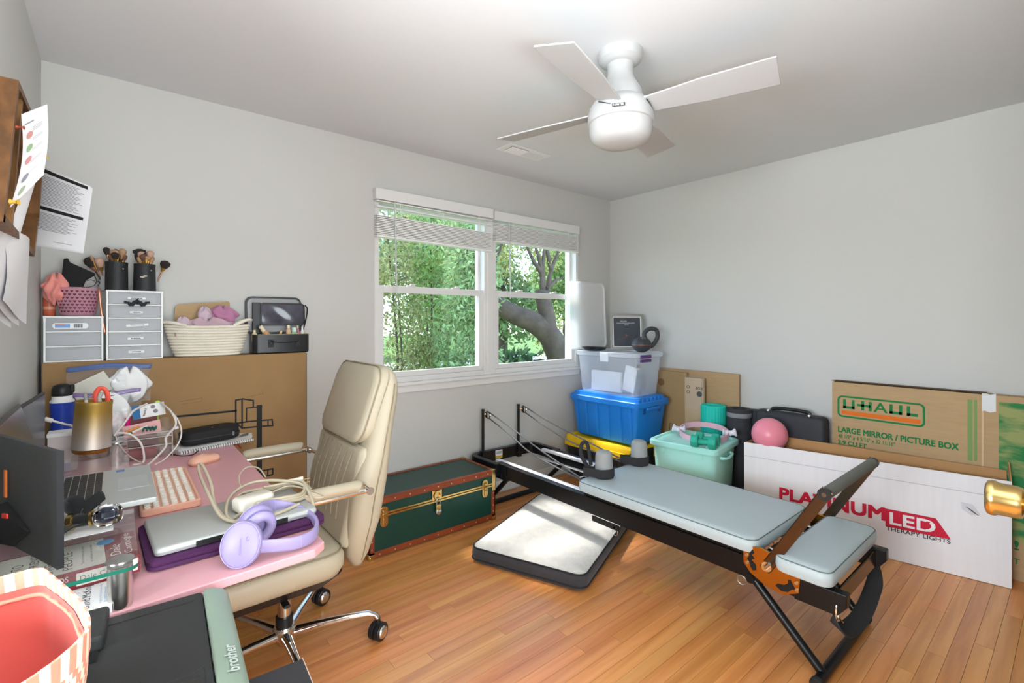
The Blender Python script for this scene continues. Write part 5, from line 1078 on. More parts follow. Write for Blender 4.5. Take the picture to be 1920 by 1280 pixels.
part(b2, 'author_lettering', mat('cream_ink', 'e3d6cc', .5), text(text(MB(), 'Dale', (.104, -.050, th), (0, 1, 0), (-1, 0, 0), .065, .018, 0, .0003), 'Carnegie', (.128, -.055, th), (0, 1, 0), (-1, 0, 0), .125, .018, 0, .0003))['kind'] = 'stuff'
part(b2, 'blue_sticker', mat('sky_sticker', '2f9bd6', .4), MB().lathe([(.016, 0), (.016, .0006)], (.080, .046, th), 24))
part(b2, 'spine_panel', M_bcream, MB().box(.030, a-.004, -b-.0006, -b, .006, th-.006))
part(b2, 'spine_author', MATS['grey_ink'], text(MB(), 'Dale Carnegie', (.036, -b-.0006, .013), (1, 0, 0), (0, 0, 1), .082, .013, 0, .0003))
for t_, xx, zz, w_, h_ in (('HOW TO WIN FRIENDS', -.122, .020, .14, .011), ('& INFLUENCE PEOPLE', -.11, .006, .115, .009)):
    part(b2, 'spine_title', MATS['cream_ink'], text(MB(), t_, (xx, -b, zz), (1, 0, 0), (0, 0, 1), w_, h_, 0, .0004))
one('greeting_card', M_paper, 'folded white card lying on the glass riser under the perfume bottle', 'card', MB().box(-.115, -.005, 1.435, 1.545, .8308, .8318))
# perfume bottle with ribbon
pb = thing('perfume_bottle', 'faceted crystal bottle with black ribbon bow lying on the glass riser', 'bottle', (-.03, 1.48, .8322))
M_cry = mat('crystal_glass', 'fbfdff', .0, trans=1, ior=1.45, spec=.8); M_velvet = mat('black_velvet', '0e0e0f', .9, sheen=.3)
ax = V(.62, -.18, .05).normalized(); o0 = V(-.052, 1.478, .855)
part(pb, 'stopper', M_cry, MB().lathe([(.012, .012), (.024, .022), (.027, .040), (.022, .058), (.012, .066)], o0, 8, ax), world=True)
part(pb, 'stopper_core', mat('midnight_blue', '1c2740', .3), MB().lathe([(.006, .020), (.013, .032), (.011, .046), (.004, .052)], o0, 8, ax), world=True)
part(pb, 'gold_collar', M_brass, MB().lathe([(.014, .004), (.018, .007), (.018, .012), (.014, .014)], o0, 24, ax).lathe([(.014, -.036), (.019, -.033), (.019, -.024), (.014, -.020)], o0, 24, ax), world=True, smooth=45)
part(pb, 'neck', M_velvet, MB().lathe([(.015, -.022), (.015, .006)], o0, 20, ax), world=True, smooth=45)
part(pb, 'ribbon_tail', M_velvet, MB().grid(lambda u, v: o0+V(-.012, 0, -.004)+V(-.055, -.028, -.016)*u+V(.010, -.018, 0)*(v-.5)*1.4+V(0, 0, .004*math.sin(5*u)), 8, 2, .002), world=True, smooth=60)
bw = MB(); cb_ = o0+V(-.010, .004, .016)
for t, L_, w_ in ((.5, .048, .024), (2.2, .04, .022)):
    d = V(math.cos(t), math.sin(t)*.6, .62).normalized(); bw.tube(bez([cb_, cb_+d*L_*.6+V(.006, 0, .008), cb_+d*L_, cb_+d*L_*.6-V(.008, 0, .004), cb_], 5), .013, 8, flat=.22)
part(pb, 'ribbon_bow', M_velvet, bw, world=True, smooth=60)
# open laptop with clip-on side screens
lp = thing('open_laptop', 'open silver laptop with black keys and clip-on side screens on glass riser', 'laptop', (-.04, 1.765, .8305))
M_sil = mat('silver_aluminium', 'b9bcb8', .4, metal=.3); M_key = mat('key_black', '2a2a2a', .55); M_scr = mat('screen_glass', '3c4046', .2, spec=.7)
ly0, ly1, lx0, lx1 = 1.578, 1.948, -.155, .084
part(lp, 'laptop_base', M_sil, MB().box(lx0, lx1, ly0, ly1, .832, .847), world=True, bevel=.003)
part(lp, 'trackpad', mat('trackpad_silver', 'bfc2c0', .3, metal=.5), MB().box(.004, .072, 1.70, 1.83, .8470, .8474), world=True)
part(lp, 'keyboard_well', mat('well_silver', 'b4b6b3', .4, metal=.5), MB().box(-.135, -.028, 1.592, 1.934, .8469, .8472), world=True)
for r in range(6):
    n_ = 14; xx = -.132+r*.0172
    for k in range(n_):
        if r == 5 and 4 <= k <= 8:
            if k != 6: continue
            ya, yb = 1.594+4*.0243, 1.594+9*.0243-.002
        else: ya, yb = 1.594+k*.0243, 1.594+(k+1)*.0243-.002
        part(lp, 'key', M_key, MB().box(xx, xx+.0155 if r else xx+.010, ya, yb, .8472, .8484), world=True)
part(lp, 'sticker', mat('blue_sticker', '4f6fb0', .4), MB().box(.0, .020, 1.905, 1.93, .8471, .8474), world=True)
for yy in (1.60, 1.64): part(lp, 'side_port', M_ink, MB().box(-.12+(yy-1.6)*1.2, -.10+(yy-1.6)*1.2, ly0-.0006, ly0, .836, .843), world=True)
lidn = V(1, 0, .26).normalized(); lidu = V(-.26, 0, 1).normalized()
Lb = V(-.155, (ly0+ly1)/2, .850)
R_lid = Matrix((V(0, 1, 0), lidu, V(0, 1, 0).cross(lidu))).transposed()
sd_ = part(lp, 'screen_lid', mat('lid_dark', '3a3c40', .4, metal=.4), MB().obox(Lb+lidu*.117, (.368, .234, .006), R_lid), world=True, bevel=.002)
part(sd_, 'display', M_scr, MB().obox(Lb+lidu*.119-(-R_lid.col[2])*.0034, (.352, .212, .0004), R_lid), world=True)
# near wing (seen from the back) and far wing
M_wing = mat('wing_black', '3b3d3c', .6, bump=.3, bscale=500)
pA, pB = V(-.088, 1.268, 0), V(-.212, 1.560, 0)
wd = (pB-pA).normalized(); wn_ = V(wd.y, -wd.x, 0)
wg = part(lp, 'side_screen', M_wing, MB().loft([[p+V(0, 0, .834), p+V(0, 0, 1.062), q+V(0, 0, 1.062), q+V(0, 0, .834)] for p, q in ((pA, pB), (pA-wn_*-.009, pB-wn_*-.009))]), world=True, bevel=.0015)
part(wg, 'side_screen_bezel', mat('bezel_black', '26282b', .4), MB().loft([[pA-wd*.001+wn_*t+V(0, 0, z) for t, z in ((-.001, .8345), (.010, .8345), (.010, 1.0615), (-.001, 1.0615))], [pA-wd*.0025+wn_*t+V(0, 0, z) for t, z in ((-.001, .8345), (.010, .8345), (.010, 1.0615), (-.001, 1.0615))]]), world=True)
sgn = -1 if (V(0, 0, 0)-pA).dot(wn_) < 0 else 1
bk0 = pA+(wn_*.0092 if sgn > 0 else -wn_*.0002)
bside = wn_*sgn
part(wg, 'kickstand', mat('stand_black', '161617', .6), MB().loft([[bk0+wd*.115+bside*.001+V(0, 0, .885), bk0+wd*.235+bside*.001+V(0, 0, .925), bk0+wd*.24+bside*.001+V(0, 0, .842), bk0+wd*.20+bside*.001+V(0, 0, .836)], [bk0+wd*.122+bside*.005+V(0, 0, .885), bk0+wd*.235+bside*.022+V(0, 0, .92), bk0+wd*.24+bside*.022+V(0, 0, .845), bk0+wd*.20+bside*.006+V(0, 0, .839)]]), world=True)
part(wg, 'orange_stripe', mat('orange_plastic2', 'c8651e', .5), MB().obox(bk0+wd*.232+bside*.004+V(0, 0, .965), (.010, .003, .058), Matrix((wd, bside, V(0, 0, 1))).transposed()), world=True)
part(wg, 'red_stripe', mat('red_plastic', 'e2402e', .5), MB().obox(bk0+wd*.205+bside*.016+V(0, 0, .906), (.05, .003, .009), Matrix((wd, bside, V(0, 0, 1))).transposed() @ Matrix.Rotation(.12, 3, 'Y')), world=True)
qA, qB = V(-.213, 1.955, 0), V(-.190, 2.310, 0); wd2 = (qB-qA).normalized(); wn2 = V(wd2.y, -wd2.x, 0)
wf = part(lp, 'side_screen', M_wing, MB().loft([[p+V(0, 0, .836), q+V(0, 0, .836), q+V(0, 0, 1.066), p+V(0, 0, 1.066)] for p, q in ((qA-wn2*.008, qB-wn2*.008), (qA, qB))]), world=True, bevel=.0015)
part(wf, 'display', M_scr, MB().loft([[p+V(0, 0, .844), q+V(0, 0, .844), q+V(0, 0, 1.058), p+V(0, 0, 1.058)] for p, q in ((qA+wd2*.008+wn2*.0002, qB-wd2*.008+wn2*.0002), (qA+wd2*.008+wn2*.0008, qB-wd2*.008+wn2*.0008))]), world=True)
# gold tumbler with pens and scissors
gt = thing('gold_tumbler', 'brushed gold metal tumbler leaning slightly on the far end of glass riser', 'tumbler', (-.071, 2.34, .831))
tl = V(.05, -.02, .985).normalized()
def gold_fade():
    m = mat('gold_fade', 'b8954a', .5, metal=.75, bump=.05, bscale=200); n = m.node_tree.nodes; L = m.node_tree.links
    tc = n.new('ShaderNodeTexCoord'); sx = n.new('ShaderNodeSeparateXYZ'); L.new(tc.outputs['Generated'], sx.inputs[0])
    r = n.new('ShaderNodeValToRGB'); r.color_ramp.elements[0].position = .1; r.color_ramp.elements[0].color = lin('cfc2b8'); r.color_ramp.elements[1].position = .75; r.color_ramp.elements[1].color = lin('b9974a')
    L.new(sx.outputs[2], r.inputs[0]); L.new(r.outputs[0], n['Principled BSDF'].inputs['Base Color']); return m
part(gt, 'tumbler_body', gold_fade(), MB().lathe([(.058, .016), (.057, .018), (.0525, .170), (.0535, .173), (.0535, .186), (.051, .187), (.0505, .17), (.052, .06)], (-.071, 2.34, .833), 40, tl), world=True, smooth=40)
part(gt, 'tumbler_base', mat('gold_band', 'b7893a', .25, metal=1), MB().lathe([(.050, .0), (.053, .003), (.055, .013)], (-.071, 2.34, .833), 40, tl), world=True, smooth=40)
sc_ = thing('scissors', 'scissors with coral handles standing in the gold tumbler', 'scissors', (-.055, 2.335, .86), 0)
part(sc_, 'handle', mat('coral_handle', 'ef5a45', .4), MB().tube(bez([(-.050, 2.333, .99), (-.058, 2.33, 1.035), (-.048, 2.328, 1.062), (-.032, 2.325, 1.058), (-.024, 2.327, 1.03), (-.026, 2.33, .99)], 6), .0085, 8, flat=.7), world=True, smooth=60)
part(sc_, 'handle_grip', mat('grey_grip', 'bdb7a8', .5), MB().tube(bez([(-.044, 2.326, 1.0), (-.048, 2.324, 1.03), (-.041, 2.322, 1.050)], 5), .0065, 8), world=True, smooth=60)
part(sc_, 'blade', M_steel, MB().tube([(-.045, 2.333, 1.0), (-.06, 2.338, .865)], .006, 6, flat=.3), world=True)
pn = thing('pen', 'white capped pen standing beside scissors in the gold tumbler', 'pen', (-.07, 2.345, .86))
part(pn, 'barrel', M_white, MB().cyl((-.07, 2.345, .86), (-.085, 2.322, 1.035), .005, n=10), world=True, smooth=60)
part(pn, 'cap', mat('pen_tip_grey', '9a9a98', .4), MB().cyl((-.0842, 2.3232, 1.025), (-.0865, 2.320, 1.050), .0056, n=10), world=True, smooth=60)
# blue flip-top bottle, white box, zip bags
bb_ = thing('sport_bottle', 'blue bottle with white shoulder and black flip lid behind the gold tumbler', 'bottle', (-.165, 2.60, TD))
M_bpl = mat('cobalt_plastic', '1f3fa8', .35, var=.1, vscale=12)
part(bb_, 'bottle_body', M_bpl, MB().lathe([(.034, 0), (.037, .005), (.037, .13), (.0345, .15), (.0345, .20), (.037, .25)], (-.165, 2.60, TD), 28), world=True, smooth=50)
part(bb_, 'bottle_shoulder', M_white, MB().lathe([(.0372, .250), (.037, .256), (.031, .262), (.031, .275)], (-.165, 2.60, TD), 28), world=True, smooth=50)
bl2 = part(bb_, 'flip_lid', M_black, MB().lathe([(.030, .275), (.032, .28), (.031, .30), (.026, .316), (.012, .322)], (-.165, 2.60, TD), 24), world=True, smooth=50)
part(bl2, 'lid_spout', M_black, MB().box(-.142, -.128, 2.585, 2.612, TD+.285, TD+.318), world=True, bevel=.005)
wbx = thing('white_carton', 'small white box behind the gold tumbler in front of the blue bottle', 'box', (-.165, 2.525, TD))
part(wbx, 'carton_body', mat('pale_carton', 'cfc8c4', .7), MB().box(-.198, -.115, 2.48, 2.555, TD, .876), world=True, bevel=.002)
part(wbx, 'carton_lid', M_paper, MB().box(-.200, -.113, 2.478, 2.557, .874, .888), world=True, bevel=.002)
M_zip = clearmat('zip_bag_film', 'eef0f5', .10, .12, .16)
def zipbag(label, cx, y, z0, w_, h, th, strip, items, seed, tilt=0, strip_v=.94):
    rsd = random.Random(seed); e = thing('zip_bag', label, 'plastic bag', (cx, y, z0))
    def fn(sg):
        return lambda u, v: (cx+(u-.5)*w_*(1-.06*math.sin(PI*v))+.004*math.sin(9*v+seed), y+sg*(th*math.sin(PI*u)**.7*math.sin(PI*min(1, v*1.05))**.8*(1+.25*math.sin(11*u+seed)*math.sin(7*v))+.0008)+tilt*v, z0+h*v+.006*math.sin(6*u+seed)*v)
    part(e, 'film', M_zip, MB().grid(fn(-1), 22, 16).grid(fn(1), 22, 16), world=True, smooth=180)
    part(e, 'zip_strip', strip, MB().grid(lambda u, v: V(fn(-1)(u, strip_v+(1-strip_v)*v))+V(0, -.0012, 0), 22, 3, .0015, (0, -1, 0)), world=True, smooth=180)
    return e, fn
M_bstrip = clearmat('blue_zip', '6f8cc8', .75, .2, .1); M_pstrip = clearmat('purple_zip', '9a78bd', .7, .2, .1)
M_wpk = mat('white_packets', 'f2f2f0', .7, var=.05, vscale=20); M_crm = mat('cream_packets', 'e3dfcf', .7)
def packets(label, lst, m):
    for k, (c, s_, rz, rx) in enumerate(lst):
        one('sachet', m, label[k], 'packet', MB().obox(c, s_, Matrix.Rotation(rz, 3, 'Y') @ Matrix.Rotation(rx, 3, 'X')), 'sachets in the zip bags', bevel=.004, seg=3)
zipbag('clear zip bag with purple zipper behind the gold tumbler', -.03, 2.628, TD, .235, .275, .030, M_pstrip, None, 2)
packets('', [], M_wpk)
one('tissue_bundle', M_wpk, 'white crumpled packets filling the purple-zip bag behind tumbler', 'packets', cloth_blob(-.03, 2.628, .868, .094, .024, .118, 21, 9, .14, 40, 16), smooth=180)
zipbag('clear zip bag with blue zipper on top of the pile against carton', -.02, 2.695, .955, .285, .168, .030, M_bstrip, None, 5, .010, .88)
one('tissue_bundle', M_wpk, 'white crumpled packets at the right inside the blue-zip bag', 'packets', cloth_blob(.045, 2.695, 1.032, .072, .024, .066, 31, 8, .16, 40, 16), smooth=180)
one('instruction_booklet', M_crm, 'cream folded booklet tilted at the left inside the blue-zip bag', 'booklet', MB().obox((-.078, 2.688, 1.030), (.13, .006, .085), Matrix.Rotation(-.5, 3, 'Y')), bevel=.001)
one('white_sachet', M_paper, 'square white sachet above the packets inside the blue-zip bag', 'packet', MB().obox((.02, 2.672, 1.065), (.035, .004, .022), Matrix.Rotation(-.35, 3, 'Y')), bevel=.001)
# acrylic organizer with stationery
ao = thing('acrylic_organizer', 'clear acrylic drawer organizer full of stationery beside the gold tumbler', 'organizer', (.095, 2.545, TD))
ax0, ax1, ay0, ay1 = .004, .185, 2.475, 2.615
q = MB()
for z in (.741, .795, .830): q.box(ax0, ax1, ay0, ay1, z, z+.003)
q.box(ax0, ax0+.003, ay0, ay1, .741, .885).box(ax1-.003, ax1, ay0, ay1, .741, .885).box(ax0, ax1, ay1-.003, ay1, .741, .885).box(ax0, ax1, ay0, ay0+.003, .83, .848)
part(ao, 'acrylic_case', M_acr, q, world=True)
part(ao, 'acrylic_edges', mat('acrylic_edge', 'c9c6c4', .3), MB().box(ax0, ax1, ay0-.001, ay0, .846, .849).box(ax0, ax1, ay0-.001, ay0, .826, .829).box(ax0, ax1, ay0-.001, ay0, .793, .796).box(ax0, ax0+.003, ay0-.001, ay0, .742, .848).box(ax1-.003, ax1, ay0-.001, ay0, .742, .848), world=True)
part(ao, 'drawer', clearmat('smoky_drawer', 'b0a09c', .3, .1, .1), MB().box(.010, .14, ay0+.001, ay0+.003, .745, .79).box(.010, .14, ay0+.001, ay0+.003, .799, .826), world=True)['kind'] = 'stuff'
one('red_pouch', mat('red_fabric', 'c22a34', .7), 'red fabric pouch inside the lowest acrylic drawer', 'pouch', MB().loft([rrect(.115+2*d, .10+2*d, .02, z, 4, .075, 2.54) for z, d in ((.7445, -.01), (.755, 0), (.778, 0), (.786, -.015))]), smooth=60)
one('dark_pad', mat('plum_pad', '6d4a4e', .7), 'plum note pad inside the upper acrylic drawer', 'pad', MB().box(.02, .135, 2.49, 2.60, .7985, .818), bevel=.002)
one('pink_notecard', mat('pink_card', 'f0b8b4', .8), 'pale pink note card standing in the acrylic organizer', 'card', MB().obox((.085, 2.535, .858), (.125, .0015, .05), Matrix.Rotation(-.12, 3, 'Y')))
for k, (p0, p1, c_, lb) in enumerate((((.03, 2.50, .858), (.075, 2.515, .872), 'd98f3a', 'orange pencil lying on the acrylic organizer'), ((.05, 2.495, .855), (.10, 2.51, .874), 'e6e2da', 'white pen lying on the acrylic organizer'))):
    e = thing('pencil', lb, 'pencil', p0); part(e, 'barrel', mat('pencil_%d' % k, c_, .5), MB().cyl(p0, p1, .0045, n=8), world=True, smooth=40)
    part(e, 'tip', M_ink, MB().cyl(p0, V(p0)-(V(p1)-V(p0)).normalized()*.012, .0045, .001, 8), world=True)
pc = thing('bag_clip', 'dark green plastic clip on top of the acrylic organizer', 'clip', (.105, 2.50, .851)); M_cg = mat('bottle_green', '1f5f52', .45)
for k in range(4):
    part(pc, 'clip_arm', M_cg, MB().tube(bez([(.085+.012*k, 2.495, .853), (.09+.013*k, 2.50, .868), (.105+.008*k, 2.505, .860), (.13-.003*k, 2.50, .858)], 4), .0035, 6), world=True, smooth=60)
bcd = thing('blister_card', 'white and blue retail card with round windows behind the acrylic organizer', 'card', (.105, 2.59, .89))
Rb = Matrix.Rotation(-.10, 3, 'Y') @ Matrix.Rotation(-.5, 3, 'X')
part(bcd, 'card_sheet', M_paper, MB().obox((.108, 2.575, .927), (.112, .0015, .058), Rb), world=True)
part(bcd, 'card_header', mat('card_blue', '2a6fa8', .5), MB().obox(V(.108, 2.575, .927)+Rb@V(-.043, -.0015, 0), (.026, .001, .058), Rb), world=True)
for k in (-.002, .022):
    part(bcd, 'card_window', mat('window_dark', '8b7f80', .4), MB().lathe([(.0085, 0), (.0085, .0006)], V(.108, 2.575, .927)+Rb@V(.016+k*.3, -.002, .012-k*.9), 18, Rb@V(0, -1, 0)), world=True)
tb_ = MB(); u_ = Rb@V(.3, 0, .95); v_ = Rb@V(-.95, 0, .3); text(tb_, 'basics', V(.108, 2.575, .927)+Rb@V(-.016, -.0022, -.022), u_, v_, .034, .009, .01, 0)
part(bcd, 'card_lettering', M_ink, tb_, world=True)
one('maroon_box', mat('maroon_tin', '7a3a38', .5), 'small maroon tin behind the blue and white retail card', 'tin', MB().box(.045, .137, 2.585, 2.612, .8345, .905), bevel=.002)
one('magenta_marker', mat('magenta_plastic', 'e01f86', .4), 'magenta marker end beside the zip bag and acrylic organizer', 'marker', MB().cyl((.040, 2.565, .8335), (.036, 2.56, .905), .009, n=14), smooth=50)
one('white_packet', mat('speckled_packet', 'ece6e6', .6, var=.2, vscale=60), 'speckled white packet standing left of the magenta marker', 'packet', MB().grid(lambda u, v: (-.012+.05*u, 2.578-.006*math.sin(6*u+3*v), .8335+.10*v), 10, 10, .004), smooth=180)
one('lime_tag', mat('lime_plastic', 'a3e028', .45), 'lime green plastic tag poking up behind the retail card', 'tag', MB().lathe([(.011, 0), (.011, .004)], (.140, 2.600, .951), 18, (0, -1, .3)).cyl((.140, 2.602, .835), (.140, 2.602, .945), .003, n=8), smooth=45)
ca = thing('clear_clip_case', 'clear plastic case leaning on the right side of the acrylic organizer', 'case', (.19, 2.50, TD))
part(ca, 'case_shell', M_acr, MB().obox((.203, 2.50, .80), (.014, .05, .115), Matrix.Rotation(-.12, 3, 'Y')), world=True, bevel=.003)
part(ca, 'case_hinge', M_white, MB().obox((.197, 2.472, .858), (.016, .006, .01), Matrix.Rotation(-.25, 3, 'Y')), world=True)
# cables
M_cab = mat('white_cable', 'e6e0d8', .5); M_cabk = mat('black_cable', '1b1b1b', .5); M_cabg = mat('putty_cable', 'b3a78f', .5)
def cable(label, pts, r, m, ends=None, n=6):
    e = thing('cable', label, 'cable', pts[-1]); part(e, 'cord', m, MB().tube(bez(pts, n), r, 8), world=True, smooth=60)
    if ends is not None: part(e, 'plug', ends, MB().cyl(pts[0], V(pts[0])+(V(pts[0])-V(pts[1])).normalized()*.022, r*2, n=10), world=True, smooth=45)
    return e
cable('thick white cable rising from the tumbler to retail card', [(-.006, 2.44, .862), (.027, 2.43, .912), (.050, 2.44, .948), (.075, 2.50, .955), (.10, 2.545, .960)], .0042, M_cab)
cable('white cable arching down in front of the acrylic drawers', [(.005, 2.445, .870), (.042, 2.43, .862), (.074, 2.425, .825), (.086, 2.425, .775), (.082, 2.42, .7445), (.05, 2.40, .7445)], .0040, M_cab)
cable('white cable kinked down the right side of acrylic organizer', [(.150, 2.58, .955), (.178, 2.46, .930), (.192, 2.43, .880), (.160, 2.44, .830), (.158, 2.435, .792), (.120, 2.43, .748), (.09, 2.35, .7442)], .0042, M_cab)
cable('thin white cable looping furthest right of the acrylic organizer', [(.155, 2.585, .950), (.195, 2.46, .905), (.212, 2.44, .845), (.197, 2.43, .793), (.155, 2.42, .746), (.12, 2.36, .7432)], .0030, M_cab)
cable('white cable end sticking out left of the white carton', [(-.183, 2.462, .940), (-.150, 2.455, .925), (-.122, 2.44, .908), (-.105, 2.42, .8345)], .0040, M_cab, M_cab)
cable('thin grey cable falling from the tumbler to the desk', [(-.004, 2.44, .868), (.010, 2.43, .825), (.045, 2.42, .772), (.085, 2.40, .7428)], .0024, mat('grey_cable', 'bcb2a8', .5))
cable('short black cord lying in front of the spiral notebook', [(.193, 2.475, .7422), (.215, 2.44, .7422), (.245, 2.43, .7422), (.262, 2.452, .7424), (.275, 2.475, .746)], .0022, M_cabk, M_cabk)
# notebook, newspaper, black case
nb = thing('spiral_notebook', 'spiral notebook with white pages under the black zip case', 'notebook', (.345, 2.57, TD), math.radians(13))
part(nb, 'pages', M_paper, MB().box(-.150, .150, -.065, .085, 0, .010), bevel=.0008)
for k in range(30): part(nb, 'spiral_ring', M_ink, MB().tube([(-.144+k*.0099, -.066+.006*math.cos(t), .006+.007*math.sin(t)) for t in [i*PI/5 for i in range(10)]], .0011, 5, True))
one('newspaper', mat('newsprint', 'e4e2dc', .85), 'folded newspaper page under the right end of the black zip case', 'newspaper', MB().add([(.40, 2.545, .7515), (.505, 2.565, .7515), (.520, 2.655, .7545), (.47, 2.68, .7545), (.40, 2.66, .7525)], [(0, 1, 2, 3, 4)]).add([(.40, 2.545, .7507), (.505, 2.565, .7507), (.520, 2.655, .7537), (.47, 2.68, .7537), (.40, 2.66, .7517)], [(4, 3, 2, 1, 0)]))
tbn = MB()
for k in range(6): tbn.add([(.455+.004*k, 2.60+.009*k, .7551), (.495+.002*k, 2.608+.009*k, .7553), (.495+.002*k, 2.613+.009*k, .7554), (.455+.004*k, 2.605+.009*k, .7552)], [(0, 1, 2, 3)])
e = bpy.data.objects['newspaper']; o = part(e, 'news_print', mat('news_ink', '55534f', .8), tbn, world=True); o['kind'] = 'stuff'
zc = thing('zip_case', 'black rounded zip case lying on the spiral notebook', 'case', (.335, 2.615, .7555), math.radians(14))
M_nyl = mat('black_nylon', '19191a', .7, bump=.3, bscale=300)
part(zc, 'case_shell', M_nyl, MB().loft([rrect(.25+2*d, .125+2*d, .055+d, z, 8) for z, d in ((0, -.012), (.006, -.002), (.024, 0), (.028, -.003), (.050, -.004), (.060, -.012), (.064, -.03))]), smooth=60)
part(zc, 'zipper', mat('zip_black', '343436', .5), MB().tube(rrect(.2515, .1265, .056, .025, 8), .0022, 6, True), smooth=60)
part(zc, 'zipper_pull', M_steel, MB().box(.072, .080, -.070, -.064, .018, .036), bevel=.001)
part(zc, 'case_emblem', mat('emblem_grey', '8a8a8c', .4), MB().lathe([(.004, 0), (.004, .0005)], (0, -.03, .064), 12))
# mouse
ms = thing('computer_mouse', 'blush pink wireless mouse on the pink desk', 'mouse', (.275, 2.275, TD), math.radians(20))
M_peach = mat('peach_plastic', 'efb79b', .38)
def mloop(k, z): return [V(.058*k*math.copysign(abs(math.cos(t))**.8, math.cos(t)), .032*k*math.copysign(abs(math.sin(t))**.8, math.sin(t))*(1-.10*math.cos(t)), z+.004*(1-k)*(-math.cos(t)) if k < 1 else z) for t in [i*PI/18 for i in range(36)]]
part(ms, 'mouse_shell', M_peach, MB().loft([mloop(k, z) for k, z in ((1, .0075), (.99, .012), (.95, .0185), (.86, .0245), (.72, .029), (.52, .032), (.28, .0335), (.06, .034))]), smooth=180)
part(ms, 'mouse_base', mat('peach_base', 'dc9f84', .45), MB().loft([mloop(s*.9999+.00009, z) for s, z in ((.9, 0), (.99, .003), (1.0, .0075))]), smooth=50)
part(ms, 'scroll_wheel', mat('wheel_gold', 'e5c79a', .4), MB().cyl((-.032, -.003, .0255), (-.032, .003, .0255), .006, n=14), smooth=45)
# keyboard
kbd = thing('keyboard', 'peach mechanical keyboard with round white keys on the pink desk', 'keyboard', (.128, 1.965, TD), math.radians(0))
M_kc = mat('keycap_white', 'f3ecdf', .45)
part(kbd, 'keyboard_case', M_peach, MB().loft([rrect(.150+2*d, .43+2*d, .012, z, 4, 0, 0) for z, d in ((0, -.003), (.003, 0), (.020, 0), (.022, -.002), (.022, -.007), (.017, -.009))]), smooth=40)
key_me = MB().lathe([(.0075, 0), (.0082, .004), (.0074, .0085), (.0058, .0088), (.0052, .0080)], (0, 0, 0), 12).build('keycap', M_kc, kbd, smooth=40)
key_me.location = (-.058, -.20, .017)
for r in range(6):
    for k in range(19):
        if r == 0 and k == 0: continue
        if r == 5 and 3 <= k <= 8:
            if k == 3: part(kbd, 'space_bar', M_kc, MB().loft([rrect(.013, .115, .006, z, 4, -.058+5*.0222, -.20+.0225*5.5) for z in (.017, .0255)]), smooth=40)
            continue
        if k in (14, 18) and r in (2, 3) and k == 14: continue
        o = bpy.data.objects.new('keycap', key_me.data); C.objects.link(o); o.parent = kbd; o.location = (-.058+r*.0222, -.20+k*.0222, .017)
# purple sleeve, closed laptop, adapter
sv = thing('laptop_sleeve', 'purple padded laptop sleeve under the closed silver laptop', 'sleeve', (.25, 1.50, TD), math.radians(2))
part(sv, 'sleeve_body', mat('purple_neoprene', '4a1f4d', .8, bump=.3, bscale=250), MB().loft([rrect(.405+2*d, .29+2*d, .03, z, 6) for z, d in ((0, -.01), (.004, -.001), (.011, -.001), (.0125, -.003), (.014, -.001), (.021, -.001), (.025, -.008))]), smooth=60)
cl_ = thing('closed_laptop', 'closed silver laptop lying on the purple sleeve with cables on top', 'laptop', (.247, 1.495, TD+.0255), math.radians(3))
part(cl_, 'laptop_body', M_sil, MB().loft([rrect(.372+2*d, .235+2*d, .014, z, 6) for z, d in ((0, -.012), (.003, -.002), (.010, 0), (.012, 0), (.019, -.002), (.021, -.006))]), smooth=50)
part(cl_, 'hinge_bar', M_ink, MB().box(-.105, .105, -.1185, -.1165, .003, .016))
part(cl_, 'side_ports', M_ink, MB().box(.186, .1866, -.02, .05, .006, .010))
ZL = TD+.0470
pa = thing('power_adapter', 'white power adapter brick with coiled putty cable on the closed laptop', 'power adapter', (.297, 1.50, ZL))
part(pa, 'adapter_brick', mat('adapter_white', 'e2dccd', .45), MB().loft([[V(.297, 1.50, ZL)+Matrix.Rotation(.30, 3, 'Z')@V(q.x, q.y, z) for q in rrect(.098+2*d, .058+2*d, .014, 0, 5)] for z, d in ((.001, -.004), (.005, 0), (.030, 0), (.036, -.005))]), world=True, smooth=50)
part(pa, 'adapter_label', mat('adapter_shade', 'd2cbbb', .5), MB().box(.30, .302, 1.463, 1.4635, ZL+.004, ZL+.03), world=True)
ctr = V(.355, 1.52, ZL)
co = []
for k in range(3*18+6):
    t = 2*PI*k/18; f = k/60
    co.append(ctr+V((.098-.016*f+.006*math.sin(3*t))*math.cos(t)*1.05, (.080-.012*f+.006*math.cos(2*t))*math.sin(t), .006+.006*(k//18)+.008*math.sin(t*1.5+1)**2))
part(pa, 'coiled_cable', M_cabg, MB().tube(co, .0042, 8), world=True, smooth=60)
lpz = bez([(.40, 1.43, ZL+.006), (.33, 1.40, ZL+.004), (.26, 1.40, ZL+.005), (.215, 1.44, ZL+.012), (.195, 1.52, ZL+.05), (.185, 1.62, ZL+.085), (.186, 1.66, ZL+.104), (.194, 1.645, ZL+.104), (.205, 1.58, ZL+.07), (.205, 1.50, ZL+.03), (.225, 1.44, ZL+.006), (.27, 1.47, ZL+.004)], 7)
part(pa, 'standing_loop', M_cabg, MB().tube(lpz, .0044, 8), world=True, smooth=60)
big = bez([(.24, 1.40, ZL+.004), (.225, 1.46, ZL+.012), (.25, 1.55, ZL+.030), (.31, 1.60, ZL+.040), (.38, 1.59, ZL+.036), (.435, 1.53, ZL+.028), (.440, 1.46, ZL+.012), (.435, 1.415, ZL-.012), (.415, 1.385, ZL-.03)], 7)
part(pa, 'outer_loop', M_cabg, MB().tube(big, .0044, 8), world=True, smooth=60)
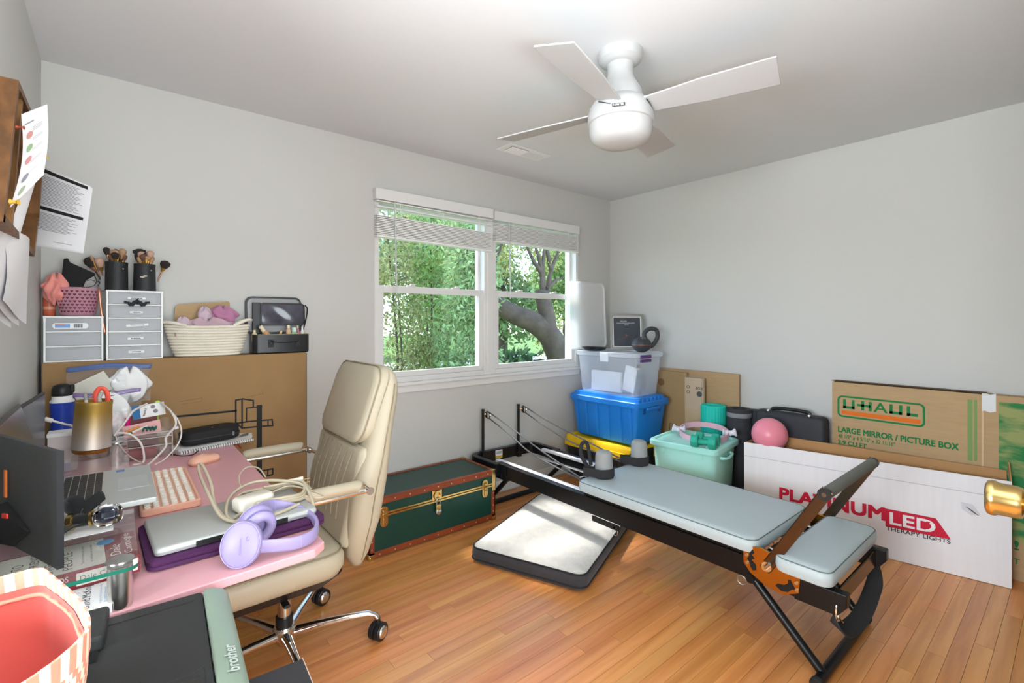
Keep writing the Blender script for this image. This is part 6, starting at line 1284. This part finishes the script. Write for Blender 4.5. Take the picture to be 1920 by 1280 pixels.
big = bez([(.36, 1.56, ZL+.012), (.41, 1.56, ZL+.02), (.455, 1.50, ZL+.012), (.475, 1.455, ZL+.004), (.455, 1.45, ZL+.004), (.41, 1.49, ZL+.012), (.36, 1.50, ZL+.012)], 6)
part(pa, 'cable_end_loop', M_cabg, MB().tube(big, .0028, 8), world=True, smooth=60)
part(pa, 'thin_loop', M_cabg, MB().tube(bez([(.285, 1.60, ZL+.03), (.290, 1.66, ZL+.05), (.318, 1.70, ZL+.062), (.348, 1.68, ZL+.058), (.358, 1.63, ZL+.04)], 6), .0022, 8), world=True, smooth=60)
pl_ = part(pa, 'plug', mat('plug_white', 'ddd7c9', .45), MB().tube([(.395, 1.585, ZL+.028), (.425, 1.575, ZL+.028), (.450, 1.565, ZL+.028)], [.006, .008, .013], 10), world=True, smooth=50)
for dz in (-.005, .005): part(pl_, 'plug_pin', M_brass, MB().box(.45, .468, 1.5555, 1.560, ZL+.028+dz-.0008, ZL+.028+dz+.0008), world=True)
# headphones
hp = thing('headphones', 'lavender over-ear headphones lying on the near corner of the pink desk', 'headphones', (.32, 1.33, TD))
M_lav = mat('lavender_plastic', '978cb8', .38); M_lav2 = mat('lavender_cushion', 'a59ac6', .6)
def ear(c, ax, label):
    ax = V(ax).normalized(); R = frame(ax, (0, 0, 1)); L = []
    for t, s in ((0, .80), (.006, .96), (.012, 1.0), (.022, 1.0), (.026, .94)):
        L.append([V(c)+R@V(.053*s*math.cos(q), .045*s*math.sin(q), -t) for q in [k*PI/20 for k in range(40)]])
    o = part(hp, 'ear_cup', M_lav, MB().loft(L), world=True, smooth=45)
    part(o, 'cup_ring', mat('lavender_dark', 'a69bc4', .4), MB().tube([V(c)+R@V(.0495*math.cos(q), .042*math.sin(q), -.0035) for q in [k*PI/20 for k in range(40)]], .0012, 6, True), world=True, smooth=60)
    part(hp, 'ear_cushion', M_lav2, MB().tube([V(c)+R@V(.036*math.cos(q), .030*math.sin(q), -.036) for q in [k*PI/18 for k in range(36)]], .0125, 10, True), world=True, smooth=60)
    return o, R
e1, R1 = ear((.222, 1.262, .791), (-.42, -.86, .34), 'near')
tb_ = MB(); text(tb_, 'soundcore', V(.222, 1.262, .791)+R1@V(-.022, -.004, .0006), R1@V(1, 0, 0), R1@V(0, 1, 0), .036, .006, 0, .0003)
tb_.tube([V(.222, 1.262, .791)+R1@V(.012+.0045*math.cos(q), -.016+.0035*math.sin(q), .0006) for q in [k*.55 for k in range(9)]], .0008, 5)
part(e1, 'cup_emblem', mat('lavender_print', '8f84ad', .4), tb_, world=True)
e2, R2 = ear((.272, 1.375, .7885+.010), (-.2, .93, .35), 'far')
bd = bez([(.258, 1.258, .778), (.300, 1.252, .770), (.345, 1.250, .764), (.388, 1.268, .763), (.414, 1.318, .765), (.417, 1.378, .768), (.392, 1.432, .780), (.34, 1.445, .800), (.300, 1.415, .812), (.285, 1.392, .812)], 6)
bl_ = []
for i, p in enumerate(bd):
    a_ = bd[max(0, i-1)]; c_ = bd[min(len(bd)-1, i+1)]; t_ = (c_-a_).normalized(); n_ = V(t_.y, -t_.x, 0).normalized(); u_ = V(0, 0, 1)
    hw = .016; ht = .0055 if 12 < i < 42 else .004
    bl_.append([p+n_*ht*math.cos(q)+u_*hw*math.copysign(abs(math.sin(q))**.6, math.sin(q)) for q in [k*PI/8 for k in range(16)]])
hb2 = part(hp, 'headband', M_lav, MB().loft(bl_), world=True, smooth=60)
for i in (13, 42):
    part(hb2, 'band_joint', MATS['lavender_dark'], MB().loft([[p+(p-bd[i])*.06 for p in bl_[i]], [p+(p-bd[i])*.06+(bd[i+1]-bd[i]).normalized()*.0015 for p in bl_[i]]]), world=True)
# ------------------------------------------------------------------ printer on a side table, tote bag
tbk = thing('side_table', 'small black side table carrying the printer beside the pink desk', 'table', (-.02, .97, 0))
part(tbk, 'table_top', M_blackmetal, MB().box(-.24, .175, .70, 1.18, .571, .5935), world=True, bevel=.003)
for xx in (-.215, .155):
    for yy in (.72, 1.16): part(tbk, 'table_leg', M_blackmetal, MB().box(xx, xx+.02, yy-.01, yy+.01, 0, .571), world=True)
ptr = thing('printer', 'large black and grey-green printer in the foreground below the pink desk', 'printer', (-.036, .944, .594), math.radians(-3.5))
M_pr = mat('printer_black', '2b2c2b', .6, bump=.25, bscale=600); M_prg = mat('printer_greygreen', '8a9c8b', .45)
px0, px1, py0, py1, pz = -.205, .160, -.245, .250, .155
part(ptr, 'printer_body', M_pr, MB().box(px0, px1+.035, py0, py1-.004, 0, .115), bevel=.008)
part(ptr, 'scanner_lid', M_pr, MB().box(px0, px1, py0, py1, .117, pz), bevel=.006)
fr = []
for yy in (py0, py1):
    fr.append([V(x, yy, z) for x, z in ((px1+.001, .02), (px1+.046, .02), (px1+.050, .06), (px1+.050, .115), (px1+.046, .137), (px1+.036, .150), (px1+.020, .156), (px1+.001, .157))])
part(ptr, 'front_panel', M_prg, MB().loft(fr), bevel=.004, smooth=50)
part(ptr, 'document_feeder', M_pr, MB().box(px0, .012, .135, .246, pz-.001, pz+.026), bevel=.007, seg=3)
part(ptr, 'feeder_slot', mat('slot_deep', '0b0b0b', .8), MB().box(px0, .004, .105, .137, pz-.0005, pz+.002))
part(ptr, 'lid_step', M_pr, MB().prism([(.0, .0), (.055, .045), (.120, .045), (.135, .055), (.135, -.12), (.0, -.12)], (.012, -.07, pz), (1, 0, 0), (0, 1, 0), .004), bevel=.002)
part(ptr, 'control_screen', mat('glossy_screen', '1a1917', .08, spec=.8), MB().box(.092, .140, -.19, -.04, pz+.0042, pz+.0052), bevel=.001)
part(ptr, 'panel_button', M_steel, MB().box(.050, .074, -.11, -.065, pz+.0042, pz+.0055), bevel=.0015)
part(ptr, 'lid_notch', M_ink, MB().box(.062, .066, -.012, .004, pz+.0001, pz+.0008))
part(ptr, 'lid_hinge_line', mat('line_dark', '161616', .7), MB().box(-.0, .145, .214, .216, pz, pz+.0006))
zf = lambda x: .1565-.42*(max(0, x-.020))**2*30
tb_ = MB(); uu = V(0, 1, 0); vv = V(-1, 0, .22).normalized()
text(tb_, 'brother', (px1+.034, -.055, .1535), uu, vv, .076, .018, .03, .0016)
part(ptr, 'brand_lettering', mat('silver_letter', 'b9c4bb', .35), tb_)
tr2 = part(ptr, 'output_tray', mat('tray_black', '303335', .5, bump=.1, bscale=400), MB().box(px1+.03, .322, -.20, .095, .018, .034), bevel=.002)
part(tr2, 'tray_edge', mat('tray_edge_pale', 'c9c3bb', .5), MB().box(.322, .3232, -.20, .095, .0335, .035))
# tote bag
tg = thing('tote_bag', 'coral and cream striped fabric tote standing open on the printer', 'bag', (-.13, .88, .750))
M_cor = mat('coral_stripe', 'ec8f77', .85, bump=.2, bscale=300); M_crs = mat('cream_stripe', 'f3dcc4', .85, bump=.2, bscale=300); M_ins = mat('coral_lining', 'c4544b', .85, sheen=.2, var=.06, vscale=8)
rim = [(-.236, .742, .925), (-.20, .735, .922), (-.150, .728, .915), (-.098, .732, .918), (-.058, .752, .924), (-.032, .780, .930), (-.026, .815, .930), (-.036, .868, .934), (-.055, .925, .937), (-.074, .980, .938), (-.090, 1.018, .938), (-.128, 1.026, .936), (-.180, 1.024, .934), (-.236, 1.018, .932), (-.240, .95, .928), (-.240, .85, .926)]
N = 96
rimc = bez([rim[-1]]+rim+[rim[0]], 12)[12:12+16*12]; N = len(rimc)
basec = [V(-.135+.085*math.copysign(abs(math.cos(t))**.5, math.cos(t)), .885+.10*math.copysign(abs(math.sin(t))**.5, math.sin(t)), .7502) for t in [math.atan2(p.y-.885, (p.x+.135)) for p in rimc]]
def ringat(f, off=0):
    out = []
    for i in range(N):
        p = basec[i].lerp(rimc[i], f); c = V(-.135, .885, p.z); d = (p-c); d.z = 0; d.normalize()
        bul = .012*math.sin(PI*f); q = p+d*(bul+off); q.z = .7502+(rimc[i].z-.7502)*f; q.x = max(q.x, -.2445); out.append(q)
    return out
def two_tone(o, pick, m2):
    o.data.materials.append(m2)
    for k, p in enumerate(o.data.polygons): p.material_index = pick(k)
nr = 14; rings = [ringat(f) for f in np.linspace(.0, .84, nr)]
ob = part(tg, 'bag_body', M_crs, MB().loft(rings, True, False), world=True)
def bodypick(k):
    if k >= N*(nr-1): return 0
    i, j = k % N, k//N
    return 1 if ((i+2*abs((j % 4)-2)) % 6) < 3 else 0
two_tone(ob, bodypick, M_cor)
hem = part(tg, 'rim_band', M_crs, MB().loft([ringat(f, .0015) for f in (.83, .87, .91, .955, 1.0)]+[ringat(1.001, -.001)]+[ringat(f, -.0035) for f in (.995, .95, .905, .86)], False, False), world=True)
two_tone(hem, lambda k: 1 if (k % N) % 6 < 3 else 0, M_cor)
part(tg, 'bag_lining', M_ins, MB().loft([ringat(f, -.0045) for f in (.87, .78, .6, .4, .2, .02)], False, True), world=True, smooth=60)
part(tg, 'lining_seam', mat('lining_seam', 'dc8a74', .8), MB().tube([p+V(0, 0, 0) for p in ringat(.80, -.006)], .003, 6, True), world=True, smooth=60)
hl2 = part(tg, 'strap_tag', mat('dark_strap', '6a2f33', .8), MB().tube(bez([(-.095, .80, .84), (-.088, .805, .868), (-.078, .80, .872), (-.074, .792, .845)], 5), .004, 6), world=True, smooth=60)
# ------------------------------------------------------------------ wall shelf and papers at the left wall
M_wal = mat('walnut_board', '6b4726', .55, var=.6, vscale=30, stretch=(1, 1, .12), bump=.1, bscale=40)
ws = thing('hexagon_shelf', 'angled walnut wall shelf on the left wall above the desk', 'shelf', (-.21, 1.72, 1.49))
poly = [(1.338, 1.506), (1.53, 1.853), (1.93, 1.857), (2.005, 1.800), (1.90, 1.60), (1.80, 1.485)]
for i in range(len(poly)):
    a_, b_ = poly[i], poly[(i+1) % len(poly)]
    A_, B_ = V(0, a_[0], a_[1]), V(0, b_[0], b_[1]); d = (B_-A_).normalized(); n_ = V(0, d.z, -d.y)
    if (A_+B_).dot(n_)/2 < V(0, 1.70, 1.66).dot(n_): pass
    inw = n_ if (V(0, 1.70, 1.66)-A_).dot(n_) > 0 else -n_
    t_ = .016
    part(ws, 'shelf_board', M_wal, MB().loft([[A_+V(x, 0, 0), B_+V(x, 0, 0), B_+inw*t_-d*.008+V(x, 0, 0), A_+inw*t_+d*.008+V(x, 0, 0)] for x in (-.249, -.168)]), world=True)
part(ws, 'back_panel', mat('walnut_back', '5a3c22', .6, var=.3, vscale=5, stretch=(1, 1, .25)), MB().prism([(y, z) for y, z in poly], (-.2495, 0, 0), (0, 1, 0), (0, 0, 1), .004), world=True)
part(ws, 'inner_board', mat('walnut_light', '8a6238', .55, var=.5, vscale=30, stretch=(1, 1, .12)), MB().loft([[V(x, y, z) for y, z in ((1.46, 1.50), (1.615, 1.84), (1.635, 1.84), (1.48, 1.50))] for x in (-.246, -.172)]), world=True)
M_sheet = mat('printer_paper', 'e0dfe0', .8); M_sheet.node_tree.nodes['Principled BSDF'].inputs['Subsurface Weight'].default_value = 0
def sheet(label, corners, curl, prints, th=.0006, nm='paper_sheet', pages=1):
    """corners: top-left, top-right, bottom-right, bottom-left; prints: list of (u0,u1,v0,v1,material)"""
    P = [V(c) for c in corners]; nn = (P[1]-P[0]).cross(P[3]-P[0]).normalized()
    if (V(0, 0, 1.315)-P[0]).dot(nn) < 0: nn = -nn
    def fn(u, v, lift=0):
        p = P[0].lerp(P[1], u).lerp(P[3].lerp(P[2], u), v); return p+nn*(curl(u, v)+lift)
    e = thing(nm, label, 'paper', ((P[0]+P[1]+P[2]+P[3])/4).to_tuple())
    for k in range(pages):
        part(e, 'page', M_sheet, MB().grid(lambda u, v: fn(u+.008*k, v+.012*k, -.0025*k), 14, 14), world=True, smooth=180)
    by = {}
    for u0, u1, v0, v1, m in prints: by.setdefault(m, []).append((u0, u1, v0, v1))
    for m, L in by.items():
        q = MB()
        for u0, u1, v0, v1 in L: q.grid(lambda u, v: fn(u0+(u1-u0)*u, v0+(v1-v0)*v, .0007), 8, 1)
        o = part(e, 'printed_lines', m, q, world=True); o['kind'] = 'stuff'
    return e, fn
M_tl = mat('text_grey', '8e8d90', .8)
pr = [(.0, .97, .02, .065, M_ink), (.0, .97, .49, .535, M_ink)]
v = .10
while v < .46: pr.append((.02, random.uniform(.80, .94), v, v+.0075, M_tl)); v += .0185
v = .57
while v < .80: pr.append((.02 if v < .7 else .30, random.uniform(.75, .92), v, v+.007, M_tl)); v += .018
pr.append((.62, .88, .925, .932, M_tl))
e, fB = sheet('stapled white document with black header bands hanging beside the left wall', [(-.191, 2.035, 1.792), (-.060, 1.935, 1.722), (-.083, 1.962, 1.524), (-.235, 2.075, 1.556)], lambda u, v: .014*math.sin(PI*u), pr, pages=3, nm='stapled_document')
ph = MB(); c_ = [fB(.18+.085*math.cos(t), .865+.055*math.sin(t), .001) for t in [k*PI/12 for k in range(24)]]; ph.add(c_, [tuple(range(24))])
part(e, 'round_photo', mat('photo_grey', '6f7580', .6, var=.5, vscale=25), ph, world=True)
hd = []
e2_, fA = sheet('curled white sheet with coloured dots pinned on the walnut shelf', [(-.160, 1.49, 1.765), (-.128, 1.605, 1.837), (-.146, 1.50, 1.640), (-.170, 1.43, 1.548)], lambda u, v: .010*math.sin(PI*v)+.022*v*v*u, [(.08, .42, .12, .135, M_tl)]+[(.35, .75, q, q+.004, M_tl) for q in (.20, .22, .24, .33, .35, .46, .48, .60, .62, .74)])
for v, c in ((.27, 'c98f86'), (.42, '8fae84'), (.56, 'c98f8a'), (.76, '8d8f98'), (.90, '9aa68c')):
    q = MB(); q.add([fA(.24+.12*math.cos(t), v+.040*math.sin(t), .001) for t in [k*PI/10 for k in range(20)]], [tuple(range(20))])
    part(e2_, 'coloured_dot', mat('dot_'+c, c, .7), q, world=True)
sheet('white sheet with curled lower corner behind the dotted sheet', [(-.150, 1.60, 1.70), (-.150, 1.66, 1.71), (-.186, 1.56, 1.44), (-.190, 1.50, 1.47)], lambda u, v: .010*math.sin(PI*u), [])
for k in range(3):
    d_ = V(-.009*k, -.045*k, -.004*k)
    sheet(['long white sheet hanging below the walnut shelf, nearest the corner', 'middle white sheet with grey streaks hanging below the shelf', 'white sheet hanging below the shelf at the left picture edge'][k],
          [tuple(V(q)+d_) for q in ((-.186, 1.47, 1.512), (-.163, 1.640, 1.512), (-.164, 1.815, 1.304), (-.184, 1.48, 1.358))], lambda u, v: .010*math.sin(3*u+2*v)-.012*v*v, [] if k != 1 else [(.84, .87, .1, .35, M_tl), (.90, .93, .3, .55, M_tl)])
for k, (c, col, lb) in enumerate(((( -.166, 1.93, 1.788), 'e6c33a', 'yellow push pin holding the stapled document'), ((-.166, 1.40, 1.556), 'e0b23a', 'yellow push pin low on the walnut shelf'), ((-.167, 1.487, 1.735), 'a8402a', 'tiny red push pin on the walnut shelf edge'))):
    e = thing('push_pin', lb, 'pin', c); m = mat('pin_%s' % col, col, .4); r_ = .006 if k < 2 else .004
    part(e, 'pin_head', m, MB().lathe([(r_, 0), (r_*.6, .003), (r_*.6, .010), (r_*1.1, .013)], c, 12, (1, -.3, 0)), world=True, smooth=40)
    part(e, 'pin_point', M_steel, MB().cyl(V(c)+V(-.003, .001, 0), c, .0008, n=6), world=True)
# ------------------------------------------------------------------ outdoors
def ground_mat():
    m = mat('lawn', '6f8f45', .95, bump=.6, bscale=30, var=.35, vscale=1.2); return m
g = MB().box(-25, 45, 3.2, 60, -.9, -.8).build('ground', ground_mat()); struct(g)
rd = MB().box(-25, 45, 17, 22, -.8, -.785).build('driveway', mat('pale_asphalt', 'c4c6c8', .9, bump=.2, bscale=40)); struct(rd)
M_bark = mat('bark', '6a5a4c', .95, bump=1.0, bscale=18, var=.3, vscale=6)
def leaves(blobs, size, aspect=.5, shell=.55):
    """many small bent leaves scattered through ellipsoids: (centre, radii, count)"""
    vs = []; fs = []; b = 0
    for c, r, n in blobs:
        d = RNG.normal(size=(n, 3)); d /= np.linalg.norm(d, axis=1)[:, None]
        rad = (shell+(1-shell)*RNG.random(n)**.6)[:, None]
        p = np.array(c)+d*rad*np.array(r)*(1+.18*np.sin(d[:, :1]*7+c[0])*np.cos(d[:, 2:]*6))
        u = RNG.normal(size=(n, 3))+np.array([0, 0, -.5]); u /= np.linalg.norm(u, axis=1)[:, None]
        q = RNG.normal(size=(n, 3)); s = np.cross(u, q); s /= np.linalg.norm(s, axis=1)[:, None]; nn = np.cross(u, s)
        L = (size*(.6+.8*RNG.random(n)))[:, None]
        a0 = p; a1 = p+u*L*.5+s*L*aspect*.5+nn*L*.06; a2 = p+u*L; a3 = p+u*L*.5-s*L*aspect*.5+nn*L*.06
        arr = np.stack([a0, a1, a2, a3], 1).reshape(-1, 3); vs.append(arr)
        k = np.arange(n)*4+b; fs.append(np.stack([k, k+1, k+2, k+3], 1)); b += 4*n
    return np.concatenate(vs), np.concatenate(fs)
def leaf_obj(name, m, parent, blobs, size, aspect=.5, shell=.55):
    v, f = leaves(blobs, size, aspect, shell); me = bpy.data.meshes.new(name)
    me.vertices.add(len(v)); me.vertices.foreach_set('co', v.astype(np.float32).ravel()); me.loops.add(4*len(f)); me.loops.foreach_set('vertex_index', f.astype(np.int32).ravel())
    me.polygons.add(len(f)); me.polygons.foreach_set('loop_start', np.arange(len(f), dtype=np.int32)*4); me.update(calc_edges=True)
    me.materials.append(m); o = bpy.data.objects.new(name, me); C.objects.link(o); o.parent = parent; o['kind'] = 'stuff'; WM[o] = WM[parent]
    o.matrix_parent_inverse = WM[parent].inverted(); return o
LF = {k: leafmat('leaf_'+k, c) for k, c in dict(bright='9db36f', fern='a9bd88', olive='aaaa76', dark='5d7a52', yellow='b9b870', far='a3b47c', pale='b0c598').items()}
def shrub(label, base, blobs, m, size, stems, aspect=.5, name='shrub', cat='shrub', shell=.5):
    e = thing(name, label, cat, base)
    leaf_obj('foliage', LF[m], e, blobs, size, aspect, shell)
    st = MB(); b = V(base)
    for q in stems: st.tube(bez([b, b.lerp(V(q), .45)+V(.08, .02, .1), V(q)], 6), [.035-.025*i/12 for i in range(13)], 6)
    part(e, 'stems', M_bark, st, world=True, smooth=60); return e
shrub('tall fern-leaved bright green shrub filling the right of the left window', (4.75, 6.3, -.8), [((4.28, 6.3, .7), (.55, .6, 1.0), 3600), ((4.25, 6.1, 1.9), (.45, .5, .75), 2300), ((4.5, 6.5, 2.6), (.40, .5, .8), 2100), ((4.15, 6.0, .25), (.5, .5, .6), 2000)], 'fern', .095, [(4.6, 6.2, 1.5), (4.9, 6.4, 2.4), (4.3, 6.1, .8)], .38)
shrub('dusky olive shrub at the left of the left window', (3.55, 7.2, -.8), [((3.5, 7.2, 1.0), (.6, .6, 1.4), 3600), ((3.35, 7.3, 2.6), (.6, .6, .9), 2400), ((3.9, 6.9, .3), (.5, .5, .8), 1800)], 'olive', .075, [(3.5, 7.1, 1.8), (3.4, 7.3, 2.8), (3.8, 7, 1)], .4)
shrub('mid green leafy shrub in the middle of the left window', (4.3, 7.6, -.8), [((4.25, 7.6, 1.3), (.65, .6, 1.3), 3400), ((4.5, 7.8, 2.9), (.7, .6, .8), 2200)], 'bright', .085, [(4.2, 7.5, 2.0), (4.5, 7.8, 3.0)], .45)
shrub('low broad-leaved dark shrub below the right window pane', (6.1, 7.0, -.8), [((6.0, 7.0, .15), (.6, .5, .62), 900), ((5.55, 6.7, .25), (.4, .4, .6), 600)], 'dark', .17, [(6.0, 7.0, .4), (5.6, 6.8, .4)], .32, shell=.35)
shrub('light green climbing shrub behind the oak limb at left of the right window', (5.75, 8.2, -.8), [((5.6, 8.2, 1.6), (.5, .5, .9), 2200), ((5.5, 8.4, 2.9), (.6, .5, .7), 1600)], 'pale', .085, [(5.6, 8.2, 2.0), (5.5, 8.4, 3.0)], .42)
# old oak with a lopped limb
ok = thing('oak_tree', 'old leaning oak with a lopped limb outside the right window', 'tree', (7.05, 7.05, -.8))
tk = MB().tube(bez([(7.30, 6.75, -.85), (7.10, 6.85, .2), (6.82, 6.95, .92), (6.45, 7.05, 1.25), (6.05, 7.2, 1.42), (5.75, 7.35, 1.62), (5.4, 7.55, 2.0), (5.3, 7.8, 2.6)], 7), [.27]*7+[.26]*7+[.24-.0035*i for i in range(36)], 14)
part(ok, 'trunk', M_bark, tk, world=True, smooth=60)
lp_ = part(ok, 'lopped_limb', M_bark, MB().tube(bez([(6.70, 6.95, .95), (6.69, 6.95, 1.35), (6.63, 7.0, 1.72), (6.66, 7.0, 1.90)], 5), [.17]*6+[.16]*5+[.18, .195, .20, .19, .14], 14), world=True, smooth=60)
br = MB()
for q in ([(6.60, 7, 1.85), (6.55, 7.0, 2.4), (6.40, 7.0, 2.8), (6.25, 7.1, 3.3)], [(6.62, 7, 1.85), (6.62, 7.0, 2.5), (6.72, 7.0, 3.1)], [(6.72, 7, 1.85), (6.85, 7.0, 2.35), (7.05, 7.0, 2.75), (7.1, 7.0, 3.3)], [(6.85, 7, 2.35), (6.80, 7.1, 2.9), (6.9, 7.1, 3.4)], [(6.72, 7, 1.95), (6.95, 7.0, 2.12), (7.2, 7.0, 2.2)], [(6.55, 7, 2.3), (6.35, 7.0, 2.5), (6.2, 7.1, 2.9)]):
    p = bez(q, 5); br.tube(p, [.055-.04*i/len(p) for i in range(len(p))], 7)
br.tube(bez([(5.55, 7.45, 1.85), (5.75, 7.5, 2.5), (6.0, 7.6, 2.85), (6.3, 7.7, 3.05)], 5), [.10-.004*i for i in range(16)], 8)
part(ok, 'branches', M_bark, br, world=True, smooth=60)
leaf_obj('foliage', LF['yellow'], ok, [((6.4, 7.6, 3.0), (.9, .6, .6), 1500), ((7.0, 7.4, 2.9), (.5, .5, .7), 700), ((6.0, 8.0, 2.4), (.6, .5, .5), 600), ((7.15, 7.3, 1.0), (.35, .4, .9), 500)], .07, .5, .2)
far = [(1.5, 13.5, 3.2, 'olive', 'dull olive tree far behind the left window'), (4.6, 14, 3.4, 'yellow', 'yellow-green tree far behind the middle shrub'), (7.6, 13, 3.0, 'pale', 'pale green tree beyond the mullion'), (10.6, 13.4, 3.0, 'far', 'sunlit tree beyond the lopped oak limb'), (13.5, 13, 3.0, 'bright', 'fresh green tree at the right behind the oak trunk'), (9.5, 27, 3.6, 'far', 'distant tree across the driveway behind the oak'), (17.0, 27, 3.8, 'dark', 'dark distant tree across the driveway at right')]
for x, y, z, m, lb in far:
    e = thing('tree', lb, 'tree', (x, y, -.8), 0, 'trees beyond the lawn')
    s = 1.0 if y < 20 else 1.5
    leaf_obj('foliage', LF[m], e, [((x+s*random.uniform(-1.0, 1.0), y+random.uniform(-.8, .8), z-.5+s*random.uniform(-1.0, 1.6)), (1.3*s, 1.1*s, 1.1*s), 1300) for k in range(5)], .2*s, .55, .4)
    part(e, 'trunk', M_bark, MB().tube([(x, y, -.85), (x+.1, y, 1.2), (x, y, z)], [.22, .18, .12], 10), world=True, smooth=60)
